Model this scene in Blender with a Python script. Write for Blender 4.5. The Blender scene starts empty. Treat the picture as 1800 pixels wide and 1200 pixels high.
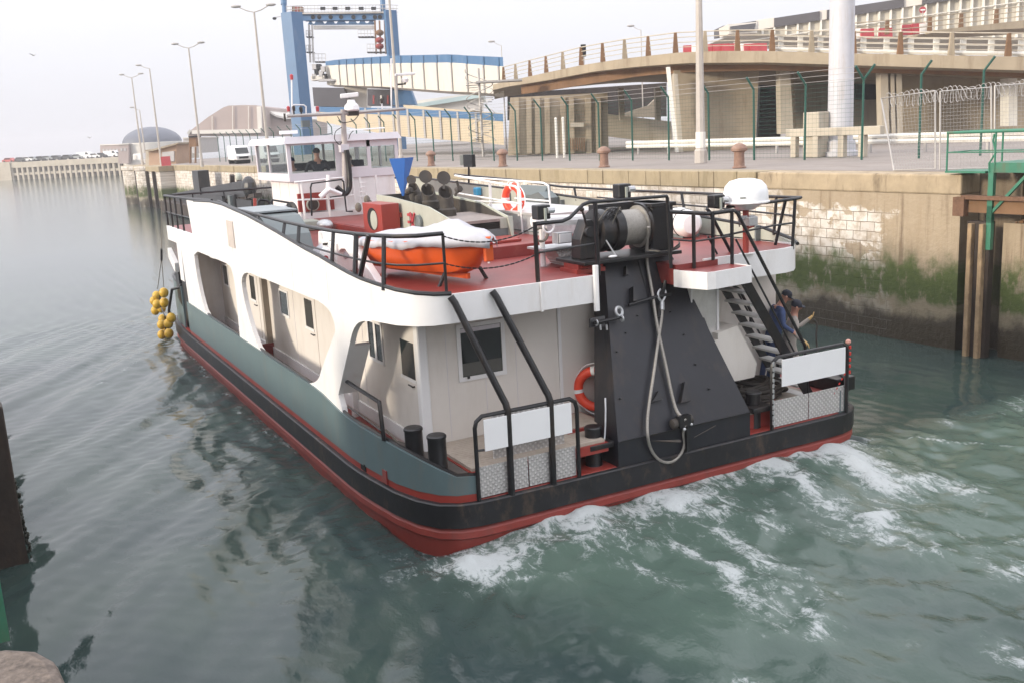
import bpy, bmesh, math, random
import numpy as np
from mathutils import Vector, Matrix
random.seed(11)
RNG = np.random.RandomState(5)
sc = bpy.context.scene
COL = sc.collection

# ------------------------------------------------------------------ camera
# World axes follow the vessel: X to starboard (0 = port side), Y forward (0 = stern), Z up (0 = water).
CAM = Vector((-5.0559, -13.0447, 6.35))
FW = Vector((0.45291, 0.86699, -0.20785)); RT = Vector((0.87989, -0.47226, -0.05258)); UP = Vector((0.14375, 0.15907, 0.97675))
FPX = 1732.7
cd = bpy.data.cameras.new('camera'); cam = bpy.data.objects.new('camera', cd); COL.objects.link(cam)
mw = Matrix.Identity(4)
for i, c in enumerate((RT, UP, -FW, CAM)):
    for k in range(3):
        mw[k][i] = c[k]
cam.matrix_world = mw
cd.sensor_width = 36; cd.lens = 34.654; cd.clip_start = 0.1; cd.clip_end = 6000
sc.camera = cam

# ------------------------------------------------------------------ sky, sun, exposure
SUN_EL = math.radians(15.0); SUN_DIR = Vector((-1.0, 0.07, 0)).normalized() * math.cos(SUN_EL) + Vector((0, 0, math.sin(SUN_EL)))
world = bpy.data.worlds.new('World'); sc.world = world; world.use_nodes = True
wt = world.node_tree; wt.nodes.clear()
sky = wt.nodes.new('ShaderNodeTexSky'); sky.sky_type = 'NISHITA'; sky.sun_disc = False
sky.sun_elevation = SUN_EL; sky.sun_rotation = math.atan2(SUN_DIR.x, SUN_DIR.y)
sky.air_density = 1.0; sky.dust_density = 4.0
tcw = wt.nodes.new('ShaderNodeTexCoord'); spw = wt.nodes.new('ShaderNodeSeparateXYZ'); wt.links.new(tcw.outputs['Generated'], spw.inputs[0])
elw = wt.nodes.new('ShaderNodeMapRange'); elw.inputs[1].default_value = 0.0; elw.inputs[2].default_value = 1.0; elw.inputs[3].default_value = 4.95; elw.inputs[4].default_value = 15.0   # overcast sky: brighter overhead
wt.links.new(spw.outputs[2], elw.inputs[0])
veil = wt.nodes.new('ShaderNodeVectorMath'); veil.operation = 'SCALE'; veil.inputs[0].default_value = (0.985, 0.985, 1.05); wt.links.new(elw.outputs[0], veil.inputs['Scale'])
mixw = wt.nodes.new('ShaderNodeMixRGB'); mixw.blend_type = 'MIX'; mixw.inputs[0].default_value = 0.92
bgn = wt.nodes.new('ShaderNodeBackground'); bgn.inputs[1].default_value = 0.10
wo = wt.nodes.new('ShaderNodeOutputWorld')
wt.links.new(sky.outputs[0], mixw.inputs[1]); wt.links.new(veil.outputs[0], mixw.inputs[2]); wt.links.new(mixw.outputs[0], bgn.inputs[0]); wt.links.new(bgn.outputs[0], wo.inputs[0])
ld = bpy.data.lights.new('sun', 'SUN'); ld.energy = 2.0; ld.angle = math.radians(9.0); ld.color = (1.0, 0.89, 0.73)
sun = bpy.data.objects.new('sun', ld); COL.objects.link(sun)
sun.rotation_euler = (-SUN_DIR).to_track_quat('-Z', 'Y').to_euler(); sun.location = (-40, 20, 30)
vs = sc.view_settings
vs.view_transform = 'Standard'; vs.look = 'None'; vs.gamma = 1; vs.exposure = 0.82; vs.use_curve_mapping = False

# ------------------------------------------------------------------ geometry helpers
def ray(px, py):
    return FW + RT * ((px - 900) / FPX) + UP * ((600 - py) / FPX)
def at(px, py, X=None, Y=None, Z=None, D=None):
    """survey helper: the point of a known plane (or camera depth D) under a pixel of the survey picture"""
    d = ray(px, py)
    if X is not None: t = (X - CAM.x) / d.x
    elif Y is not None: t = (Y - CAM.y) / d.y
    elif Z is not None: t = (Z - CAM.z) / d.z
    else: t = D
    return CAM + d * t
def onp(px, py, p0, n):
    d = ray(px, py); return CAM + d * ((p0 - CAM).dot(n) / d.dot(n))
QA = Vector((-0.03419, 0.99942, 0)); QN = Vector((0.99942, 0.03419, 0))
def qp(n, al, z):
    v = QN * n + QA * al
    return Vector((CAM.x + v.x, CAM.y + v.y, z))
GZ = 4.67                                   # quay level
def xq(px, py, z=GZ):
    p = at(px, py, Z=z); return p
FH = Vector((FW.x, FW.y, 0)).normalized(); RH = Vector((FH.y, -FH.x, 0)); ZV = Vector((0, 0, 1))

def onq(px, py, n):
    """point of the vertical plane at quay distance n under a pixel of the survey picture"""
    d = ray(px, py); o = Vector((CAM.x, CAM.y, 0)); t = n / d.dot(QN); return CAM + d*t

class MB:
    def __init__(s): s.v = []; s.f = []
    def add(s, vs, fs):
        o = len(s.v); s.v += [Vector(v) for v in vs]; s.f += [[i + o for i in f] for f in fs]; return s
    def bx(s, x0, x1, y0, y1, z0, z1):
        return s.add([(x0,y0,z0),(x1,y0,z0),(x1,y1,z0),(x0,y1,z0),(x0,y0,z1),(x1,y0,z1),(x1,y1,z1),(x0,y1,z1)],
                     [(0,3,2,1),(4,5,6,7),(0,1,5,4),(1,2,6,5),(2,3,7,6),(3,0,4,7)])
    def obx(s, c, hx, hy, hz, ax=None, ay=None, az=None):
        """oriented box: centre, half sizes, axes"""
        ax = Vector(ax or (1,0,0)).normalized(); ay = Vector(ay or (0,1,0)).normalized(); az = Vector(az or (0,0,1)).normalized(); c = Vector(c)
        P = [c + ax*a*hx + ay*b*hy + az*d*hz for d in (-1,1) for a, b in ((-1,-1),(1,-1),(1,1),(-1,1))]
        return s.add(P, [(0,3,2,1),(4,5,6,7),(0,1,5,4),(1,2,6,5),(2,3,7,6),(3,0,4,7)])
    def bar(s, a, b, w, h=None, up=(0,0,1)):
        a = Vector(a); b = Vector(b); d = (b - a); L = d.length
        if L < 1e-6: return s
        d.normalize(); u = Vector(up)
        if abs(d.dot(u)) > 0.98: u = Vector((0,1,0))
        x = d.cross(u).normalized(); z = x.cross(d).normalized()
        return s.obx((a + b) / 2, L / 2, w / 2, (h or w) / 2, d, x, z)
    def tube(s, pts, r, n=8, closed=False):
        pts = [Vector(p) for p in pts]; m = len(pts); rings = []; prev = None
        for i in range(m):
            if closed: d = pts[(i+1) % m] - pts[i-1]
            elif i == 0: d = pts[1] - pts[0]
            elif i == m-1: d = pts[-1] - pts[-2]
            else: d = (pts[i+1]-pts[i]).normalized() + (pts[i]-pts[i-1]).normalized()
            if d.length < 1e-9: d = Vector((0,0,1))
            d.normalize()
            if prev is None:
                u = Vector((0,0,1)) if abs(d.z) < 0.9 else Vector((1,0,0))
                x = d.cross(u).normalized()
            else:
                x = (prev - d * prev.dot(d))
                x = x.normalized() if x.length > 1e-6 else d.orthogonal().normalized()
            prev = x; y = d.cross(x)
            rr = r[i] if isinstance(r, (list, tuple)) else r
            rings.append([pts[i] + (x*math.cos(2*math.pi*k/n) + y*math.sin(2*math.pi*k/n))*rr for k in range(n)])
        o = len(s.v)
        for R_ in rings: s.v += R_
        for i in range(m if closed else m-1):
            j = (i+1) % m
            for k in range(n): s.f.append([o+i*n+k, o+i*n+(k+1)%n, o+j*n+(k+1)%n, o+j*n+k])
        if not closed:
            s.f.append([o+k for k in range(n)][::-1]); s.f.append([o+(m-1)*n+k for k in range(n)])
        return s
    def prism(s, poly, vec):
        poly = [Vector(p) for p in poly]; vec = Vector(vec); n = len(poly)
        return s.add(poly + [p + vec for p in poly], [list(range(n))[::-1], list(range(n, 2*n))] + [[i, (i+1)%n, n+(i+1)%n, n+i] for i in range(n)])
    def lathe(s, prof, org, ax=(0,0,1), n=20):
        ax = Vector(ax).normalized(); u = ax.orthogonal().normalized(); w = ax.cross(u); org = Vector(org); o = len(s.v); m = len(prof)
        for r, h in prof:
            for k in range(n):
                a = 2*math.pi*k/n; s.v.append(org + ax*h + (u*math.cos(a) + w*math.sin(a))*max(r, 1e-4))
        for i in range(m-1):
            for k in range(n): s.f.append([o+i*n+k, o+i*n+(k+1)%n, o+(i+1)*n+(k+1)%n, o+(i+1)*n+k])
        s.f.append([o+k for k in range(n)][::-1]); s.f.append([o+(m-1)*n+k for k in range(n)])
        return s
    def torus(s, c, ax, R, r, n=28, k=10):
        ax = Vector(ax).normalized(); u = ax.orthogonal().normalized(); w = ax.cross(u); c = Vector(c)
        return s.tube([c + (u*math.cos(2*math.pi*i/n) + w*math.sin(2*math.pi*i/n))*R for i in range(n)], r, k, True)
    def ell(s, c, rx, ry, rz, n=14, m=8, ax=None, ay=None, az=None):
        ax = Vector(ax or (1,0,0)); ay = Vector(ay or (0,1,0)); az = Vector(az or (0,0,1)); c = Vector(c); o = len(s.v)
        for i in range(m+1):
            th = math.pi*(i/m - 0.5)*0.999
            for k in range(n):
                a = 2*math.pi*k/n
                s.v.append(c + ax*rx*math.cos(th)*math.cos(a) + ay*ry*math.cos(th)*math.sin(a) + az*rz*math.sin(th))
        for i in range(m):
            for k in range(n): s.f.append([o+i*n+k, o+i*n+(k+1)%n, o+(i+1)*n+(k+1)%n, o+(i+1)*n+k])
        return s
    def ribbon(s, path, zb, zt, t, side):
        """wall along a plan path [(x,y)]: bottom/top heights per point (number or function of index), thickness t towards `side` (+1 left)"""
        n = len(path); P = [Vector((p[0], p[1])) for p in path]; N = []
        for i in range(n):
            d = (P[min(i+1, n-1)] - P[max(i-1, 0)]).normalized(); N.append(Vector((-d.y, d.x)) * side)
        g = lambda z, i: z(i) if callable(z) else (z[i] if isinstance(z, (list, tuple)) else z)
        o = len(s.v)
        for i in range(n):
            q = P[i] + N[i]*t
            s.v += [Vector((P[i].x,P[i].y,g(zb,i))), Vector((P[i].x,P[i].y,g(zt,i))), Vector((q.x,q.y,g(zt,i))), Vector((q.x,q.y,g(zb,i)))]
        for i in range(n-1):
            a = o+4*i; b = a+4
            for k in range(4): s.f.append([a+k, a+(k+1)%4, b+(k+1)%4, b+k])
        s.f.append([o,o+1,o+2,o+3]); e = o+4*(n-1); s.f.append([e+3,e+2,e+1,e])
        return s
    def build(s, name, mat, parent=None, smooth=False, bevel=0, ang=35):
        me = bpy.data.meshes.new(name); me.from_pydata([tuple(v) for v in s.v], [], s.f); me.update()
        bm = bmesh.new(); bm.from_mesh(me); bmesh.ops.recalc_face_normals(bm, faces=bm.faces); bm.to_mesh(me); bm.free()
        ob = bpy.data.objects.new(name, me); COL.objects.link(ob)
        for m_ in (mat if isinstance(mat, (list, tuple)) else [mat]): me.materials.append(m_)
        if smooth:
            me.polygons.foreach_set('use_smooth', [True]*len(me.polygons)); me.set_sharp_from_angle(angle=math.radians(ang))
        if bevel:
            b = ob.modifiers.new('bevel', 'BEVEL'); b.width = bevel; b.segments = 2; b.limit_method = 'ANGLE'
        if parent: ob.parent = parent
        return ob

def tag(o, label=None, cat=None, group=None, kind=None):
    if label: o['label'] = label
    if cat: o['category'] = cat
    if group: o['group'] = group
    if kind: o['kind'] = kind
    return o
def thing(name, label, cat, group=None):
    o = bpy.data.objects.new(name, None); COL.objects.link(o); o.empty_display_size = 0.2
    return tag(o, label, cat, group)
def rebase(root, loc):
    """move an Empty to the thing's base, its parts staying where they are"""
    loc = Vector(loc); root.location = loc
    for c in root.children:
        if c.type == 'MESH' and not c.get('moved'):
            c.data.transform(Matrix.Translation(-loc)); c['moved'] = 1
            for g in c.children:
                g.data.transform(Matrix.Translation(-loc))
    for c in root.children:
        if 'moved' in c: del c['moved']
def clone(root, loc, label=None, rz=0, sc_=None):
    r = root.copy(); COL.objects.link(r); r.location = loc; r.rotation_euler = (0, 0, rz)
    if sc_: r.scale = sc_
    if label: r['label'] = label
    for ch in list(root.children):
        c = ch.copy(); COL.objects.link(c); c.parent = r
        for g in ch.children:
            d = g.copy(); COL.objects.link(d); d.parent = c
    return r

# ------------------------------------------------------------------ materials
def lin(c):
    return tuple(c) + (1,)
def M(name, col, rough=0.5, metal=0.0, var=0.15, scale=2.5, stain=None, amt=0.0, stretch=0.25, bump=0.0, bscale=40, spec=0.5, sscale=1.6):
    m = bpy.data.materials.new(name); m.use_nodes = True; nt = m.node_tree; b = nt.nodes['Principled BSDF']
    b.inputs['Roughness'].default_value = rough; b.inputs['Metallic'].default_value = metal; b.inputs['Specular IOR Level'].default_value = spec
    tc = nt.nodes.new('ShaderNodeTexCoord')
    n1 = nt.nodes.new('ShaderNodeTexNoise'); n1.inputs['Scale'].default_value = scale; n1.inputs['Detail'].default_value = 6; n1.inputs['Roughness'].default_value = 0.65
    nt.links.new(tc.outputs['Object'], n1.inputs['Vector'])
    r1 = nt.nodes.new('ShaderNodeMapRange'); r1.inputs[1].default_value = 0.3; r1.inputs[2].default_value = 0.7
    nt.links.new(n1.outputs['Fac'], r1.inputs[0])
    mx = nt.nodes.new('ShaderNodeMixRGB'); mx.inputs[1].default_value = lin([c*(1-var) for c in col]); mx.inputs[2].default_value = lin([min(c*(1+var), 0.95) for c in col])
    nt.links.new(r1.outputs[0], mx.inputs[0]); out = mx.outputs[0]
    if stain:
        mp = nt.nodes.new('ShaderNodeMapping'); mp.inputs['Scale'].default_value = (sscale, sscale, sscale*stretch)
        nt.links.new(tc.outputs['Object'], mp.inputs[0])
        n2 = nt.nodes.new('ShaderNodeTexNoise'); n2.inputs['Scale'].default_value = 1.7; n2.inputs['Detail'].default_value = 8; n2.inputs['Roughness'].default_value = 0.72
        nt.links.new(mp.outputs[0], n2.inputs['Vector'])
        r2 = nt.nodes.new('ShaderNodeMapRange'); r2.inputs[1].default_value = 0.52; r2.inputs[2].default_value = 0.72; r2.inputs[4].default_value = amt
        nt.links.new(n2.outputs['Fac'], r2.inputs[0])
        m2 = nt.nodes.new('ShaderNodeMixRGB'); m2.inputs[2].default_value = lin(stain)
        nt.links.new(r2.outputs[0], m2.inputs[0]); nt.links.new(out, m2.inputs[1]); out = m2.outputs[0]
    nt.links.new(out, b.inputs['Base Color'])
    if bump:
        n3 = nt.nodes.new('ShaderNodeTexNoise'); n3.inputs['Scale'].default_value = bscale; n3.inputs['Detail'].default_value = 5
        nt.links.new(tc.outputs['Object'], n3.inputs['Vector'])
        bp = nt.nodes.new('ShaderNodeBump'); bp.inputs['Strength'].default_value = bump; bp.inputs['Distance'].default_value = 0.02
        nt.links.new(n3.outputs['Fac'], bp.inputs['Height']); nt.links.new(bp.outputs[0], b.inputs['Normal'])
    return m
RUST = (0.16, 0.065, 0.03); GRIME = (0.25, 0.22, 0.18)
m_white = M('white_paint', (0.77, 0.76, 0.75), 0.38, var=0.04, stain=(0.50, 0.42, 0.33), amt=0.30, stretch=0.18, bump=0.06, bscale=3)
m_cream = M('cream_paint', (0.70, 0.655, 0.60), 0.45, var=0.03, stain=(0.45, 0.38, 0.30), amt=0.22)
m_lav = M('cabin_paint', (0.66, 0.63, 0.66), 0.4, var=0.03, stain=(0.45, 0.40, 0.36), amt=0.2)
m_red = M('red_deck_paint', (0.215, 0.034, 0.030), 0.42, var=0.14, scale=1.3, stain=(0.33, 0.14, 0.10), amt=0.35, stretch=1, bump=0.05)
m_redb = M('red_bright_paint', (0.285, 0.038, 0.028), 0.4, var=0.1, stain=RUST, amt=0.2)
m_anti = M('red_antifouling', (0.255, 0.040, 0.030), 0.5, var=0.14, stain=(0.12, 0.05, 0.04), amt=0.45, stretch=0.6, bump=0.1, bscale=14)
m_black = M('black_paint', (0.009, 0.009, 0.0105), 0.36, var=0.3, stain=(0.10, 0.06, 0.035), amt=0.35, bump=0.05)
m_belt = M('black_rub_rail_paint', (0.010, 0.010, 0.012), 0.5, var=0.4, stain=(0.16, 0.10, 0.06), amt=0.45, stretch=0.5, bump=0.15, bscale=12, sscale=2.6)
m_gan = M('gantry_paint', (0.0105, 0.0115, 0.0165), 0.42, var=0.25, scale=1.5, stain=(0.07, 0.045, 0.03), amt=0.35, stretch=0.4, bump=0.06, bscale=9)
m_green = M('grey_green_paint', (0.105, 0.152, 0.160), 0.42, var=0.10, scale=1.2, stain=(0.17, 0.15, 0.12), amt=0.45, stretch=0.22, bump=0.08, bscale=4)
m_case = M('casing_paint', (0.40, 0.42, 0.36), 0.5, var=0.06, stain=(0.2, 0.17, 0.12), amt=0.35)
m_grey = M('grey_machinery_paint', (0.135, 0.16, 0.162), 0.5, var=0.08, stain=GRIME, amt=0.3)
m_glass = M('dark_glass', (0.018, 0.022, 0.022), 0.05, var=0.3, scale=0.8)
m_alu = M('aluminium', (0.62, 0.61, 0.60), 0.42, 0.6, var=0.1, scale=6, stain=GRIME, amt=0.3)
m_galv = M('galvanised', (0.50, 0.51, 0.52), 0.42, 0.55, var=0.15, scale=9, stain=GRIME, amt=0.25)
m_exh = M('sooty_exhaust_steel', (0.055, 0.047, 0.04), 0.7, 0.2, var=0.3, stain=(0.11, 0.07, 0.04), amt=0.5)
m_dark = M('dark_void', (0.006, 0.006, 0.007), 0.8)
m_orange = M('orange_gelcoat', (0.62, 0.095, 0.014), 0.42, var=0.06, stain=(0.45, 0.10, 0.03), amt=0.25)
m_buoy = M('lifebuoy_orange', (0.78, 0.07, 0.03), 0.45, var=0.08)
m_blue = M('blue_daymark', (0.03, 0.13, 0.42), 0.4, var=0.05)
m_cover = M('pvc_cover', (0.43, 0.43, 0.46), 0.6, var=0.08, stain=(0.33, 0.26, 0.17), amt=0.5, stretch=0.6, bump=0.35, bscale=5)
m_yel = M('yellow_float', (0.55, 0.33, 0.03), 0.45, var=0.15, stain=(0.22, 0.15, 0.04), amt=0.5, stretch=1)
m_rope = M('grey_rope', (0.16, 0.145, 0.12), 0.85, var=0.2, scale=20)
m_wire = M('steel_wire_rope', (0.30, 0.28, 0.25), 0.5, 0.4, var=0.15, scale=30)
m_wood = M('grating_boards', (0.40, 0.34, 0.28), 0.8, var=0.1, scale=8, stain=(0.22, 0.17, 0.12), amt=0.4, stretch=1)
m_tank = M('white_fibreglass', (0.82, 0.82, 0.82), 0.3, var=0.02)
m_skin = M('skin', (0.42, 0.21, 0.15), 0.5, var=0.1)
m_jblue = M('blue_workwear', (0.045, 0.07, 0.16), 0.85, var=0.2, scale=7)
m_jgrey = M('grey_beige_workwear', (0.32, 0.29, 0.26), 0.85, var=0.15, scale=7)
m_navy = M('navy_cloth', (0.018, 0.02, 0.03), 0.85, var=0.3, scale=7)
m_boot = M('brown_boot', (0.11, 0.05, 0.03), 0.6)
m_hair = M('dark_wool', (0.02, 0.018, 0.02), 0.9)
m_glove = M('yellow_work_glove', (0.55, 0.36, 0.14), 0.8)
m_redt = M('red_tape', (0.55, 0.03, 0.02), 0.5)

def tread_mat():
    m = M('checker_plate', (0.66, 0.64, 0.62), 0.42, 0.15, var=0.08, scale=5, stain=GRIME, amt=0.3); nt = m.node_tree
    b = nt.nodes['Principled BSDF']; tc = nt.nodes.new('ShaderNodeTexCoord')
    mp = nt.nodes.new('ShaderNodeMapping'); mp.inputs['Rotation'].default_value = (math.radians(90), 0, 0)
    nt.links.new(tc.outputs['Object'], mp.inputs[0])
    mp2 = nt.nodes.new('ShaderNodeMapping'); mp2.inputs['Rotation'].default_value = (0, 0, math.radians(45)); mp2.inputs['Scale'].default_value = (15, 15, 15)
    nt.links.new(mp.outputs[0], mp2.inputs[0])
    ck = nt.nodes.new('ShaderNodeTexVoronoi'); ck.inputs['Scale'].default_value = 1.0; ck.inputs['Randomness'].default_value = 0.0; ck.voronoi_dimensions = '2D'
    nt.links.new(mp2.outputs[0], ck.inputs['Vector'])
    rr = nt.nodes.new('ShaderNodeMapRange'); rr.inputs[1].default_value = 0.22; rr.inputs[2].default_value = 0.36; rr.inputs[3].default_value = 1; rr.inputs[4].default_value = 0
    nt.links.new(ck.outputs['Distance'], rr.inputs[0])
    bp = nt.nodes.new('ShaderNodeBump'); bp.inputs['Strength'].default_value = 0.9; bp.inputs['Distance'].default_value = 0.02
    nt.links.new(rr.outputs[0], bp.inputs['Height']); nt.links.new(bp.outputs[0], b.inputs['Normal'])
    old = b.inputs['Base Color'].links[0].from_socket
    mx = nt.nodes.new('ShaderNodeMixRGB'); mx.inputs[2].default_value = (0.30, 0.28, 0.27, 1)
    iv = nt.nodes.new('ShaderNodeMath'); iv.operation = 'SUBTRACT'; iv.inputs[0].default_value = 1; nt.links.new(rr.outputs[0], iv.inputs[1])
    mu = nt.nodes.new('ShaderNodeMath'); mu.operation = 'MULTIPLY'; mu.inputs[1].default_value = 0.5; nt.links.new(iv.outputs[0], mu.inputs[0])
    nt.links.new(mu.outputs[0], mx.inputs[0]); nt.links.new(old, mx.inputs[1]); nt.links.new(mx.outputs[0], b.inputs['Base Color'])
    return m
m_tread = tread_mat()
# setting materials
m_conc = M('weathered_concrete', (0.34, 0.28, 0.20), 0.85, var=0.16, scale=0.5, stain=(0.13, 0.085, 0.05), amt=0.6, stretch=0.12, bump=0.2, bscale=6, sscale=0.8)
m_concl = M('pale_concrete', (0.46, 0.41, 0.33), 0.85, var=0.12, scale=0.4, stain=(0.24, 0.17, 0.10), amt=0.4, stretch=0.15, sscale=0.7)
m_apron = M('quay_asphalt', (0.26, 0.225, 0.20), 0.9, var=0.15, scale=0.35, stain=(0.15, 0.12, 0.10), amt=0.5, stretch=1, sscale=0.2, bump=0.1)
m_brown = M('rusty_girder', (0.20, 0.11, 0.055), 0.8, var=0.2, scale=0.6, stain=(0.10, 0.05, 0.02), amt=0.5, sscale=0.8)
m_tim = M('wet_timber_and_shade', (0.032, 0.022, 0.016), 0.7, var=0.4, stain=(0.08, 0.045, 0.025), amt=0.5, bump=0.4, bscale=10)  # also colours the dark walls that stand for shade under viaduct and jetty
m_fgreen = M('fence_green', (0.012, 0.075, 0.055), 0.5, var=0.1)
m_pgreen = M('platform_green', (0.035, 0.17, 0.105), 0.5, var=0.12, stain=RUST, amt=0.4)
m_gal2 = M('grey_steel', (0.42, 0.40, 0.38), 0.5, 0.3, var=0.1)
m_pole = M('pole_paint', (0.44, 0.40, 0.36), 0.6, var=0.1, stain=(0.25, 0.16, 0.1), amt=0.4)
m_mast = M('mast_paint', (0.52, 0.52, 0.55), 0.5, var=0.05, stain=(0.36, 0.26, 0.15), amt=0.5, stretch=0.08, sscale=2.2)
m_bol = M('bollard_rust', (0.25, 0.15, 0.11), 0.8, var=0.2, scale=6, stain=(0.42, 0.36, 0.30), amt=0.4, stretch=1)
m_gb = M('gantry_blue', (0.048, 0.135, 0.27), 0.5, var=0.08, scale=0.4, stain=(0.2, 0.25, 0.33), amt=0.4, stretch=0.3, sscale=0.4)
m_ltan = M('link_span_tan', (0.50, 0.42, 0.30), 0.6, var=0.06, scale=0.4, stain=(0.35, 0.24, 0.13), amt=0.3, sscale=0.4)
m_lcream = M('link_span_cream', (0.62, 0.58, 0.51), 0.6, var=0.05, scale=0.4, stain=(0.45, 0.33, 0.2), amt=0.3, sscale=0.4)
m_wrail = M('white_guard_rail', (0.72, 0.70, 0.64), 0.5, var=0.06, stain=(0.4, 0.3, 0.2), amt=0.3)
m_tfac = M('terminal_cladding', (0.50, 0.46, 0.38), 0.6, var=0.1, scale=0.3)
m_troof = M('terminal_roof', (0.075, 0.07, 0.075), 0.6, var=0.1, scale=0.3)
m_hang = M('hangar_cladding', (0.36, 0.285, 0.255), 0.6, var=0.1, scale=0.08)
m_dome = M('slate_dome', (0.12, 0.13, 0.16), 0.6, var=0.06, scale=0.1)
m_pale = M('pale_cladding', (0.62, 0.58, 0.52), 0.6, var=0.08, scale=0.2)
m_brick = M('brick_shed', (0.42, 0.28, 0.19), 0.8, var=0.1, scale=0.5)
m_rb = M('red_plastic', (0.40, 0.05, 0.06), 0.5); m_wb = M('white_plastic', (0.78, 0.76, 0.72), 0.4)
m_carw = M('car_white', (0.7, 0.7, 0.7), 0.3); m_card = M('car_dark', (0.03, 0.035, 0.04), 0.3); m_carr = M('car_red', (0.4, 0.05, 0.04), 0.3); m_carg = M('car_grey', (0.25, 0.27, 0.28), 0.3)

# ================================================================== SETTING
def _h(i, j, s):
    n = (i.astype(np.int64)*374761393 + j.astype(np.int64)*668265263 + s*1442695041) & 0x7fffffff
    n = ((n ^ (n >> 13)) * 1274126177) & 0x7fffffff
    return ((n ^ (n >> 16)) & 0xffff) / 65535.0
def vnoise(x, y, s=0):
    i = np.floor(x); j = np.floor(y); u = x - i; v = y - j; u = u*u*(3-2*u); v = v*v*(3-2*v)
    return (_h(i,j,s)*(1-u) + _h(i+1,j,s)*u)*(1-v) + (_h(i,j+1,s)*(1-u) + _h(i+1,j+1,s)*u)*v
def fbm(x, y, s=0, o=5, g=0.5):
    t = 0; a = 1; n = 0
    for k in range(o):
        t = t + a*vnoise(x*2**k + 17.3*k, y*2**k - 9.1*k, s+k); n += a; a *= g
    return t / n
def sstep(a, b, x):
    t = np.clip((x-a)/(b-a), 0, 1); return t*t*(3-2*t)

def lines(a, b, st, lo, hi):
    c = list(np.arange(a, b, st)); s = st; x = a
    left = []
    while x > lo:
        s *= 1.22; x -= s; left.append(x)
    s = st; x = c[-1]; right = []
    while x < hi:
        s *= 1.22; x += s; right.append(x)
    return np.array(left[::-1] + c + right)

FOAM = [  # pixel track on the water, half width m, strength
 ([(832,990),(862,968),(930,950),(1010,935),(1090,918),(1180,905)], .55, 1.75),
 ([(900,930),(1000,905),(1100,878),(1250,850),(1400,815),(1480,790)], .42, .95),
 ([(1440,796),(1500,825),(1545,862),(1560,880)], .50, 1.35),
 ([(1545,862),(1625,848),(1700,870)], .35, .75),
 ([(1550,885),(1625,885),(1700,895)], .25, .7),
 ([(1330,835),(1400,850),(1425,870),(1475,890),(1525,905),(1570,940),(1620,970)], .32, 1.25),
 ([(1620,970),(1680,985),(1740,1000),(1810,998)], .30, 1.15),
 ([(1160,940),(1235,1000),(1275,1005),(1290,1035),(1340,1070)], .14, .75),
 ([(1230,935),(1280,950),(1325,975),(1350,1000),(1370,1005)], .22, .95),
 ([(1400,1065),(1435,1095),(1445,1125)], .10, .85),
 ([(1300,1115),(1340,1095)], .12, .6), ([(1320,1130),(1390,1112)], .06, .7),
 ([(1640,935),(1740,950),(1810,955)], .22, .7),
 ([(1520,777),(1600,772),(1720,775),(1810,790)], .05, .75),
 ([(1720,1120),(1750,1125),(1800,1165)], .12, .75),
 ([(1630,1040),(1650,1050)], .10, .7), ([(1100,1000),(1180,1040)], .2, .45),
 ([(905,1035),(960,1020)], .12, .55), ([(150,690),(240,640),(300,600)], .10, .35),
 ([(305,600),(360,660),(420,715),(520,800)], .10, .42),
]
def seg_d(x, y, pts):
    d = np.full(x.shape, 1e9)
    for (ax, ay), (bx, by) in zip(pts[:-1], pts[1:]):
        vx, vy = bx-ax, by-ay; L = vx*vx+vy*vy+1e-9
        t = np.clip(((x-ax)*vx+(y-ay)*vy)/L, 0, 1)
        d = np.minimum(d, np.hypot(x-ax-t*vx, y-ay-t*vy))
    return d

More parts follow.
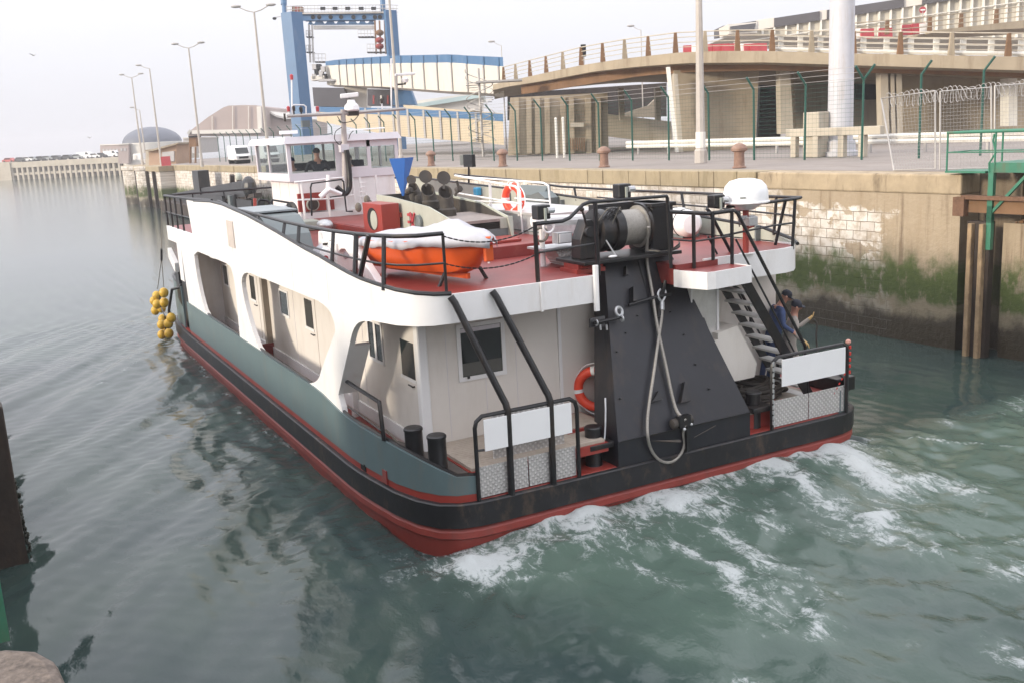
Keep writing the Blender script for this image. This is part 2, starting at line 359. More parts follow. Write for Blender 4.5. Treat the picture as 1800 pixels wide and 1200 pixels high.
def build_water():
    xs = lines(-7.0, 16.5, 0.075, -1500, 1800); ys = lines(-12.6, 27, 0.08, -120, 5000)
    X, Y = np.meshgrid(xs, ys)
    near = sstep(-11, -7, X)*(1-sstep(17, 26, X))*(1-sstep(30, 55, Y))
    mid = np.exp(-np.maximum(np.hypot(X, np.maximum(Y-10, 0)*0.6)-14, 0)/22.0)
    # small wind ripples and chop
    wx = X + 0.8*(fbm(X*.25, Y*.25, 3)-.5); wy = Y + 0.8*(fbm(X*.25+40, Y*.25, 4)-.5)
    h = 0.016*(fbm(wx*.9, wy*.55, 11, 4)-.5)*mid
    h += 0.028*(fbm(wx*.22, wy*.16, 21, 3)-.5)*mid
    # trains of small wind waves, several directions, each fading in and out
    rs = np.random.RandomState(12)
    for k in range(26):
        lam = .34*(2.9**rs.rand()); th = math.radians(-27 + rs.randn()*26); ph = rs.rand()*6.28
        g = sstep(.38, .72, fbm(X*.30+k*7.7, Y*.22-k*3.1, 200+k, 2))
        h += (.0010 + .0020*lam*lam)*(1+2.2*np.exp(-np.maximum(-X-.3, 0)/3.0)*(X < 1) + 1.0*(Y < 0)*(X > 0))*g*np.sin(2*math.pi*(wx*math.cos(th)+wy*math.sin(th))/lam + ph + 1.3*(fbm(X*.5, Y*.5, 300+k, 2)-.5))*near
    hull = np.exp(-np.maximum(-X-.2, 0)/1.6)*sstep(.6, .0, X)*sstep(24, 20, Y)*near          # confused water along the plating
    h += hull*(.032*(fbm(wx*1.7, wy*1.3, 151, 4)-.5) + .03*(1-np.abs(2*fbm(wx*1.0, wy*.8, 161, 3)-1)-.6))
    # diverging bow wake on the port side: crests run from the bow outwards and aft
    a = math.radians(-27); s = wx*math.cos(a) + wy*math.sin(a)      # phase direction
    s2 = s + 0.5*(fbm(X*.12, Y*.12, 31, 3)-.5)
    m = sstep(0.6, -1.2, X)*sstep(23, 16, Y + 1.3*X)*sstep(-12, -2, Y)*sstep(-26, -8, X)
    env = 0.55 + 0.9*(fbm(X*.16, Y*.10, 41, 2)-.3)
    h += m*env*(0.060*np.sin(2*math.pi*s2/2.1) + 0.014*np.sin(2*math.pi*s2/.85+1.0))
    # stern wash
    w = sstep(1.0, -0.8, Y - 0.02*X)*sstep(-.6, 1.6, X + 0.10*Y)*near
    rid = 1-np.abs(2*fbm(wx*.8, wy*.8, 51, 4)-1)
    h += w*(0.16*(rid-.72) + 0.10*(fbm(wx*.42, wy*.42, 61, 3)-.5) + 0.035*(fbm(wx*2.4, wy*2.4, 71, 3)-.5))
    h += 0.012*(fbm(wx*1.6, wy*2.6, 81, 3)-.5)*near*(1-w)*sstep(-6, -1, X)
    # breaking wave pushed up along the stern
    fo = np.zeros_like(X)
    qx = X + 0.5*(fbm(X*1.3, Y*1.3, 91, 4)-.5); qy = Y + 0.5*(fbm(X*1.3+9, Y*1.3+7, 92, 4)-.5)
    brk = fbm(X*1.1+3, Y*1.1, 95, 4)
    for px_, hw, st in FOAM:
        P = [tuple(at(u, v, Z=0)[:2]) for u, v in px_]
        d = seg_d(qx, qy, P); k = st*np.exp(-(d/(hw*1.6))**1.3*1.2)*(.42+.75*sstep(.36, .62, brk))*(1-.25*sstep(-1.5, -6, Y))
        fo = np.maximum(fo, k); h += 0.07*k*min(hw/.3, 1)
    lace = w*0.62*sstep(.50, .78, fbm(wx*.55, wy*.55, 101, 4))*sstep(-12, -1, Y)
    fo = np.maximum(fo, lace)
    aer = np.clip(w*sstep(-14, -1, Y)*(0.35+0.9*fbm(X*.35, Y*.35, 111, 3)) + 0.5*fo, 0, 1)
    heap = sstep(-2.4, -.5, Y)*sstep(.6, .1, Y)*sstep(.6, 2.2, X)*sstep(10.2, 8.2, X)
    h += .13*heap*(.6+.8*fbm(X*.7, Y*.7, 131, 3)) + .10*np.clip(fo-.35, 0, 1)*(fbm(X*3.1, Y*3.1, 141, 4)-.3)
    inside = (X > 0.15)*(X < 9.6)*(Y > 0.15)*(Y < 22)
    h = np.where(inside, -0.12, h)
    me = bpy.data.meshes.new('water'); ny, nx = X.shape
    co = np.stack([X, Y, h], -1).reshape(-1, 3).astype(np.float32)
    me.vertices.add(len(co)); me.vertices.foreach_set('co', co.ravel())
    i = np.arange(ny*nx).reshape(ny, nx); q = np.stack([i[:-1,:-1], i[:-1,1:], i[1:,1:], i[1:,:-1]], -1).reshape(-1, 4).astype(np.int32)
    me.loops.add(q.size); me.loops.foreach_set('vertex_index', q.ravel())
    me.polygons.add(len(q)); me.polygons.foreach_set('loop_start', np.arange(0, q.size, 4, dtype=np.int32)); me.polygons.foreach_set('loop_total', np.full(len(q), 4, np.int32))
    me.polygons.foreach_set('use_smooth', np.ones(len(q), bool)); me.update(); me.validate()
    chop = np.clip(hull*1.1 + w*.9 + .9*fo, 0, 1)
    for nm, arr in (('foam', fo), ('aerated', aer), ('chop', chop)):
        at_ = me.attributes.new(nm, 'FLOAT', 'POINT'); at_.data.foreach_set('value', arr.astype(np.float32).ravel())
    ob = bpy.data.objects.new('water', me); COL.objects.link(ob); tag(ob, kind='structure')
    m = bpy.data.materials.new('harbour_water'); m.use_nodes = True; nt = m.node_tree; L = nt.links.new
    b = nt.nodes['Principled BSDF']; b.inputs['Roughness'].default_value = 0.045; b.inputs['IOR'].default_value = 1.33
    tc = nt.nodes.new('ShaderNodeTexCoord')
    def noise(sc_, det, rough=.6, mapping=None, dist=0):
        n = nt.nodes.new('ShaderNodeTexNoise'); n.inputs['Scale'].default_value = sc_; n.inputs['Detail'].default_value = det; n.inputs['Roughness'].default_value = rough; n.inputs['Distortion'].default_value = dist
        if mapping:
            mp = nt.nodes.new('ShaderNodeMapping'); mp.inputs['Scale'].default_value = mapping[0]; mp.inputs['Rotation'].default_value = (0, 0, mapping[1]); L(tc.outputs['Object'], mp.inputs[0]); L(mp.outputs[0], n.inputs[0])
        else: L(tc.outputs['Object'], n.inputs[0])
        return n
    def mr(src, a, b_, c=0, d=1, smooth=True):
        r = nt.nodes.new('ShaderNodeMapRange'); r.interpolation_type = 'SMOOTHSTEP' if smooth else 'LINEAR'
        for k, v in zip((1,2,3,4), (a,b_,c,d)): r.inputs[k].default_value = v
        L(src, r.inputs[0]); return r.outputs[0]
    def math_(op, a, b_):
        n = nt.nodes.new('ShaderNodeMath'); n.operation = op
        for k, v in enumerate((a, b_)):
            if isinstance(v, (int, float)): n.inputs[k].default_value = v
            else: L(v, n.inputs[k])
        return n.outputs[0]
    af = nt.nodes.new('ShaderNodeAttribute'); af.attribute_name = 'foam'
    aa = nt.nodes.new('ShaderNodeAttribute'); aa.attribute_name = 'aerated'
    n0 = noise(0.35, 4)
    c0 = nt.nodes.new('ShaderNodeMixRGB'); c0.inputs[1].default_value = (0.030, 0.049, 0.048, 1); c0.inputs[2].default_value = (0.041, 0.064, 0.055, 1); L(mr(n0.outputs[0], .35, .65), c0.inputs[0])
    c1 = nt.nodes.new('ShaderNodeMixRGB'); c1.inputs[2].default_value = (0.085, 0.128, 0.102, 1); L(mr(aa.outputs['Fac'], .15, 1.0, 0, .8), c1.inputs[0]); L(c0.outputs[0], c1.inputs[1])
    L(c1.outputs[0], b.inputs['Base Color'])
    gw = nt.nodes.new('ShaderNodeNewGeometry'); sw = nt.nodes.new('ShaderNodeSeparateXYZ'); L(gw.outputs['Position'], sw.inputs[0])
    rgh = mr(sw.outputs[1], 20, 110, .045, .09); L(rgh, b.inputs['Roughness'])
    # fine ripples
    r1 = noise(6.5, 5, .6, ((1, .6, 1), .5)); r2 = noise(22, 3, .5, ((1, .7, 1), -.4)); r3 = noise(1.2, 3, .5, ((1, .45, 1), .6))
    hgt = math_('ADD', math_('MULTIPLY', r1.outputs[0], .35), math_('ADD', math_('MULTIPLY', r2.outputs[0], .12), math_('MULTIPLY', r3.outputs[0], 0.25)))
    bp = nt.nodes.new('ShaderNodeBump'); bp.inputs['Distance'].default_value = 0.04; bp.inputs['Strength'].default_value = .8
    ac = nt.nodes.new('ShaderNodeAttribute'); ac.attribute_name = 'chop'
    hgt = math_('MULTIPLY', hgt, math_('ADD', math_('MULTIPLY', ac.outputs['Fac'], .75), mr(sw.outputs[1], 25, 90, .28, .8))); L(hgt, bp.inputs['Height']); L(bp.outputs[0], b.inputs['Normal'])
    # foam: broken filaments and lace, half transparent
    f1 = noise(3.3, 13, .74, ((1.15, .62, 1), -0.55), 0.9); f2 = noise(9, 8, .75, ((1, .7, 1), -.55), 0.5)
    mixn = math_('ADD', math_('MULTIPLY', mr(f1.outputs[0], .30, .70, smooth=False), .62), math_('MULTIPLY', mr(f2.outputs[0], .30, .70, smooth=False), .38))
    lo_ = math_('SUBTRACT', 0.62, math_('MULTIPLY', af.outputs['Fac'], 0.40))
    fac = math_('MULTIPLY', mr(math_('SUBTRACT', mixn, lo_), 0.02, 0.34), mr(af.outputs['Fac'], 0.05, 0.45))
    fac = math_('ADD', math_('MULTIPLY', fac, .86), math_('MULTIPLY', mr(af.outputs['Fac'], .2, 1.2), .16))
    fo_b = nt.nodes.new('ShaderNodeBsdfDiffuse'); fo_b.inputs[0].default_value = (0.54, 0.57, 0.57, 1)
    bp2 = nt.nodes.new('ShaderNodeBump'); bp2.inputs['Distance'].default_value = 0.05; bp2.inputs['Strength'].default_value = .8; L(mixn, bp2.inputs['Height']); L(bp2.outputs[0], fo_b.inputs['Normal'])
    ms = nt.nodes.new('ShaderNodeMixShader'); L(math_('MULTIPLY', fac, .9), ms.inputs[0]); L(b.outputs[0], ms.inputs[1]); L(fo_b.outputs[0], ms.inputs[2])
    L(ms.outputs[0], nt.nodes['Material Output'].inputs[0]); me.materials.append(m)
build_water()

# ------------------------------------------------------------------ far quay: wall, coping, apron
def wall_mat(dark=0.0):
    m = bpy.data.materials.new('quay_masonry'); m.use_nodes = True; nt = m.node_tree; L = nt.links.new; b = nt.nodes['Principled BSDF']; b.inputs['Roughness'].default_value = .85
    g = nt.nodes.new('ShaderNodeNewGeometry'); sp = nt.nodes.new('ShaderNodeSeparateXYZ'); L(g.outputs['Position'], sp.inputs[0])
    cb = nt.nodes.new('ShaderNodeCombineXYZ'); L(sp.outputs[1], cb.inputs[0]); L(sp.outputs[2], cb.inputs[1])
    br = nt.nodes.new('ShaderNodeTexBrick'); br.inputs['Scale'].default_value = 1.0; br.inputs['Brick Width'].default_value = .50; br.inputs['Row Height'].default_value = .275; br.inputs['Mortar Size'].default_value = .013
    br.inputs['Color1'].default_value = (.74, .69, .63, 1); br.inputs['Color2'].default_value = (.52, .47, .42, 1); br.inputs['Mortar'].default_value = (.20, .16, .12, 1); br.inputs['Bias'].default_value = -.25; br.inputs['Mortar Smooth'].default_value = .6
    wn = nt.nodes.new('ShaderNodeTexNoise'); wn.inputs['Scale'].default_value = 3.5; wn.inputs['Detail'].default_value = 4; L(cb.outputs[0], wn.inputs[0])
    wa = nt.nodes.new('ShaderNodeVectorMath'); wa.operation = 'MULTIPLY_ADD'; L(wn.outputs['Color'], wa.inputs[0]); wa.inputs[1].default_value = (.07, .05, 0); L(cb.outputs[0], wa.inputs[2])
    L(wa.outputs[0], br.inputs['Vector'])
    def noise(scale, det, sx=1, sy=1, off=0):
        mp = nt.nodes.new('ShaderNodeMapping'); mp.inputs['Scale'].default_value = (sx, sy, 1); mp.inputs['Location'].default_value = (off, off*.7, 0); L(cb.outputs[0], mp.inputs[0])
        n = nt.nodes.new('ShaderNodeTexNoise'); n.inputs['Scale'].default_value = scale; n.inputs['Detail'].default_value = det; n.inputs['Roughness'].default_value = .65; L(mp.outputs[0], n.inputs[0]); return n.outputs[0]
    def mr(s, a, c, o0=0., o1=1.):
        r = nt.nodes.new('ShaderNodeMapRange'); r.interpolation_type = 'SMOOTHSTEP'
        for k, v in zip((1,2,3,4), (a,c,o0,o1)): r.inputs[k].default_value = v
        L(s, r.inputs[0]); return r.outputs[0]
    def mt(op, a, c):
        n = nt.nodes.new('ShaderNodeMath'); n.operation = op
        for k, v in enumerate((a, c)):
            if isinstance(v, (int, float)): n.inputs[k].default_value = v
            else: L(v, n.inputs[k])
        return n.outputs[0]
    def mix(f, a, c):
        n = nt.nodes.new('ShaderNodeMixRGB')
        L(f, n.inputs[0]) if not isinstance(f, float) else setattr(n.inputs[0], 'default_value', f)
        for k, v in ((1, a), (2, c)):
            if isinstance(v, tuple): n.inputs[k].default_value = v + (1,)
            else: L(v, n.inputs[k])
        return n.outputs[0]
    z = sp.outputs[2]; y = sp.outputs[1]
    # cement render over part of the stone, mostly towards the recess
    ny_ = mt('ADD', y, mt('MULTIPLY', mt('SUBTRACT', noise(.8, 5, 1, 1, 30), .5), 3.2))
    nz_ = mt('ADD', z, mt('MULTIPLY', mt('SUBTRACT', noise(1.1, 5, 1, 1, 40), .5), 1.6))
    ren = mt('MAXIMUM', mr(ny_, 6.7, 6.4), mt('MULTIPLY', mr(nz_, 3.55, 3.7), mr(ny_, 11.2, 10.6)))
    conc = mix(noise(1.3, 8, 1.6, .35), (.26, .19, .115), (.45, .37, .27))
    conc = mix(mr(noise(1.3, 8, 2.4, .12, 5), .50, .68, 0, .85), conc, (.13, .085, .05))
    ren = mt('MAXIMUM', ren, mr(mt('ADD', noise(.75, 7, 1, 1.3, 50), mt('MULTIPLY', mr(ny_, 9, 13), -.13)), .56, .60, 0, .9))
    stone = mix(mr(noise(2.6, 8, 1, 1, 60), .42, .66, 0, .65), br.outputs['Color'], (.30, .23, .15))
    c = mix(ren, stone, conc)
    c = mix(mr(noise(1.4, 7, 2.0, .18, 3), .54, .74, 0, .55), c, (.30, .21, .13))
    # weed belt and wet foot: the tide marks of the basin
    zn = mt('ADD', z, mt('MULTIPLY', mt('SUBTRACT', noise(.9, 7, 1.4, .5, 8), .5), 2.6))
    c = mix(mr(zn, 2.7, 1.7, 0, .8), c, (.19, .165, .11))
    weed = mt('MULTIPLY', mr(mt('ADD', z, mt('MULTIPLY', mt('SUBTRACT', noise(1.6, 8, 1, .7, 2), .5), 2.0)), 2.55, 1.95), mt('MULTIPLY', mr(noise(2.0, 10, 1, .5, 14), .37, .49, 0, .96), mr(mt('ADD', z, mt('MULTIPLY', mt('SUBTRACT', noise(1.5, 8, 1, 1, 24), .5), 1.0)), 1.0, 1.3)))
    c = mix(weed, c, mix(noise(6, 4), (.032, .055, .011), (.095, .125, .030)))
    foot = mr(mt('ADD', z, mt('MULTIPLY', mt('SUBTRACT', noise(1.2, 7, 1.2, .8, 20), .5), 1.2)), 1.05, .62)
    c = mix(mt('MULTIPLY', foot, .93), c, mix(noise(3, 6), (.022, .017, .010), (.05, .038, .024)))
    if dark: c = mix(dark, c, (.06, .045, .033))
    L(c, b.inputs['Base Color']); L(mr(z, .3, 1.2, .3, .85), b.inputs['Roughness'])
    bp = nt.nodes.new('ShaderNodeBump'); bp.inputs['Distance'].default_value = .03; bp.inputs['Strength'].default_value = .7
    L(mt('ADD', mt('MULTIPLY', mt('MULTIPLY', br.outputs['Fac'], mt('SUBTRACT', 1.0, ren)), -.9), mt('MULTIPLY', noise(6, 8), 1.6)), bp.inputs['Height']); L(bp.outputs[0], b.inputs['Normal'])
    return m
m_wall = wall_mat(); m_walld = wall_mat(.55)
def coping_mat():
    m = M('coping_stone', (0.34, 0.275, 0.18), 0.85, var=0.14, scale=1.2, stain=(0.15, 0.12, 0.05), amt=0.65, stretch=0.25, bump=0.25, bscale=12, sscale=1.5); return m
m_cop = coping_mat()
WN = 22.96
qw = thing('quay_wall', 'pale stone quay wall with green weed belt behind the vessel', 'quay wall')
MB().prism([qp(WN, 16.5, -3), qp(WN, 137, -3), qp(WN+3, 137, -3), qp(WN+3, 16.5, -3)], (0, 0, 3+4.12)).build('wall', m_wall, qw)
random.seed(3)
b = MB(); a_ = 23.93                                   # uneven coping stones
while a_ < 137:
    w_ = random.uniform(.75, 1.35); pr = random.uniform(.03, .075)
    b.prism([qp(WN-pr, a_, 4.12), qp(WN-pr, a_+w_-.02, 4.12), qp(WN+.9, a_+w_-.02, 4.12), qp(WN+.9, a_, 4.12)], (0, 0, GZ-4.12-random.uniform(0, .02)))
    a_ += w_
b.build('coping', m_cop, qw, bevel=.025)
MB().prism([qp(WN-.02, 16.5, 4.12), qp(WN-.02, 23.9, 4.12), qp(WN+.9, 23.9, 4.12), qp(WN+.9, 16.5, 4.12)], (0, 0, GZ-4.14)).build('concrete_cap', M('stained_concrete_cap', (.38, .30, .20), .85, var=.2, scale=1.5, stain=(.085, .055, .03), amt=.92, stretch=.2, bump=.3, bscale=9, sscale=1.8), qw, bevel=.05)
rebase(qw, qp(WN, 76, -3))
rw = thing('recess_wall', 'stained lower quay wall behind the green steel platform', 'quay wall')
MB().prism([qp(WN+.12, -12, -3), qp(WN+.12, 15.35, -3), qp(WN+3, 15.35, -3), qp(WN+3, -12, -3)], (0, 0, 6.45)).build('wall', m_wall, rw)
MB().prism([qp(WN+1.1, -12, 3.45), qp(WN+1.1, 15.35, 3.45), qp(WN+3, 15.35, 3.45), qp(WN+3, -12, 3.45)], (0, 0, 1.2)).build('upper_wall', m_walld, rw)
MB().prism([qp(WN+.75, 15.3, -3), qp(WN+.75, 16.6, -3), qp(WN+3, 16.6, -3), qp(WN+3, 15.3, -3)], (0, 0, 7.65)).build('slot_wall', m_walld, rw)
b = MB(); random.seed(8)
for i in range(120):
    p = qp(WN+.2+random.random()*.85, random.uniform(8, 15.2), 3.47); r_ = random.uniform(.03, .09); b.ell(p, r_, r_*random.uniform(.7,1.2), r_*.7, 6, 4)
b.build('rubble', m_brown, rw)
rebase(rw, qp(WN, 2, -3))
ap = MB(); ap.prism([qp(WN+.9, -15, GZ-.03), qp(WN+.9, 150, GZ-.03), qp(330, 420, GZ-.03), qp(330, -15, GZ-.03)], (0,0,.02))
tag(ap.build('quay_ground', m_apron), kind='structure')
hd = thing('stone_pier', 'weedy stone pier head at the far end of the quay', 'pier head')
for k, (n0, a0, r_) in enumerate(((21.9, 131, 2.0), (21.6, 122.5, 1.5))):
    MB().lathe([(r_, -3), (r_, 4.15), (r_+.12, 4.2), (r_+.12, 4.62)], qp(n0+r_*.2, a0, 0), n=24).build('buttress', m_wall, hd, True)
MB().prism([qp(21.4, 113.5, -3), qp(21.4, 138, -3), qp(WN+.5, 138, -3), qp(WN+.5, 113.5, -3)], (0, 0, 7.0)).build('wall', m_wall, hd)
MB().prism([qp(21.3, 113.4, 4.05), qp(21.3, 138.2, 4.05), qp(WN+1, 138.2, 4.05), qp(WN+1, 113.4, 4.05)], (0, 0, .58)).build('coping', m_cop, hd)
for a0 in (116, 120, 127): MB().obx(qp(21.2, a0, 1.2), .16, .2, 2.9, QN, QA).build('fender_post', m_tim, hd)
rebase(hd, qp(22, 126, -3))

# near quay: the stone the photographer stands on
nq = thing('near_quay', 'rounded brownish stone quay corner in the bottom left', 'quay')
m_nst = M('near_granite', (0.125, 0.100, 0.082), 0.9, var=0.5, scale=26, stain=(0.10, 0.08, 0.06), amt=0.5, stretch=1, bump=0.5, bscale=30)
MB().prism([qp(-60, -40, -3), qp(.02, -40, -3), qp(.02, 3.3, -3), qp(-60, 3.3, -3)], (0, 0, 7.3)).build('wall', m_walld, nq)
cp = [qp(-1.0, -2, 0), qp(.13, -2, 0), qp(.13, 3.36, 0), qp(.12, 3.5, 0), qp(.07, 3.62, 0), qp(-.02, 3.70, 0), qp(-.16, 3.74, 0), qp(-1.0, 3.74, 0)]
MB().prism([Vector((p.x, p.y, 4.3)) for p in cp], (0, 0, .37)).build('coping', m_nst, nq, bevel=.04)
rebase(nq, qp(-30, -20, -3))
nl = MB(); nl.prism([qp(-80, -40, 4.6), qp(-1.0, -40, 4.6), qp(-1.0, 16.8, 4.6), qp(-80, 16.8, 4.6)], (0, 0, .06)); tag(nl.build('near_quay_ground', m_apron), kind='structure')
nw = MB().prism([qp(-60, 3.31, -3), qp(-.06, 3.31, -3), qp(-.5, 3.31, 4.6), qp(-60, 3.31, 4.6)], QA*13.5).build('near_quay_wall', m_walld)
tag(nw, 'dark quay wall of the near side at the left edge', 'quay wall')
tf = thing('timber_fender', 'dark weedy timber fender along the near quay at left edge', 'fender')
random.seed(4)
for k in range(7):
    a0 = 17.0 + k*2.1
    MB().obx(qp(.25+.02*k, a0+.3, .0), .16, .2, 2.55, QN, QA).build('fender_post', m_tim, tf, bevel=.03)
MB().prism([qp(-.6, 16.85, -1), qp(.46, 16.85, -1), qp(.30, 16.85, 2.6), qp(-.6, 16.85, 2.6)], QA*17).build('fender_planks', m_tim, tf)
b = MB()
for k in range(700):
    p = qp(.42+random.random()*.05, random.uniform(16.9, 33.5), random.triangular(-.05, .9, .05)); r_ = random.uniform(.008, .03); b.ell(p, r_, r_*2.5, r_*1.6, 5, 3)
tag(b.build('weed', M('dark_weed', (.018, .02, .012), .8, var=.4), tf), kind='stuff')
rebase(tf, qp(.2, 25, -2))
gp_ = MB().obx(at(-12, 1062, D=5.2), .05, .05, .20, QN, QA).build('green_post', m_pgreen)
tag(gp_, 'green painted steel post stub beside the near stone corner', 'post')

# ------------------------------------------------------------------ quay furniture
def bollard_proto():
    t = thing('mooring_bollard', 'x', 'bollard', 'rusty mooring bollards on the far quay')
    MB().lathe([(.24, 0), (.24, .04), (.19, .08), (.175, .5), (.19, .56)], (0,0,0), n=18).build('post', m_bol, t, True)
    MB().lathe([(.19, .56), (.28, .60), (.29, .68), (.22, .78), (.10, .85), (.0, .87)], (0,0,0), n=18).build('mushroom_head', m_bol, t, True)
    return t
bp0 = bollard_proto()
for k, (al, lb) in enumerate(((51.4, 'rusty mooring bollard between the blue cone and the black square lamp'), (43.2, 'rusty mooring bollard above the orange lifebuoy on the rail'), (34.55, 'rusty mooring bollard above the winch and gantry'), (26.4, 'rusty mooring bollard on the quay above the white dome'))):
    p = qp(24.5, al, GZ)
    if k == 0: bp0.location = p; bp0['label'] = lb
    else: clone(bp0, p, lb)
# security fence
fe = thing('security_fence', 'green post security fence with barbed wire along the quay', 'fence')
FP = [(29.2, 25.1 + 2.74*i) for i in range(0, 35)]
random.seed(2)
for i, (n, al) in enumerate(FP):
    lean = random.uniform(-.03, .03)
    b = MB().tube([qp(n, al, GZ), qp(n+lean, al, GZ+2.82), qp(n-.38, al+.02, GZ+3.30)], .045, 6)
    if i == 0: b.tube([qp(n, al, GZ+2.8), qp(n+.1, al-.42, GZ+3.32)], .045, 6)
    b.build('post', m_fgreen, fe)
for k in range(3):
    t_ = (.15, .55, .95)[k]
    MB().tube([qp(29.2-.38*t_, 25.1, GZ+2.82+.48*t_), qp(29.2-.38*t_, 118.2, GZ+2.82+.48*t_)], .007, 4).build('barbed_wire', m_gal2, fe)
b = MB()
for zz in np.arange(.1, 2.85, .16): b.tube([qp(29.24, 25.1, GZ+zz), qp(29.24, 118.2, GZ+zz)], .0042, 3)
for al in np.arange(25.1, 60, .2): b.tube([qp(29.24, al, GZ+.05), qp(29.24, al, GZ+2.8)], .0022, 3)
b.build('wire_mesh', m_fgreen, fe)
rebase(fe, qp(29.2, 60, GZ))
fr = thing('return_fence', 'green post fence with coiled razor wire behind the grey gate panels', 'fence')
C0 = qp(29.2, 25.1, GZ)
rp = [xq(1615, 279), xq(1723, 274), xq(1850, 268)]
for p in rp: MB().tube([p, p+ZV*2.85, p+ZV*3.3+QA*-.32+QN*.1], .045, 6).build('post', m_fgreen, fr)
pts = []
A_, B_ = rp[0]+QN*-.2+ZV*1.75-RH*1.0, rp[2]+ZV*1.95; d_ = (B_-A_)
for k in range(460):
    t_ = k/459; a2 = k*2*math.pi/15; r_ = .24+.05*math.sin(k*.9)
    pts.append(A_+d_*t_ + ZV*(math.sin(a2)*r_+.3) + FH*(math.cos(a2)*r_) )
MB().tube(pts, .011, 4).build('razor_wire', m_gal2, fr)
rebase(fr, rp[0])
# grey mesh gate panels
def mesh_mat():
    m = bpy.data.materials.new('wire_mesh_panel'); m.use_nodes = True; return m
def panel(p0, p1, t0, t1, parent, nm='gate_panel'):
    f = MB().tube([p0, p1, t1, t0], .03, 6, True).build(nm, m_gal2, parent)
    b = MB(); n = 15
    for i in range(1, n): b.tube([p0.lerp(p1, i/n), t0.lerp(t1, i/n)], .0035, 3)
    for j in range(1, 22): b.tube([p0.lerp(t0, j/22), p1.lerp(t1, j/22)], .0035, 3)
    b.build('wire_mesh', m_gal2, f)
gt = thing('mesh_gate', 'row of grey tubular mesh gate panels, the left one leaning', 'gate')
panel(qp(23.5, 19.05, GZ+.03), qp(24.05, 18.12, GZ+.05), qp(24.25, 20.18, 6.72), qp(24.2, 18.33, 6.82), gt)
panel(qp(24.09, 18.0, GZ+.03), qp(24.9, 17.0, GZ+.03), qp(24.05, 18.05, 6.80), qp(24.9, 17.12, 6.83), gt)
panel(qp(24.95, 16.95, GZ+.03), qp(25.9, 15.95, GZ+.03), qp(24.95, 17.05, 6.86), qp(25.9, 16.05, 6.88), gt)
panel(qp(25.95, 15.9, GZ+.03), qp(26.8, 15.0, GZ+.03), qp(25.95, 16.0, 6.88), qp(26.8, 15.1, 6.9), gt)
rebase(gt, qp(24.5, 17.5, GZ))
# guard rail
gr = thing('guard_rail', 'long white crash barrier behind the green fence', 'guard rail')
GA, GB = qp(35.3, 47.5, 0), qp(34.0, 8, 0)
for z0 in (5.02, 5.24): MB().prism([GA+ZV*z0, GA+ZV*(z0+.10)+QN*-.05, GA+ZV*(z0+.19)], GB-GA).build('beam', m_wrail, gr)
for k in range(14):
    p = GA.lerp(GB, (k+.4)/14); MB().obx(p+ZV*4.95+QN*.06, .05, .05, .29, QN, QA).build('post', m_gal2, gr)
rebase(gr, qp(35, 30, GZ))
# big light mast and concrete frame
lm = thing('high_mast', 'thick pale grey high mast with rust streaks rising out of frame', 'mast')
mp_ = qp(32.1, 28.7, GZ)
MB().lathe([(.62, 0), (.60, .6), (.50, .62), (.47, 8), (.44, 14), (.36, 22)], mp_, n=28).build('column', m_mast, lm, True)
MB().lathe([(.72, 0), (.72, .18), (.62, .2)], mp_, n=28).build('base_flange', m_mast, lm)
MB().lathe([(.3, 21.9), (1.5, 22.0), (1.5, 22.3), (.3, 22.5)], mp_, n=20).build('lamp_ring', m_mast, lm)
rebase(lm, mp_)
cf = thing('concrete_barrier', 'pale concrete post and beam barrier around the foot of the high mast', 'barrier')
for al, n in ((30.1, 31), (28.9, 31), (27.6, 31), (26.6, 31)): MB().obx(qp(n, al, GZ+.42), .12, .14, .42, QN, QA).build('post', m_concl, cf, bevel=.02)
MB().obx(qp(31, 28.1, GZ+1.0), .13, 2.4, .16, QN, QA).build('beam', m_concl, cf, bevel=.02)
MB().obx(qp(31.3, 29.25, GZ+.9), .3, .42, .9, QN, QA).build('block', m_concl, cf, bevel=.03)
rebase(cf, qp(31, 28, GZ))
# green steel platform over the recess
gpl = thing('green_platform', 'green steel access platform with handrail over the quay recess', 'platform')
n0 = 22.75; R1 = lambda al, z, n=n0: qp(n, al, z)
MB().prism([R1(16.85, 4.70), R1(15.7, 4.70), R1(15.7, 4.70, 23.6), R1(16.85, 4.70, 23.6)], (0,0,.05)).build('deck', m_pgreen, gpl)
MB().prism([R1(15.62, 4.72), R1(9, 4.72), R1(9, 4.72, 24.2), R1(15.62, 4.72, 24.2)], (0,0,.24)).build('walkway', m_pgreen, gpl)
for z_ in (5.72, 5.22):
    MB().tube([R1(16.82, z_), R1(9, z_)], .035 if z_ > 5.5 else .016, 8).build('handrail', m_pgreen, gpl, True)
    MB().tube([R1(16.82, z_), R1(16.75, z_, 23.6), R1(9, z_, 24.2)], .03 if z_ > 5.5 else .016, 8).build('handrail', m_pgreen, gpl, True)
for al in (16.8, 15.45, 14.2, 12.8): MB().tube([R1(al, 4.75), R1(al, 5.72)], .026, 6).build('post', m_pgreen, gpl, True)
for al in (16.1, 15.1, 14.5, 13.1): MB().tube([R1(al, 4.75, 24.0), R1(al, 5.72, 24.0)], .026, 6).build('post', m_pgreen, gpl, True)
MB().tube([R1(15.5, 5.66), R1(15.52, 5.5), R1(15.44, 5.2), R1(15.6, 4.95), R1(15.58, 4.72)], .026, 6).build('post', m_pgreen, gpl, True)
MB().obx(R1(15.5, 4.1), .06, .07, .62, QN, QA).build('leg', m_pgreen, gpl)
MB().obx(R1(15.5, 3.35), .06, .07, .55, QN, QA).build('leg', m_pgreen, gpl)
MB().bar(R1(15.45, 3.75), R1(14.6, 4.66), .07, .07).build('brace', m_pgreen, gpl)
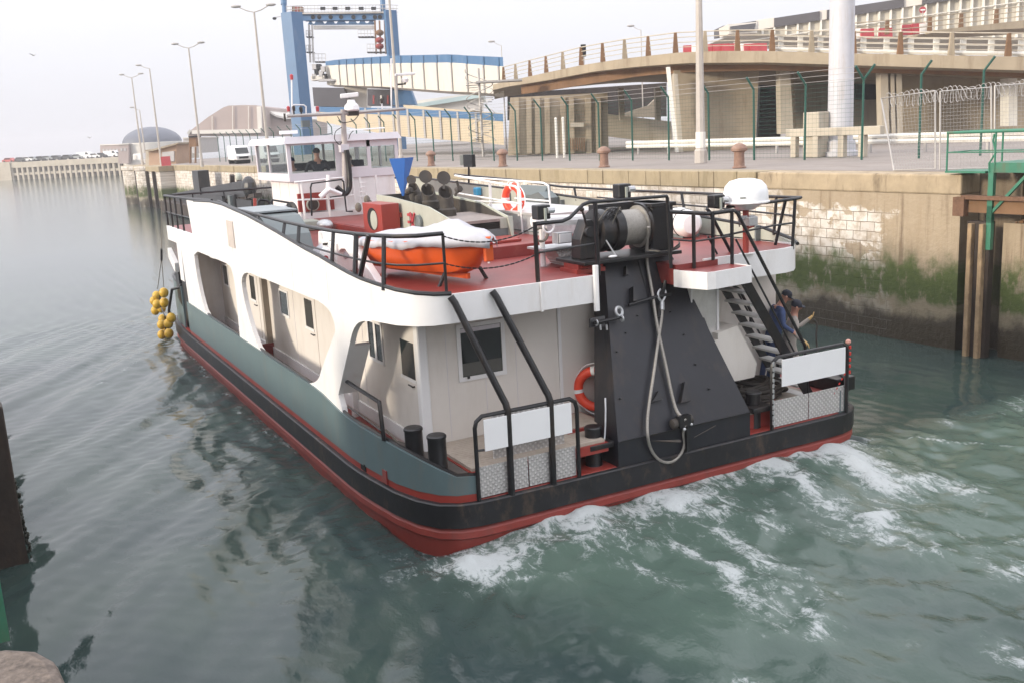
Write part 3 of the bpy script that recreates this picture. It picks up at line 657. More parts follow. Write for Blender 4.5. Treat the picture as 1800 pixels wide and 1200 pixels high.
MB().obx(R1(14.5, 4.2, 23.2), .06, .06, .5, QN, QA).build('leg', m_pgreen, gpl)
rebase(gpl, R1(14, 2.8))
rbm = thing('steel_beam', 'rusty horizontal steel beam crossing below the green platform', 'beam')
MB().obx(qp(22.72, 12.4, 4.10), .12, 3.85, .05, QN, QA).build('flange', M('rust_scale', (.16, .085, .05), .85, var=.3, scale=6), rbm)
MB().obx(qp(22.8, 12.4, 3.88), .04, 3.8, .17, QN, QA).build('web', m_brown, rbm)
MB().obx(qp(22.68, 16.3, 3.86), .1, .16, .24, QN, QA).build('bracket', bpy.data.materials['rust_scale'], rbm)
rebase(rbm, qp(22.7, 12.4, 3.7))
m_slot = M('worn_timber_face', (0.30, 0.21, 0.12), .8, var=.3, scale=3, stain=(.06, .035, .02), amt=1.0, stretch=.25, bump=.3, bscale=8)
for k, (al, z1, lb) in enumerate(((15.94, 3.45, 'worn upright fender baulk nearest the stone wall in the quay slot'), (15.62, 3.45, 'worn upright fender baulk nearest the recess in the quay slot'))):
    t = thing('fender_baulk', lb, 'fender', 'fender baulks in the quay slot')
    MB().obx(qp(22.66, al, 0.3), .10, .06, z1-.3, QN, QA).build('baulk', m_slot, t, bevel=.02)
    MB().obx(qp(22.80, al, 0.2), .10, .16, z1-.15, QN, QA).build('backing', m_tim, t)
    rebase(t, qp(22.7, al, -2.8))

# ================================================================== BACKGROUND
def lamp_post(base, h, heads, label, tilt=None, r=.10, grp='tall lamp posts along the quay', arm=.95):
    t = thing('lamp_post', label, 'lamp post', grp); base = Vector(base)
    top = base + ZV*h
    MB().tube([base, base.lerp(top, .5), top], [r*1.5, r*1.1, r*.75], 8).build('pole', m_pole, t, True)
    MB().lathe([(r*2.0, 0), (r*2.0, .5), (r*1.5, .6)], base, n=10).build('base', m_pole, t)
    for s in heads:
        e = top + RH*(s*arm) + ZV*.35
        a = MB().tube([top, top+RH*(s*arm*.5)+ZV*.12, e], r*.45, 6).build('arm', m_pole, t)
        MB().ell(e + RH*(s*.22)+ZV*.08, .36, .14, .11, 10, 6, RH, FH, ZV).build('lamp_head', m_gal2, a)
    rebase(t, base); return t
def gbase(px, d, z=GZ):
    p = at(px, 300, D=d); v = p - CAM; return Vector((p.x, p.y, z))
def post_at(pxb, pyt, d, **k):
    """post with its base under pixel column pxb at depth d and its top at pixel row pyt"""
    for _ in range(3): pass
    b0 = at(pxb, 285, D=d); b0 = Vector((b0.x, b0.y, GZ)); 
    # height from the picture row of the top
    lo, hi = 1, 40
    for _ in range(40):
        m_ = (lo+hi)/2; q = b0+ZV*m_; v = q-CAM; py = 600-FPX*v.dot(UP)/v.dot(FW)
        if py > pyt: lo = m_
        else: hi = m_
    return b0, lo
for pxb, pyt, d, heads, lb in (
    (250.5, 137, 122, (-1, 1), 'twin headed lamp post farthest left, standing before the slate dome'),
    (283.3, 121, 112, (-1,), 'single headed lamp post in front of the brick shed'),
    (354.7, 85, 90, (-1, 1), 'twin headed lamp post left of the hangar gable'),
    (473.5, 22, 68, (-1, 1), 'twin headed lamp post between the hangar and the blue gantry'),
    (705.6, -70, 62, (-1, 1), 'tall lamp post in front of the blue topped link span'),
    (1232, -170, 40.5, (-1, 1), 'tall lamp post with white painted foot before the viaduct')):
    bb, hh = post_at(pxb, pyt, d)
    t = lamp_post(bb, hh, heads, lb, r=.085 if d > 60 else .13)
    if d < 45:
        MB().lathe([(.21, .61), (.205, 1.25)], (0,0,0), n=10).build('painted_band', m_wrail, t)
bb, hh = post_at(257, 194, 140); lamp_post(bb, hh, (-1,), 'short faint lamp post between the two leftmost tall ones', r=.08, arm=.8)

# ---- viaduct (road deck curving over the quay buildings)
VX = [850, 1000, 1060, 1185, 1350, 1505, 1670, 1800, 1960]; VD = [78, 64, 60, 56, 53, 51, 49, 48, 47]
vd = lambda x: float(np.interp(x, VX, VD))
TX = [862, 880.6, 961, 1022, 1100, 1189, 1267, 1350, 1505, 1672, 1800, 1960]; TY = [150, 145.8, 128, 115, 103, 93, 90, 90, 94.4, 97.8, 100, 103]
BX = [862, 880.6, 961, 1044, 1128, 1211, 1350, 1505, 1800, 1960]; BY = [160, 154.5, 141.7, 126, 116.7, 111, 110, 115, 124, 129]
GX = [900, 914, 961, 1044, 1128, 1211, 1350, 1505, 1672, 1800, 1960]; GY = [168, 166, 160, 146.5, 133.5, 127, 123.5, 127, 131, 136.5, 142]
xs_v = list(np.linspace(866, 1940, 44))
via = thing('viaduct', 'curved concrete road viaduct with brown posts and triple rails', 'viaduct')
def strip(xs, top, bot, dep, back, name, mat, parent, off=0, smooth=False):
    b = MB(); o = 0
    for x in xs:
        d = dep(x)+off; a_ = at(x, top(x), D=d); c_ = at(x, bot(x), D=d); c_ = Vector((a_.x, a_.y, c_.z))
        b.v += [a_, c_, c_+FH*back, a_+FH*back]
    n = len(xs)
    for i in range(n-1):
        a_ = 4*i
        for k in range(4): b.f.append([a_+k, a_+(k+1)%4, a_+4+(k+1)%4, a_+4+k])
    b.f += [[0,1,2,3], [4*n-1, 4*n-2, 4*n-3, 4*n-4]]
    return b.build(name, mat, parent, smooth)
ip = lambda A, B: (lambda x: float(np.interp(x, A, B)))
strip(xs_v, ip(TX, TY), ip(BX, BY), vd, 22.0, 'deck', m_conc, via, 0, True)
strip([x for x in xs_v if x > 900], lambda x: ip(BX, BY)(x)-.5, ip(GX, GY), vd, .5, 'girder', m_brown, via, 1.6)
strip([x for x in xs_v if x > 900], lambda x: ip(BX, BY)(x)-.5, ip(GX, GY), vd, .5, 'girder', m_brown, via, 8.6)
prs = [886, 907, 932, 960.5, 990, 1022, 1060, 1098.6, 1140, 1188, 1240, 1297, 1358, 1427, 1501, 1583, 1673, 1773, 1885]
tops = []
for k, x in enumerate(prs):
    p = at(x, ip(TX, TY)(x), D=vd(x)+.15)
    MB().prism([p-RH*.16, p+RH*.16, p+RH*.075+ZV*1.10, p-RH*.075+ZV*1.10], FH*.14).build('post', m_brown if k % 3 != 1 else m_conc, via)
    tops.append(p+FH*.1)
for hz, r_ in ((1.10, .035), (.84, .028), (.56, .028), (.30, .022)): MB().tube([p+ZV*hz for p in tops], r_, 6).build('rail', m_concl, via)
near_ = [q+FH*.45 for q, x in zip(tops, prs) if x > 1340]
MB().tube([q+ZV*.17 for q in near_], .12, 6).build('crash_barrier', m_wrail, via)
for hz in (.58, .86): MB().tube([q+ZV*hz for q in near_], .05, 6).build('crash_rail', m_wrail, via)
for a_, c_ in zip(near_[:-1], near_[1:]):
    for t_ in (.3, .8): MB().obx(a_.lerp(c_, t_)+ZV*.45+FH*.1, .13, .08, .45, RH, FH).build('barrier_post', m_wrail, via)
# piers and abutment walls
def wallq(pts, d, th, name, mat, parent):
    """wall slab facing the water: pixel outline at depth d, thickness going back"""
    P = [at(x, y, D=d) for x, y in pts]; return MB().prism(P, FH*th).build(name, mat, parent)
W1 = [(897, 172), (1068, 163), (1070, 268), (893, 274)]
wallq(W1, 66, 1.0, 'abutment_wall', m_conc, via)
for x0 in (903, 925, 940, 957, 985, 1000, 1030, 1047): wallq([(x0, 172), (x0+9, 171.5), (x0+10, 270), (x0+1, 271)], 65.6, .5, 'pilaster', m_conc, via)
wallq([(1003, 216), (1026, 216), (1026, 223.5), (1003, 223.5)], 65.3, .15, 'nameplate', m_concl, via)
for x0 in range(1002, 1030, 4): wallq([(x0, 243), (x0+1.5, 243), (x0+2, 265), (x0+.5, 265)], 65.4, .1, 'lattice', m_brown, via)
wallq([(1185, 124), (1334, 120), (1328, 262), (1196, 267)], 57.5, 1.2, 'pier_wall', m_conc, via)
wallq([(1173, 118), (1178, 118), (1193, 268), (1189, 268)], 55.5, .5, 'pale_edge_strip', m_wrail, via)  # white slab puts the sunlit left edge of the pier into colour
wallq([(1184, 130), (1191, 130), (1201, 268), (1194, 268)], 56.3, .6, 'pale_edge_strip', m_concl, via)
wallq([(1371, 124), (1389, 124), (1395, 234), (1373, 236)], 56, .9, 'pier', m_concl, via)
wallq([(1388, 126), (1395, 130), (1400, 234), (1395, 234)], 56.4, .9, 'pier', m_conc, via)
wallq([(1396, 130), (1560, 133), (1560, 250), (1396, 254)], 66, .9, 'abutment_wall', m_concl, via)
for x0, w_ in ((1548, 13), (1566, 6), (1576, 9)): wallq([(x0, 127), (x0+w_, 128), (x0+w_+3, 262), (x0+3, 263)], 52.5, .7, 'pier', m_concl, via)
wallq([(1580, 130), (1840, 138), (1840, 256), (1588, 262)], 55, 1.2, 'pier_wall', m_conc, via)
wallq([(1773, 138), (1788, 138), (1788, 222), (1773, 222)], 51.5, .9, 'pier', m_wrail, via)
wallq([(1337, 130), (1372, 130), (1372, 242), (1333, 243)], 72, .6, 'shade_wall', m_tim, via)  # dark slab put in for the shade under the viaduct
wallq([(1505, 128), (1556, 130), (1556, 175), (1505, 175)], 64, .6, 'shade_wall', m_tim, via)  # another dark slab in place of shade beneath the deck
# lower approach ramp seen through the first span
lr = thing('approach_ramp', 'pale concrete approach ramp wall seen beneath the viaduct', 'ramp')
wallq([(1069, 201), (1180, 214), (1182, 249), (1120, 247), (1069, 240)], 78, 1.2, 'wall', m_concl, lr)
wallq([(1100, 199), (1120, 192), (1140, 186), (1155, 172), (1156, 207), (1100, 205)], 84, 1.0, 'upper_wall', m_conc, lr)
for x0 in (1088, 1152): wallq([(x0, 155), (x0+9, 155), (x0+10, 212), (x0+2, 212)], 76, .8, 'column', m_concl, lr)
wallq([(892, 166), (960, 160), (1172, 146), (1172, 205), (892, 212)], 96, .5, 'shade_wall', m_tim, lr)  # dark wall added to carry the soffit's shade below the girder
rebase(lr, gbase(1120, 78)); rebase(via, gbase(1300, 55))
# small signal and lamps on the viaduct
tl = thing('traffic_light', 'black traffic signal head on the viaduct edge', 'traffic light'); p = at(1031, 112, D=63)+FH*2
MB().tube([p, p+ZV*1.0], .05, 6).build('pole', m_gal2, tl); MB().obx(p+ZV*.95, .16, .14, .38, RH, FH).build('signal_head', m_dark, tl)
for dz in (.2, -.05, -.3):
    MB().lathe([(.09, 0), (.10, .08)], p+ZV*(.95+dz)-FH*.22, FH, 10).build('visor', m_black, tl)
rebase(tl, p)
for x0, y0, d, lb in ((877, 97, 95, 'small street lamp on the viaduct beside the link span'), (1122, 70, 90, 'small street lamp above the middle of the viaduct')):
    p = at(x0+5, y0, D=d)
    lamp_post(Vector((p.x, p.y, GZ)), y0*0 + (at(x0, y0-16, D=d).z-GZ), (-1,), lb, r=.05, grp='street lamps on the viaduct', arm=.7)
# plastic barriers
bars = [(1215, 84, 1), (1230, 84, 0), (1252, 83, 1), (1268, 83, 1), (1283, 83, 1), (1306, 82, 0), (1322, 82, 1), (1310, 84, 0), (1333, 83, 1), (1502, 60, 0), (1524, 60, 1), (1556, 59, 1), (1597, 53, 1), (1614, 51, 1), (1627, 51, 0)]
proto = {}
for k, (x, y, red) in enumerate(bars):
    p = at(x, ip(TX, TY)(x), D=vd(x)); p = Vector((at(x, 90, D=vd(x)+5).x, at(x, 90, D=vd(x)+5).y, p.z)) if y > 65 else at(x, y+9, D=vd(x)+24); side = 'far left' if x < 1250 else 'left' if x < 1320 else 'middle' if x < 1400 else 'right'
    ORD = ('first', 'second', 'third', 'fourth', 'fifth', 'sixth', 'seventh', 'eighth', 'ninth', 'tenth', 'eleventh')
    part_ = [q for q in sorted(bars) if q[2] == red and (q[0] > 1450) == (x > 1450)]
    lb = ORD[part_.index(bars[k])] + (' red' if red else ' white') + ' plastic barrier from the left on the ' + ('upper road right of the high mast' if x > 1450 else 'viaduct left of the pale high mast')
    if red not in proto:
        t = thing('traffic_barrier', lb, 'barrier', ('red' if red else 'white') + ' plastic barriers on the viaduct')
        MB().prism([RH*-.48-FH*.22, RH*-.48+FH*.22, RH*-.48+FH*.09+ZV*.75, RH*-.48-FH*.09+ZV*.75], RH*.96).build('barrier_body', m_rb if red else m_wb, t)
        t.location = p; proto[red] = t
    else: clone(proto[red], p, lb)
# ---- terminal building
tb = thing('terminal_building', 'long pale panelled ferry terminal with dark slanted roof band', 'building')
rt = lambda x: 43-(x-1290)*.1520; rb_ = lambda x: 59-(x-1290)*.1540; fb = lambda x: 60+(x-1290)*.01
td = lambda x: 118-(x-1290)*.02
cuts = [1270, 1329, 1361, 1441, 1454, 1589, 1622, 1990]
for k in range(len(cuts)-1):
    strip([cuts[k]+.5, cuts[k+1]], lambda x: rt(x) - (0 if k % 2 == 0 else 1), rb_, td, 5, 'roof_panel', m_troof if k % 2 == 0 else m_pale, tb, (k % 2)*.2)
strip([1290, 1640, 1990], rb_, fb, td, 20, 'facade', m_tfac, tb, .8)
for x in np.arange(1340, 1985, 20.5): strip([x, x+2.4], lambda q: rb_(q)+.5, fb, td, .4, 'mullion', m_wrail, tb, .3)
strip([1290, 1640, 1990], lambda x: rb_(x)+16+(x-1290)*.01, lambda x: rb_(x)+17.2+(x-1290)*.01, td, .3, 'transom', m_wrail, tb, .5)
rebase(tb, gbase(1600, 115))
ab = thing('penthouse', 'low pale penthouse with dark louvred side at the terminal end', 'building')
wallq([(1280, 43), (1331, 39), (1331, 58), (1282, 60)], 112, 5, 'wall', m_pale, ab)
wallq([(1284, 47), (1329, 41), (1326, 53), (1285, 54.5)], 111.6, .3, 'louvre', m_troof, ab); rebase(ab, gbase(1300, 112))
ur = thing('upper_ramp', 'upper road ramp with railing at the right behind the viaduct', 'ramp')
strip([1640, 1720, 1800, 1900, 1990], ip([1640, 1800, 1990], [54, 36, 15]), ip([1640, 1800, 1990], [58, 50, 38]), lambda x: 72, 6, 'deck', m_conc, ur)
tp = []
for x in (1500, 1560, 1635, 1690, 1752, 1830, 1910):
    p = at(x, ip([1500, 1640, 1800, 1990], [66, 54, 36, 15])(x), D=73); tp.append(p)
    MB().prism([p-RH*.16, p+RH*.16, p+RH*.1+ZV*1.05, p-RH*.1+ZV*1.05], FH*.2).build('post', m_brown, ur)
for hz in (1.0, .65, .3): MB().tube([p+ZV*hz for p in tp], .035, 5).build('rail', m_conc, ur)
rebase(ur, gbase(1800, 72))
ns = thing('no_entry_sign', 'round red no entry sign on the viaduct before the terminal', 'road sign'); p = at(1622, 18, D=88)
MB().tube([p-ZV*2.0, p], .04, 6).build('pole', m_gal2, ns); MB().lathe([(.30, -.02), (.30, .02)], p, FH, 24).build('disc', m_rb, ns)
MB().obx(p-FH*.04, .21, .015, .06, RH, FH).build('white_bar', m_wb, ns); rebase(ns, p-ZV*2)

# ---- ferry link span and blue lifting gantry
def lsd(x): return float(np.interp(x, [540, 886], [134, 80]))
UX = [564, 594, 622, 694, 764, 792, 817, 886]; UY = [109.7, 105, 103, 98, 96.7, 95.8, 97.8, 101]
UBX = [564, 617, 703, 792, 872, 886]; UBY = [116, 114, 111.7, 110.6, 116.7, 117.5]
LBX = [564, 678, 789, 825, 886]; LBY = [149, 153, 161, 162.5, 166]
ls = thing('link_span', 'cream ferry link span girder with blue top flange', 'link span')
xx = list(np.linspace(572, 884, 20))
strip(xx, ip(UX, UY), ip(UBX, UBY), lsd, .8, 'top_flange', m_gb, ls)
strip(xx, lambda x: ip(UBX, UBY)(x)-.3, ip(LBX, LBY), lsd, 7, 'web', m_lcream, ls, .25)
for x in (594, 607, 621.5, 636, 650.5, 666, 683.5, 702, 720.5, 742, 765.5, 791, 818, 847.5, 874):
    w_ = 1.1+(x-590)/230
    strip([x, x+w_], lambda q: ip(UX, UY)(q)+.4, lambda q: ip(UBX, UBY)(q)+.2, lsd, .25, 'stiffener', m_gb, ls, -.22)
    strip([x, x+w_], lambda q: ip(UBX, UBY)(q)+.3, lambda q: ip(LBX, LBY)(q)-.5, lsd, .3, 'stiffener', m_gal2, ls, -.02)
rebase(ls, gbase(740, 100))
lr2 = thing('lower_link_span', 'lower cream ferry ramp with blue upper edge behind the fence', 'link span')
l2d = lambda x: float(np.interp(x, [550, 886], [112, 76]))
xx = list(np.linspace(556, 884, 16))
strip(xx, ip([556, 706, 850, 886], [188, 191, 198.6, 201]), ip([556, 706, 850, 886], [197, 203, 211, 214]), l2d, .8, 'top_flange', m_gb, lr2)
strip(xx, lambda x: ip([556, 706, 850, 886], [196.5, 202.5, 210.5, 213])(x), ip([556, 686, 858, 886], [213, 239, 253, 256]), l2d, 6, 'web', m_ltan, lr2, .3)
strip([x for x in xx if x > 690], ip([690, 850, 886], [183, 197, 200]), ip([690, 850, 886], [191.5, 199, 201.5]), l2d, 3, 'road_edge', m_ltan, lr2, 3)
for x in (640, 663, 688, 714, 742, 771, 802, 834): strip([x, x+3.4], ip([556, 706, 850, 886], [189, 192, 199.5, 202]), ip([556, 686, 858, 886], [212, 238, 252, 255]), l2d, .3, 'stiffener', m_gal2, lr2, -.1)
rebase(lr2, gbase(740, 90))
gd = thing('lifting_gantry', 'blue steel lifting gantry over the ferry ramp', 'gantry'); GD = 140
def gq(pts, name, mat, d=GD, th=.5): return wallq(pts, d, th, name, mat, gd)
def tower(x0, xm, x1, yt, yb, sh):
    # square tower turned so that two faces show
    a_ = at(x0, yb, D=GD+.9); b_ = at(xm, yb, D=GD); c_ = at(x1, yb, D=GD+1.2); a_.z = c_.z = b_.z = 4.0; d_ = a_+c_-b_
    top = at(xm-sh, yt, D=GD).z
    return MB().prism([a_, b_, c_, d_], (0, 0, top-4.0)).build('tower', m_gb, gd)
tower(514, 532, 551, 26, 235, 16); tower(690.5, 694, 713, 23, 235, 14)
gq([(526, 24.8), (686, 22.8), (687, 34.8), (527, 36.8)], 'cross_beam', m_gb)
for x in (550, 561, 581, 599.5, 621, 640, 659, 668, 679): MB().lathe([(.30, 0), (.30, .12)], at(x, 30.5, D=GD-.1), FH, 14).build('beam_hole', m_dark, gd)
b = MB(); xs_ = [540, 551, 571, 590, 610, 629, 645, 660]
gq([(537, 36), (660, 35), (660, 37), (537, 38)], 'truss_chord', m_gb, GD+.4); gq([(545, 42), (660, 41), (660, 43.4), (545, 44)], 'truss_chord', m_gb, GD+.4)
for x0, x1 in zip(xs_[:-1], xs_[1:]):
    gq([(x0+4.6, 37), (x1-4.6, 37), (x1-1, 43), (x0+1, 43)], 'truss_web', m_gb, GD+.4)
gq([(551, 45.4), (657, 45.4), (657, 51), (551, 51.6)], 'lifting_beam', m_gal2, GD+.6, .8)
gq([(523, 23.6), (686, 21.5), (686, 23.2), (523, 25.2)], 'walkway', m_lcream, GD-.4, 1.2)
for hz in (0.0, -6, -12): MB().tube([at(502, 24+hz, D=GD-.5), at(533, 22+hz, D=GD-.5), at(686, 21+hz, D=GD-.5), at(700, 22+hz, D=GD-.5)], .05, 4).build('handrail', m_gal2, gd)
b = MB()
for x in np.arange(505, 700, 6): b.tube([at(x, 23.2, D=GD-.5), at(x-.4, 9.6, D=GD-.5)], .03, 4)
b.build('handrail_posts', m_gal2, gd)
for x in (567, 588.5, 611, 634.5, 656.5): gq([(x-4, 12.5), (x+4, 12.5), (x+4, 17.5), (x-4, 17.5)], 'floodlight', m_dark, GD-.7, .5)
for x in (513, 519, 525): gq([(x, 12), (x+6, 12), (x+6, 22), (x, 22)], 'winch_house', m_brown if x != 519 else m_redb, GD-.3, 1.2)
MB().tube([at(500.5, 40, D=GD-.3), at(498, -30, D=GD-.3)], .32, 10).build('mast', m_gb, gd, True); MB().tube([at(499, 9, D=GD-.3), at(498, -30, D=GD-.3)], .42, 10).build('mast', m_gb, gd, True)
MB().tube([at(673.5, 20, D=GD), at(671, -30, D=GD)], .36, 10).build('mast', m_gb, gd, True)
MB().tube([at(482, 31, D=GD-.5), at(507, 28, D=GD-.5)], .06, 5).build('camera_arm', m_gal2, gd); MB().ell(at(482.5, 33, D=GD-.5), .3, .25, .2).build('floodlight', m_dark, gd)
for x0, y0, y1 in ((659, 37, 95), (667, 37, 95), (676, 37, 95), (543, 44, 110), (548.5, 44, 110)):
    MB().bar(at(x0, y0, D=GD-.3), at(x0+2.5, y1, D=GD-.3), .22).build('guide_rail', m_brown if x0 > 600 else m_gal2, gd)
for y in (58, 71, 82): MB().ell(at(667.5, y, D=GD-.6), .62, .45, .42).build('lift_motor', m_redb if y > 60 else m_brown, gd)
b = MB()
for (x0, y0, x1, y1) in ((629, 53, 657, 66), (645, 78, 677, 93), (553, 95, 572, 110), (538, 54, 549, 66), (538, 80, 550, 93)):
    n_ = max(3, int((x1-x0)/5))
    gq([(x0, y1-1.6), (x1, y1-2), (x1, y1), (x0, y1)], 'platform', m_dark, GD-.6, 1.4)
    b = MB()
    for i in range(n_+1):
        x = x0+(x1-x0)*i/n_; b.tube([at(x, y0, D=GD-.6), at(x+.3, y1, D=GD-.6)], .035, 4)
    for y in (y0, (y0+y1)/2): b.tube([at(x0, y, D=GD-.6), at(x1, y, D=GD-.6)], .035, 4)
    b.build('cage_rail', m_gal2, gd)
b = MB()
for y in np.arange(25, 96, 3.0): b.tube([at(695+(y-25)*.06, y, D=GD-.5), at(699+(y-25)*.06, y, D=GD-.5)], .04, 4)
b.build('ladder', m_gal2, gd)
b = MB()
for k, (x0, y0) in enumerate(((548, 113), (556, 113), (563, 117), (552, 122), (560, 126), (566, 130), (548, 130))): gq([(x0, y0), (x0+7, y0), (x0+8, y0+9), (x0+1, y0+10)], 'ramp_machinery', m_dark if k % 2 else m_gal2, 128, 1.0)
gq([(546, 134), (570, 133), (571, 140), (547, 142)], 'ramp_hinge', m_lcream, 128, 2); gq([(560, 139), (594, 139), (594, 142), (560, 144)], 'ramp_hinge', m_gal2, 127, 1)
rebase(gd, gbase(532, GD, 4.0))
rs = thing('ramp_shelter', 'dark corrugated ramp shelter below the link span', 'shelter')
wallq([(549, 154), (603, 155), (619, 187), (552, 187)], 125, 5, 'side', m_troof, rs); wallq([(603, 152), (645, 156), (645, 190), (619, 187)], 127, 4, 'end', m_pale, rs); rebase(rs, gbase(585, 125))
rs2 = thing('ramp_flap', 'blue and dark raised ramp flap right of the shelter', 'ramp')
wallq([(646, 157), (690, 158), (690, 186), (646, 186)], 118, 3, 'machinery', m_troof, rs2); wallq([(690, 158), (722, 159), (731, 184), (690, 185)], 117.5, 3, 'flap', m_gb, rs2)
for x in (655, 668, 680): wallq([(x, 168), (x+3, 168), (x+3, 183), (x, 183)], 117.4, .3, 'bracket', m_redb if x != 668 else m_wrail, rs2)
rebase(rs2, gbase(690, 117))
wh = thing('warehouse', 'low pale green roofed warehouse beyond the spiral stair', 'building')
wallq([(728, 178), (830, 164), (846, 166), (846, 200), (728, 196)], 150, 20, 'wall', m_pale, wh); wallq([(726, 184), (850, 163), (850, 171), (732, 190)], 149, 24, 'roof', M('pale_roof', (.42, .52, .50), .5, var=.05, scale=.2), wh); rebase(wh, gbase(790, 150))
# spiral stair at the viaduct end
sp_ = thing('spiral_stair', 'grey steel spiral stair beside the end of the viaduct', 'stair'); b0 = gbase(851, 70); zt = at(846, 148, D=70).z
MB().tube([b0, b0+ZV*(zt-GZ+1)], .09, 8).build('column', m_gal2, sp_); N_ = 34; pr_ = []
for k in range(N_):
    a_ = k*2*math.pi/13; r_ = .95; z = (k+1)*(zt-GZ)/N_; d1 = RH*math.cos(a_)+FH*math.sin(a_); d2 = RH*math.cos(a_+.46)+FH*math.sin(a_+.46)
    MB().prism([b0+ZV*z, b0+ZV*z+d1*r_, b0+ZV*z+d2*r_], ZV*.05).build('tread', m_gal2, sp_); pr_.append(b0+ZV*(z+.95)+d1*r_)
MB().tube(pr_, .03, 5).build('handrail', m_gal2, sp_); MB().tube([p-ZV*.45 for p in pr_], .02, 5).build('handrail', m_gal2, sp_)
MB().obx(b0+ZV*(zt-GZ+.05)+RH*1.4, 1.6, .8, .06, RH, FH).build('landing', m_gal2, sp_); rebase(sp_, b0)
wp = None
for k, (x0, lb) in enumerate(((978.5, 'left one of two slim white posts by the abutment wall'), (991, 'right one of two slim white posts by the abutment wall'))):
    p = gbase(x0+2, 58); t = thing('white_post', lb, 'post', 'slim white posts by the abutment')
    MB().tube([p, p+ZV*2.25], .075, 8).build('post', m_wrail, t); MB().lathe([(.09, 2.25), (.05, 2.34)], p, n=8).build('cap', m_wrail, t); rebase(t, p)

# ---- left background: hangar, dome, shed, jetty
hg = thing('hangar', 'large pinkish translucent hangar with sloping roof', 'hangar')
P = [(331, 240), (333, 229), (392, 186), (452, 185), (456, 227)]
HQ = [at(x, y, D=205) for x, y in [(331, 236), (336, 229), (366, 206), (393, 189), (402, 186), (430, 185), (450, 185.5), (456, 188), (458, 228), (458, 240), (331, 240)]]
MB().prism(HQ, FH*45).build('gable', m_hang, hg)
for a_, c_ in ((HQ[0], HQ[1]), (HQ[7], HQ[8])): MB().bar(a_-FH*.3, c_-FH*.3, .9, .5).build('edge_trim', m_pale, hg)
wallq([(337, 229.5), (458, 227), (458, 234), (337, 236)], 204, .5, 'base_band', m_pale, hg)
for x in (372, 408, 436): wallq([(x, 205 if x < 380 else 187), (x+1.2, 204 if x < 380 else 187), (x+1.5, 229), (x+.3, 229)], 204.6, .2, 'panel_joint', m_pale, hg)
rebase(hg, gbase(395, 225))
hb = thing('hangar_annex', 'lower grey curved annex right of the hangar gable', 'hangar')
MB().prism([at(x, y, D=215) for x, y in [(459, 240), (459, 192), (472, 195), (485, 203), (500, 207), (520, 208), (520, 240)]], FH*40).build('hall', m_hang, hb); MB().prism([at(x, y, D=214) for x, y in [(460, 191.5), (472, 194.5), (485, 202.5), (500, 206), (520, 207), (520, 210), (500, 209.5), (485, 206), (472, 198), (460, 195)]], FH*41).build('roof', m_pale, hb); rebase(hb, gbase(490, 215))
dm = thing('domed_hall', 'wide slate domed hall on a pale drum', 'hall')
cc = at(268, 252, D=270); rr_ = (at(318, 252, D=270)-at(218, 252, D=270)).length/2
MB().lathe([(rr_*math.cos(t_), rr_*.56*math.sin(t_)) for t_ in np.linspace(0, math.pi/2, 12)], cc, n=40).build('dome', m_dome, dm, True)
MB().lathe([(rr_*1.01, -7.5), (rr_*1.01, .1), (rr_, .2)], cc, n=40).build('drum', m_pale, dm, True)
rebase(dm, cc-ZV*7)
for x0, y0, x1, y1, d, mt_, lb in ((176, 256, 214, 284, 300, m_hang, 'low hazy pinkish block at the foot of the dome, leftmost'), (208, 255, 226, 288, 262, m_hang, 'narrow pale block left of the domed hall'), (322, 244, 345, 270, 150, m_gal2, 'grey block between shed and green fence')):
    t = thing('harbour_building', lb, 'building'); wallq([(x0, y0), (x1, y0-1), (x1, y1), (x0, y1)], d, 12, 'wall', mt_, t); wallq([(x0-.6, y0-1.6), (x1+.6, y0-2.6), (x1+.6, y0-.8), (x0-.6, y0+.2)], d-.3, 12.6, 'roof', m_pale, t)
    for xw in np.arange(x0+4, x1-4, 6): wallq([(xw, y0+6), (xw+3, y0+6), (xw+3, y0+11), (xw, y0+11)], d-.15, .1, 'window', m_gal2, t)
    rebase(t, gbase((x0+x1)/2, d))
sh = thing('brick_shed', 'small brick shed with slanted roof at the quay end', 'shed')
wallq([(262, 266), (310, 254), (310, 293), (262, 293)], 118, 6, 'wall', m_brick, sh); wallq([(256, 264), (265, 263), (265, 292), (256, 292)], 118.5, 5, 'pier', m_concl, sh)
wallq([(255, 264), (268, 262.5), (313, 251), (313, 253.4), (268, 266), (255, 266.5)], 117.5, 7, 'roof', m_conc, sh)
wallq([(285, 268), (306, 266), (306, 284), (285, 285)], 117.8, .2, 'shutter', m_gal2, sh); rebase(sh, gbase(285, 118))
dk = thing('dark_tank', 'dark brown square tank before the grey block', 'tank'); wallq([(332, 241), (344, 240), (345, 258), (332, 259)], 115, 1.5, 'tank_body', m_brown, dk)
wallq([(331, 240), (345, 239), (345, 241.4), (331, 242.4)], 114.8, 1.9, 'lid', m_dark, dk)
for x in (333, 342): wallq([(x, 259), (x+1.6, 259), (x+1.6, 292), (x, 292)], 115, .4, 'leg', m_brown, dk)
rebase(dk, gbase(338, 115))
ct = thing('white_container', 'small white site container by the leftmost lamp post', 'container'); wallq([(234, 271), (247, 270), (247, 281), (234, 281.6)], 135, 3, 'box', m_wb, ct); wallq([(236, 273), (240, 272.8), (240, 280), (236, 280.2)], 134.9, .08, 'door', m_pale, ct); rebase(ct, gbase(240, 135))
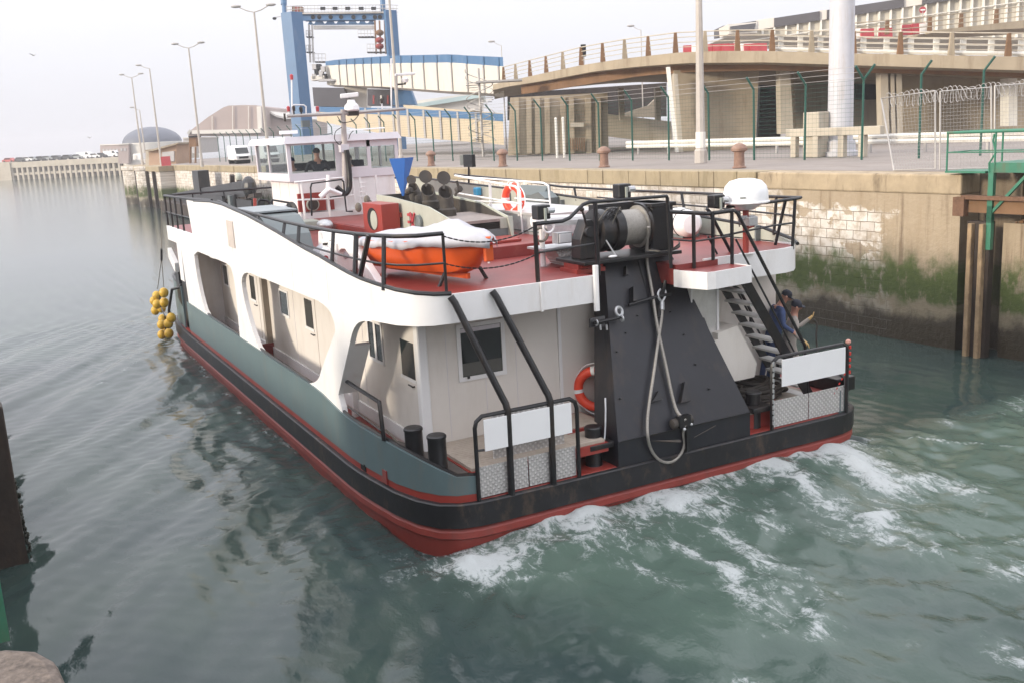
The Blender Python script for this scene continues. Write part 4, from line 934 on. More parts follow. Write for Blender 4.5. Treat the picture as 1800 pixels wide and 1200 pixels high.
# jetty on piles
jt = thing('jetty', 'long concrete jetty on piles across the water at left', 'jetty')
JA, JB = at(-60, 321, Z=0), at(262, 306, Z=0)
jd = (JB-JA).normalized(); jn = Vector((jd.y, -jd.x, 0))
if jn.dot(FH) < 0: jn = -jn
L_ = (JB-JA).length; zt_ = 5.1
MB().prism([JA+ZV*(zt_-1.6), JB+ZV*(zt_-1.6), JB+ZV*zt_, JA+ZV*zt_], jn*26).build('deck', m_concl, jt)
MB().prism([JA+ZV*1.3+jn*.3, JB+ZV*1.3+jn*.3, JB+ZV*2.0+jn*.3, JA+ZV*2.0+jn*.3], jn*.8).build('waling', m_concl, jt)
m_ab = (at(36, 316, Z=0)-JA).length
MB().prism([JA+ZV*-2-jn*.4, JA+jd*m_ab+ZV*-2-jn*.4, JA+jd*m_ab+ZV*(zt_+.2)-jn*.4, JA+ZV*(zt_+.2)-jn*.4], jn*27).build('abutment', m_concl, jt)
k = m_ab
while k < L_:
    for q_ in (.6,): MB().obx(JA+jd*k+jn*q_+ZV*.8, .34, .5, 3.2, jd, jn).build('pile', m_concl, jt)
    k += L_*.029
MB().prism([JA+jn*2.2+ZV*-2, JB+jn*2.2+ZV*-2, JB+jn*2.2+ZV*3.6, JA+jn*2.2+ZV*3.6], jn*.5).build('shade_wall', m_tim, jt)  # dark brown wall added so the openings between piles look shaded
rebase(jt, (JA+JB)/2)
# cars parked on the jetty
def car(p, mat, label, kind=0, h=0):
    t = thing('parked_car', label, 'car', 'cars parked on the jetty'); x, y = jd, jn
    prof = [(-2.1, .3), (-2.1, .8), (-1.5, .9), (-.9, 1.4), (.8, 1.4), (1.4, .92), (2.1, .8), (2.1, .3)] if not kind else [(-2.4, .3), (-2.4, 1.9), (1.3, 1.95), (1.9, 1.1), (2.4, 1.0), (2.4, .3)]
    MB().prism([p + x*a_ + ZV*z - y*.85 for a_, z in prof], y*1.7).build('body', mat, t)
    w_ = [(-1.35, .92), (-.85, 1.33), (.75, 1.33), (1.25, .95)] if not kind else [(.6, 1.2), (.6, 1.75), (1.25, 1.75), (1.65, 1.2)]
    MB().prism([p + x*a_ + ZV*z - y*.88 for a_, z in w_], y*1.76).build('window', m_glass, t)
    b = MB()
    for a_ in (-1.3, 1.3): MB().lathe([(.34, -.9), (.34, .9)], p+x*a_+ZV*.34, y, 10).build('wheel', m_dark, t)
    rebase(t, p); return t
cars = [(12, m_carr, 'red car, leftmost of the row parked on the jetty', 0), (32, m_card, 'dark car next to the red one on the jetty', 0), (44, m_carw, 'white car between two dark ones on the jetty', 0), (53, m_carg, 'grey car behind the white one on the jetty', 0), (68, m_card, 'long dark car in the middle of the jetty', 0), (80, m_carg, 'silver grey car right of the long dark one on the jetty', 0), (95, m_card, 'dark car standing apart in a gap on the jetty', 0), (115, m_card, 'small dark car near the jetty middle, right side', 0), (133, m_carg, 'grey car left of the white van on the jetty', 0), (147, m_carw, 'white van left of the white car beneath the pinkish block on the jetty', 1), (164, m_carw, 'white car beneath the pinkish block on the jetty', 0), (176, m_card, 'dark car right of the white van on the jetty', 0), (194, m_carw, 'pale van at the right end of the jetty', 1), (210, m_carg, 'grey car at the right end of the jetty beside the container', 0)]
for x, mt_, lb, kd in cars:
    p = at(x, 312, D=(at(x, 318-x*.05, Z=0)-CAM).dot(FW)); p = Vector((p.x, p.y, zt_)) + jn*2.2
    car(p, mt_, lb, kd)
# vans beside the wheelhouse
def van(px, d, label, s=1.0):
    t = thing('van', label, 'van', 'white vans on the quay'); p = gbase(px, d)
    u, w = (RH*.45-FH*.89), (RH*.89+FH*.45)
    MB().prism([p+u*a_+ZV*z-w*.70 for a_, z in ((-2.2, .35), (1.7, .35), (1.75, .75), (1.35, .95), (.9, 1.6), (.5, 1.72), (-2.2, 1.75))], w*1.40).build('body', m_carw, t, bevel=.09)
    MB().prism([p+u*a_+ZV*z-w*.60 for a_, z in ((1.41, .98), (.98, 1.52), (.93, 1.52), (1.36, .98))], w*1.2).build('windscreen', m_glass, t)
    MB().obx(p+u*1.76+ZV*.6, .02, .45, .10, u, w).build('grille', m_dark, t)
    for sg in (-1, 1): MB().obx(p+u*1.74+w*sg*.55+ZV*.66, .03, .14, .09, u, w).build('headlight', m_galv, t)
    for a_ in (1.05, -1.8): MB().lathe([(.33, -.69), (.33, .69)], p+u*a_+ZV*.33, w, 14).build('wheel', m_dark, t)
    rebase(t, p)
van(424, 96, 'white van parked left of the wheelhouse'); van(474, 94, 'white van seen through the wheelhouse windows')
bx_ = thing('litter', 'small red object lying on the quay edge above the casing', 'rubbish'); p = qp(23.6, 53.0, GZ); MB().obx(p+ZV*.09, .28, .2, .09, QN, QA).build('crate', m_redb, bx_, bevel=.03); MB().obx(p+ZV*.19, .24, .16, .015, QN, QA).build('lid', m_redb, bx_); rebase(bx_, p)
rp_ = thing('quay_marker', 'small red marker board on the coping near the pier head', 'marker'); p = qp(22.0, 112.5, GZ); MB().obx(p+ZV*.5, .5, .06, .5, RH, FH).build('board', m_rb, rp_); MB().tube([p, p+ZV*.5], .05, 6).build('post', m_gal2, rp_); rebase(rp_, p)

# ---- dark pontoon with fender beams moored at the wall ahead of the bow
pn = thing('mooring_pontoon', 'black steel mooring pontoon with heavy beams at the quay wall', 'pontoon')
N0 = 21.2
MB().prism([qp(N0-1.2, 76, .2), qp(N0-1.2, 108, .2), qp(N0+1.2, 108, .2), qp(N0+1.2, 76, .2)], (0, 0, 1.0)).build('float', m_tim, pn)
pq = lambda x, y, n=21.4: onq(x, y, n)
MB().bar(pq(311, 351), pq(438, 331), .8, 1.25).build('beam', m_black, pn)
MB().ell(pq(438, 329), .55, .9, .85, 12, 8).build('beam_end', m_black, pn)
MB().obx(pq(354, 321), .5, 1.2, 1.1, QN, QA).build('winch_box', m_black, pn)
MB().bar(pq(292, 371), pq(455, 343), .5, .3).build('walkway', m_tim, pn)
MB().bar(pq(330, 362), pq(352, 357), .9, .35).build('jib_foot', m_brown, pn)
for x, y0, y1 in ((352, 357, 398), (345, 362, 385), (408, 308, 352), (421, 318, 350), (434, 325, 352), (380, 340, 376), (366, 345, 376), (300, 366, 392), (316, 364, 394), (330, 362, 396)):
    MB().bar(pq(x, y0, 21.2), pq(x+1, y1, 21.2), .34).build('post', m_brown if x == 352 else m_tim, pn)
for x, y, w_, h_ in ((395, 366, 1.5, 1.1), (418, 356, 1.0, .7), (312, 384, 3.0, 1.3), (440, 362, 2.2, .5), (376, 372, 1.6, .5)):
    MB().obx(pq(x, y, 21.3), .5, w_, h_, QN, QA).build('fender_block', m_black, pn)
MB().obx(pq(412, 372, 20.9), .35, .35, 1.3, QN, QA).build('post', m_grey, pn); MB().ell(pq(420, 313, 21.3), .3, .3, .4).build('beacon', m_case, pn)
rebase(pn, qp(N0, 92, .2))
td_ = thing('timber_dolphin', 'tall brown timber dolphin with grey board by the pier head', 'dolphin')
MB().prism([at(x, y, D=118) for x, y in ((278, 315), (302, 314), (303, 339), (279, 340))], FH*1.2).build('board', m_gal2, td_)
MB().bar(at(275.5, 314, D=117.6), at(281, 372, D=117.6), .55).build('pile', m_slot, td_)
for x in (271, 276, 281, 287, 292, 297, 301): MB().bar(at(x, 301, D=118), at(x+.4, 315, D=118), .32).build('rail_post', m_brown, td_)
rebase(td_, Vector((at(285, 350, D=118).x, at(285, 350, D=118).y, 0)))
# gulls
def gull(px, py, d, lb, s):
    t = thing('gull', lb, 'bird', 'gulls in the sky'); p = at(px, py, D=d)
    MB().ell(p, .28*s, .09*s, .09*s, 10, 6, RH, FH, ZV).build('body', m_gal2, t, True)
    for sg in (-1, 1):
        MB().prism([p+FH*0+RH*.12*s, p-RH*.12*s, p-RH*.25*s+FH*sg*.75*s+ZV*.32*s+RH*sg*.3*s, p+RH*.02*s+FH*sg*.5*s+ZV*.30*s+RH*sg*.35*s], ZV*.02).build('wing', m_gal2, t)
    rebase(t, p)
gull(59, 98, 90, 'small grey gull high in the pale sky at left', .45); gull(158, 243, 120, 'tiny gull low above the jetty', .4)

# ================================================================== THE VESSEL (its own axes are the world axes)
ship = thing('harbour_vessel', 'white and red working vessel with a tall black stern gantry steaming out of the basin', 'ship')
B_ = 9.74; XC = B_/2
cor = [(0, 3.0), (.02, 2.5), (.07, 1.95), (.16, 1.2), (.30, .65), (.50, .28), (.76, .09), (1.05, .015), (1.35, 0)]
bow = [(0, 18.5), (.04, 19.8), (.12, 20.9), (.42, 22.0), (1.2, 22.7), (2.6, 23.1), (XC, 23.3)]
def outline(o=0.0):
    pts = bow[::-1] + cor + [(B_-x, y) for x, y in cor[::-1]] + [(B_-x, y) for x, y in bow]
    pts = pts[:-1]
    n = len(pts); out = []
    for i in range(n):
        a_ = Vector(pts[i-1]); c_ = Vector(pts[(i+1) % n]); d = (c_-a_).normalized(); nn = Vector((-d.y, d.x))   # outward for this order
        p = Vector(pts[i]) - nn*0
        cen = Vector((XC, 11)) - p
        if nn.dot(cen) > 0: nn = -nn
        out.append((p.x+nn.x*o, p.y+nn.y*o))
    return out
def loft(levels, name, mat, parent, smooth=True, cap=True):
    b = MB(); n = len(levels[0][0])
    for pts, z in levels: b.v += [Vector((x, y, z)) for x, y in pts]
    for k in range(len(levels)-1):
        for i in range(n): b.f.append([k*n+i, k*n+(i+1) % n, (k+1)*n+(i+1) % n, (k+1)*n+i])
    if cap: b.f.append([(len(levels)-1)*n+i for i in range(n)])
    return b.build(name, mat, parent, smooth)
loft([(outline(-.10), -.9), (outline(-.02), .12), (outline(.0), .20), (outline(.05), .24), (outline(.05), .34), (outline(0), .40), (outline(0), .43)], 'hull', m_anti, ship, cap=False)
loft([(outline(-.02), .40), (outline(.07), .42), (outline(.075), .79), (outline(.05), .81), (outline(-.02), .812)], 'rub_rail', m_belt, ship, cap=False)
loft([(outline(-.03), .5), (outline(-.03), .80), (outline(-.04), .815)], 'stern_deck', m_redb, ship)
# bulwark: grey-green plating standing on a red sill with scuppers
def port_path(o=0, y1=17.9):
    P = [(o, y) for y in np.linspace(y1, 3.4, 30)] + [(x+o*(1 if y > .1 else 0)+(0 if y > .1 else 0), y+(o if y < .7 else 0)) for x, y in cor]
    return P[:-1]
pp = port_path(.06)
def bz(i):
    x, y = pp[i]
    if y > 4.6: return 1.80
    if y > 3.3: return 1.65 + .15*(y-3.3)/1.3
    if x < .2: return 1.57 + .08*max(0, (y-1.2)/2.1)
    return 1.57 - .36*min(1, (x-.2)/.6)
zt_l = [bz(i) for i in range(len(pp))]
sill = MB().ribbon(pp, .805, .97, .05, -1)
sill.build('bulwark_sill', m_redb, ship, True)
bulw = MB().ribbon([(x-.012, y) for x, y in pp], .93, zt_l, .05, -1).build('bulwark', m_green, ship, True)
MB().tube([(x+.005, y, z+.01) for (x, y), z in zip(pp, zt_l)], .032, 6).build('cap_rail', m_black, bulw, True)
for y in (15.0, 12.6, 8.9, 6.9, 3.9, 2.6): MB().bx(.028, .06, y-.28, y+.28, .83, .955).build('scupper', m_dark, bulw)
for y in (13.9, 11.0, 9.6, 5.2): MB().prism([(.04, y-.6, .93), (.04, y+.6, .93), (.04, y+.4, .985), (.04, y-.4, .985)], (.02,0,0)).build('freeing_port', m_redb, bulw)
sp2 = [(B_-x, y) for x, y in port_path(.06, 21)]
MB().ribbon(sp2, .81, [1.25 if y < .3 else 1.35 for x, y in sp2], .05, 1).build('bulwark', m_green, ship, True)
MB().tube([(x, y, 1.27 if y < .3 else 1.36) for x, y in sp2], .035, 6).build('cap_rail', m_belt, ship, True)
# bow bulwark beyond the dark opening
bp_ = [(.06, 19.0), (.09, 20.2), (.16, 20.95), (.46, 22.0), (1.2, 22.66), (2.6, 23.05), (XC, 23.25)]
bw2 = MB().ribbon(bp_, .81, [2.15, 2.2, 2.25, 2.35, 2.4, 2.4, 2.4], .06, -1).build('bow_bulwark', m_green, ship, True)
MB().tube([(x+.03, y, z+.02) for (x, y), z in zip(bp_, (2.15, 2.2, 2.25, 2.35, 2.4, 2.4, 2.4))], .05, 6).build('cap_rail', m_black, bw2, True)
MB().bx(.10, .5, 17.9, 19.0, .82, 2.6).build('bow_gap_shade', m_black, ship, bevel=.05)  # black block put in for the shade inside the bulwark gap
MB().prism([(.05, 19.1, 1.5), (.05, 19.7, 1.7), (.05, 19.7, 2.6), (.05, 19.1, 2.75)], (.4, 0, 0)).build('bow_fairlead', m_black, ship)
MB().obx((-.0, 19.4, 2.95), .06, .55, .16, (1, 0, 0), (0, .9, .35), (0, -.35, .9)).build('nameboard', m_white, ship)
MB().tube([(.15, 19.2, 2.1), (-.12, 19.6, 2.0), (-.25, 19.9, 1.3), (-.22, 20.0, .9)], .045, 8).build('bow_hose', m_black, ship, True)
# main deck inside the bulwark
MB().bx(.10, .9, 1.5, 19, .83, 1.06).build('side_deck', m_red, ship)
MB().bx(8.55, B_-.1, .75, 21, .83, 1.06).build('side_deck', m_red, ship)
pl = [(.12, 3.2), (.14, 2.4), (.20, 1.5), (.36, .72), (.58, .36), (.82, .19), (1.04, .14), (1.0, .5), (.95, 1.55), (.45, 3.2)]
MB().prism([(x, y, 1.0) for x, y in pl], (0, 0, .235)).build('corner_platform', M('grimy_deck', (.10, .085, .075), .75, var=.3, scale=2), ship)
# deck house
HX0, HX1, HY0, HY1, HZ0, HZ1 = .88, 8.55, 1.6, 19.2, 1.06, 3.56
MB().bx(HX0, HX1, HY0, HY1, HZ0, HZ1).build('house_wall', m_cream, ship)
MB().bx(HX0-.035, HX0-.002, HY0-.03, HY1, 1.16, 1.40).build('skirting', m_white, ship)
MB().bx(HX0-.05, HX0+.13, HY0-.05, HY0+.12, 1.15, 3.53).build('corner_post', m_white, ship, bevel=.03)
for x in (1.35, 2.05, 2.65, 3.5): MB().bx(x, x+.008, HY0-.005, HY0, 1.35, 3.52).build('panel_seam', m_lav, ship)
MB().bx(3.5, 3.56, HY0-.03, HY0-.002, 1.35, 3.53).build('aft_pipe', m_white, ship)
for y in (4.35, 4.75, 9.0, 11.5, 14.2): MB().bx(HX0-.006, HX0, y, y+.012, 1.42, 3.53).build('panel_seam', m_lav, ship)
MB().bx(HX0-.12, HX0-.002, 4.9, 5.05, .95, 3.5).build('downpipe', m_white, ship)
MB().bx(HX0-.14, HX0-.002, 11.25, 11.45, 1.2, 3.5).build('downpipe', M('dull_recess', (.30, .26, .22), .7), ship)
def window_port(y0, y1, z0, z1, mull=None, name='window'):
    f = MB()
    for (a_, b_, c_, d_) in ((y0-.05, y0, z0-.05, z1+.05), (y1, y1+.05, z0-.05, z1+.05), (y0, y1, z0-.05, z0), (y0, y1, z1, z1+.05)): f.bx(HX0-.022, HX0-.001, a_, b_, c_, d_)
    if mull: f.bx(HX0-.02, HX0-.001, mull-.05, mull+.05, z0, z1)
    w = f.build(name, m_white, ship); MB().bx(HX0-.008, HX0-.001, y0, y1, z0, z1).build('pane', m_glass, w); return w
def door_port(y0, y1, wy0, wy1):
    f = MB().bx(HX0-.012, HX0-.001, y0, y1, 1.42, 3.32).build('door', m_cream, ship)
    MB().bx(HX0-.018, HX0-.0125, wy0, wy1, 2.40, 3.02).build('pane', m_glass, f)
    MB().bx(HX0-.028, HX0-.0125, wy0-.05, wy1+.05, 2.34, 2.395).build('sill', m_white, f)
    MB().tube([(HX0-.012, y0+.14, 2.28), (HX0-.055, y0+.14, 2.28), (HX0-.06, y0+.30, 2.29)], .014, 6).build('handle', m_black, f)
    return f
door_port(1.74, 2.62, 1.82, 2.40)
window_port(3.32, 3.98, 2.43, 3.10, 3.65)
door_port(7.3, 8.35, 7.5, 8.05)
window_port(9.45, 10.1, 2.41, 2.95)
door_port(12.3, 13.3, 12.55, 13.05)
window_port(15.7, 16.3, 2.43, 3.0)
# aft window
f = MB()
for (a_, b_, c_, d_) in ((1.55, 1.62, 2.3, 3.27), (2.38, 2.45, 2.3, 3.27), (1.62, 2.38, 2.3, 2.37), (1.62, 2.38, 3.2, 3.27)): f.bx(a_, b_, HY0-.03, HY0-.001, c_, d_)
w = f.build('window', m_white, ship); MB().bx(1.62, 2.38, HY0-.010, HY0-.001, 2.37, 3.20).build('pane', m_glass, w)
MB().bx(1.63, 2.37, HY0-.016, HY0-.0105, 3.12, 3.19).build('blind', m_lav, w); MB().bx(1.63, 2.37, HY0-.014, HY0-.0105, 2.38, 2.60).build('curtain', M('dull_curtain', (.09, .09, .08), .6), w)
MB().bx(1.70, 1.74, HY0-.05, HY0-.03, 2.34, 2.38).build('catch', m_black, w)
MB().bx(1.85, 2.3, HY0-.05, HY0-.005, 3.34, 3.37).build('gutter', m_black, ship)
# lamps under the side overhang
for y in (18.3, 14.6, 9.4):
    l_ = MB().obx((.35, y, 3.45), .09, .32, .06).build('deck_lamp', m_tank, ship, bevel=.02); MB().obx((.35, y-.36, 3.47), .06, .05, .05).build('lamp_cap', m_galv, l_)
# outer pillars of the overhang, plate brackets with curved edges
def pillar(pts, name='pillar'):
    return MB().prism([(0.03, y, z) for y, z in pts], (.10, 0, 0)).build(name, m_white, ship)
def qb(p0, c, p1, n=7): return [tuple(((1-t)**2*a_+2*t*(1-t)*b_+t*t*d_) for a_, b_, d_ in zip(p0, c, p1)) for t in np.linspace(0, 1, n)]
# aftmost raking leg
L1 = qb((4.1, 3.54), (3.25, 3.5), (3.30, 3.12)) + [(4.35, 2.25)] + qb((4.5, 2.1), (4.72, 1.9), (5.35, 1.78))
R1_ = [(3.3, 1.63), (3.34, 1.75)] + [(3.46, 1.95)] + [(2.62, 2.95)] + qb((2.5, 3.1), (2.2, 3.5), (1.6, 3.54))
pillar(L1 + R1_)
fl = MB().prism([(.13, 3.46, 1.95), (.13, 2.62, 2.95), (.13, 2.70, 2.98), (.13, 3.54, 1.98)], (.28, 0, 0)).build('pillar_flange', m_white, ship)
pillar([(11.6, 3.54)] + qb((11.35, 3.52), (11.0, 3.45), (10.95, 3.0)) + [(11.05, 1.78), (8.9, 1.78)] + qb((9.2, 1.85), (9.75, 2.2), (10.1, 2.8)) + qb((10.2, 3.1), (10.25, 3.5), (9.3, 3.54)))
pillar([(17.9, 3.54), (17.7, 1.80), (14.9, 1.80)] + qb((15.2, 1.9), (15.7, 2.3), (15.85, 3.0)) + [(15.87, 3.40), (15.3, 3.54)])
pillar([(18.6, 3.54), (18.6, 2.4), (18.0, 2.4), (17.9, 3.54)])
MB().bx(.13, HX0, 16.75, 16.9, 1.06, 3.54).build('cross_wall', m_white, ship); MB().bx(.13, HX0, 11.2, 11.24, 1.06, 1.5).build('step', m_red, ship)
# upper deck and its fascia
SX = 8.55
fas = [(.06, 20.3), (.06, 18), (.06, 16), (.06, 15.2), (.06, 13), (.06, 11.6), (.06, 10.4), (.06, 9.2), (.06, 8), (.06, 6.8), (.06, 5.8), (.06, 4.8), (.06, 4), (.06, 3.2), (.07, 2.5), (.10, 1.95), (.17, 1.45), (.29, .98), (.48, .68), (.72, .53), (1.0, .50)]
fz = [3.97, 3.97, 3.97, 4.93, 4.99, 4.97, 4.90, 4.83, 4.73, 4.62, 4.52, 4.42, 4.36, 4.28, 4.21, 4.16, 4.12, 4.07, 4.03, 4.0, 3.98]
fsc = MB().ribbon([(x, y) for x, y in fas[3:]], 3.53, fz[3:], .05, 1)
fsc = MB().ribbon(fas[3:], 3.53, fz[3:], .05, 1).build('bulwark_fascia', m_white, ship, True)
MB().prism([(.06, 15.2, 3.53), (.06, 15.9, 3.53), (.06, 15.9, 3.98), (.06, 16.25, 4.93), (.06, 15.2, 4.93)], (.05, 0, 0)).build('fascia_end', m_white, ship)
MB().ribbon([(.06, 20.3), (.06, 15.9)], 3.53, 3.98, .05, 1).build('bow_fascia', m_white, ship)
MB().tube([(x+.02, y, z+.015) for (x, y), z in zip(fas[3:], fz[3:])], .035, 6).build('fascia_cap', m_black, fsc, True)
for y in (13.2, 10.9, 8.3, 5.8, 3.6):
    zt = float(np.interp(y, [q[1] for q in fas[3:]][::-1], fz[3:][::-1])); MB().bx(.0555, .0600, y, y+.018, 3.54, zt-.02).build('weld_seam', m_lav, fsc)
lv = MB().bx(.035, .059, 10.55, 11.2, 4.0, 4.63).build('louvre', M('pale_louvre', (.52, .46, .42), .6), fsc)
for k in range(8): MB().bx(.022, .034, 10.57, 11.18, 4.03+k*.075, 4.06+k*.075).build('slat', m_lav, lv) if False else None
aftp = [(1.0, .50), (1.6, .47), (3.62, .47)]
MB().ribbon(aftp, 3.53, 3.98, .05, 1).build('aft_fascia', m_white, ship)
MB().bx(2.55, 2.60, .44, .47, 3.51, 3.99).build('fascia_strap', m_white, ship, bevel=.01)
MB().tube([(3.58, .42, 3.4), (3.58, .42, 4.15)], .05, 8).build('drain_pipe', m_white, ship, True)
dk_ = [(.11, 20.3), (.11, 3.2), (.12, 2.5), (.15, 1.95), (.22, 1.45), (.34, .98), (.52, .72), (.75, .57), (1.0, .54), (3.70, .54), (3.70, 2.0), (5.30, 2.0), (5.30, .54), (5.9, .54), (6.6, .62), (7.9, .62), (8.2, .75), (8.45, 1.1), (8.5, 1.6), (8.5, 20.3)]
MB().prism([(x, y, 3.60) for x, y in dk_], (0, 0, .355)).build('upper_deck', m_red, ship)
MB().ribbon([(5.95, .58), (7.85, .58), (8.12, .66), (8.35, .86), (8.5, 1.15), (8.55, 1.6), (8.55, 20.3)], 3.53, 3.985, .05, 1).build('aft_fascia', m_white, ship, True)
# stair landing set below the deck edge
MB().prism([(5.32, .52, 3.66), (5.32, .36, 3.66), (5.47, -.10, 3.66), (5.60, -.12, 3.66), (6.45, -.02, 3.66), (6.45, .52, 3.66)], (0, 0, .20)).build('stair_landing', m_red, ship)
MB().ribbon([(5.26, .56), (5.28, .36), (5.44, -.12), (5.60, -.15), (6.47, -.05), (6.47, .5)], 3.58, 3.875, .03, 1).build('landing_fascia', m_white, ship)
# starboard inner bulwark of the upper deck
MB().prism([(8.5, 1.0, 3.96), (8.5, 20, 3.96), (8.5, 20, 4.95), (8.5, 10, 4.62), (8.5, 4.9, 4.40), (8.5, 1.9, 4.20)], (.045, 0, 0)).build('inner_bulwark', m_case, ship)
for y in (2.0, 4.2, 6.6, 9.5, 12.5): MB().prism([(8.5, y-.02, 3.96), (8.5, y+.02, 3.96), (8.5, y+.02, 4.2+y*.033), (8.5, y-.02, 4.2+y*.033)], (-.12, 0, 0)).build('bulwark_stay', m_grey, ship)
MB().tube([(8.52, 20, 4.96), (8.52, 10, 4.64), (8.52, 4.9, 4.42), (8.52, 1.9, 4.22), (8.5, 1.1, 4.06), (8.3, .75, 4.01)], .035, 6).build('bulwark_cap', m_black, ship, True)
# ---- rails of the upper deck
def post(parent, a, b, r=.03): MB().tube([a, b], r*.86, 6).build('post', m_black, parent, True)
pr = thing  # alias unused
rl = MB().tube([(.20, 12.6, 5.02), (.2, 10.7, 4.90), (.22, 8.7, 4.86), (.23, 6.6, 4.82), (.24, 5.0, 4.81), (.25, 3.6, 4.82), (.26, 2.3, 4.85), (.30, 1.6, 4.87), (.40, 1.1, 4.88), (.62, .75, 4.89), (.95, .62, 4.90), (1.0, .62, 4.90)], .034, 8).build('port_handrail', m_black, ship, True)
MB().tube([(.15, 8.5, 4.70), (.16, 6.6, 4.55), (.17, 5.0, 4.47), (.18, 3.6, 4.45), (.19, 2.3, 4.45), (.24, 1.5, 4.45), (.38, 1.0, 4.45), (.6, .73, 4.45), (.99, .6, 4.45)], .018, 6).build('mid_rail', m_black, rl, True)
for (y, x, dy, r_) in ((10.5, .12, .25, .035), (8.5, .12, .2, .042), (6.47, .12, .18, .042), (5.45, .12, .2, .042), (3.44, .12, .12, .04), (2.3, .13, .1, .05), (2.1, .13, -.3, .05), (1.25, .22, .12, .042)):
    z0 = float(np.interp(y, [p[1] for p in fas[3:]][::-1], fz[3:][::-1])); zt = float(np.interp(y+dy, [1.1, 3.6, 5, 6.6, 8.7, 10.7, 12.6], [4.88, 4.82, 4.81, 4.82, 4.86, 4.9, 5.02]))
    post(rl, (x, y, z0-.05), (x+.12, y+dy, zt), r_)
post(rl, (1.0, .62, 3.96), (1.0, .62, 4.9), .028)
# bow rail
br_ = MB().tube([(.1, 20.25, 4.93), (.1, 16.2, 4.97), (.12, 13, 5.03)], .038, 6).build('bow_handrail', m_black, ship, True)
MB().tube([(.1, 20.2, 4.42), (.1, 16.1, 4.42)], .02, 6).build('mid_rail', m_black, br_)
for y in (20.2, 19.3, 18.4, 17.4): post(br_, (.1, y, 3.95), (.1, y, 4.95), .036)
MB().tube([(.1, 20.25, 4.93), (2.0, 20.4, 4.93), (6, 20.4, 4.93), (8.5, 20.3, 4.95)], .035, 6).build('bow_cross_rail', m_black, br_, True)
for x in (1.0, 2.0, 3.0, 4.5, 6.0): post(br_, (x, 20.35, 3.95), (x, 20.38, 4.93), .028)
# chains across the boat gap
cb = MB()
for (a_, c_, s_) in (((1.0, .62, 4.86), (2.58, .60, 4.86), .16), ((1.0, .62, 4.44), (2.6, .60, 4.42), .14)):
    a_ = Vector(a_); c_ = Vector(c_); n_ = 34
    for k in range(n_):
        t_ = (k+.5)/n_; p = a_.lerp(c_, t_)-ZV*4*s_*t_*(1-t_); d = (c_-a_).normalized()-ZV*4*s_*(1-2*t_)/(c_-a_).length; d.normalize()
        cb.bar(p-d*.03, p+d*.03, .022 if k % 2 else .012, .012 if k % 2 else .022)
cb.build('gap_chain', m_galv if False else m_black, ship)
# aft rail, bent over the winch
ar = MB().tube([(2.59, .60, 4.90), (3.1, .60, 4.90), (3.24, .6, 4.94), (3.50, .60, 5.13), (3.62, .6, 5.16), (5.17, .60, 5.14), (5.19, .6, 5.10), (5.24, .6, 3.9)], .032, 8).build('aft_handrail', m_black, ship, True)
MB().tube([(2.59, .6, 4.44), (3.72, .6, 4.48)], .018, 6).build('mid_rail', m_black, ar)
post(ar, (2.60, .60, 3.93), (2.59, .60, 4.93), .042); post(ar, (3.74, .58, 3.95), (3.72, .58, 5.14), .045)
MB().tube([(5.22, .6, 4.87), (6.05, .55, 4.77), (6.42, .4, 4.80)], .036, 8).build('top_rail', m_black, ar, True); MB().tube([(5.22, .6, 4.40), (5.7, .5, 4.33), (6.42, .4, 4.36)], .018, 6).build('mid_rail', m_black, ar)
for x, z0 in ((5.66, 3.85), (6.08, 3.96), (6.42, 3.7)): post(ar, (x, .5 if x < 6.3 else .4, z0), (x, .5 if x < 6.3 else .4, 4.8), .038)
# starboard rails round the corner
sr = MB().tube([(6.55, .68, 4.84), (7.6, .66, 4.85), (8.18, .68, 4.86), (8.42, .8, 4.86), (8.55, 1.1, 4.84), (8.6, 2.0, 4.83), (8.6, 4.0, 4.83), (8.6, 6.8, 4.82), (8.6, 9.8, 4.84), (8.6, 12.5, 4.98), (8.6, 16.5, 5.08)], .030, 8).build('starboard_handrail', m_black, ship, True)
MB().tube([(6.42, .62, 4.35), (7.6, .64, 4.42), (8.15, .68, 4.42), (8.5, 1.1, 4.50), (8.57, 3.5, 4.55), (8.57, 8, 4.62)], .02, 6).build('mid_rail', m_black, sr)
for x, y, dy, z0 in ((8.10, .68, 0, 3.93), (7.98, 1.0, -.2, 4.0), (8.5, 1.6, .0, 4.1), (8.52, 2.6, .15, 4.2), (8.52, 4.4, .2, 4.3), (8.52, 6.6, .2, 4.4), (8.52, 8.9, .2, 4.5), (8.52, 11.4, .2, 4.7)):
    post(sr, (x, y, z0), (x+.06, y+dy, 4.84), .036)
# floodlights standing on the rails
for x, y, z in ((2.80, .68, 4.93), (4.38, .70, 5.15), (6.36, .68, 4.82)):
    f_ = MB().bx(x-.13, x+.11, y-.05, y+.16, z+.02, z+.25).build('floodlight', m_black, ship, bevel=.02)
    MB().bx(x-.02, x+.02, y-.075, y-.052, z-.02, z+.20).build('bracket', m_case, f_); MB().lathe([(.05, 0), (.05, .12)], (x+.04, y-.06, z+.16), (1, 0, 0), 8).build('cable_gland', m_galv, f_)
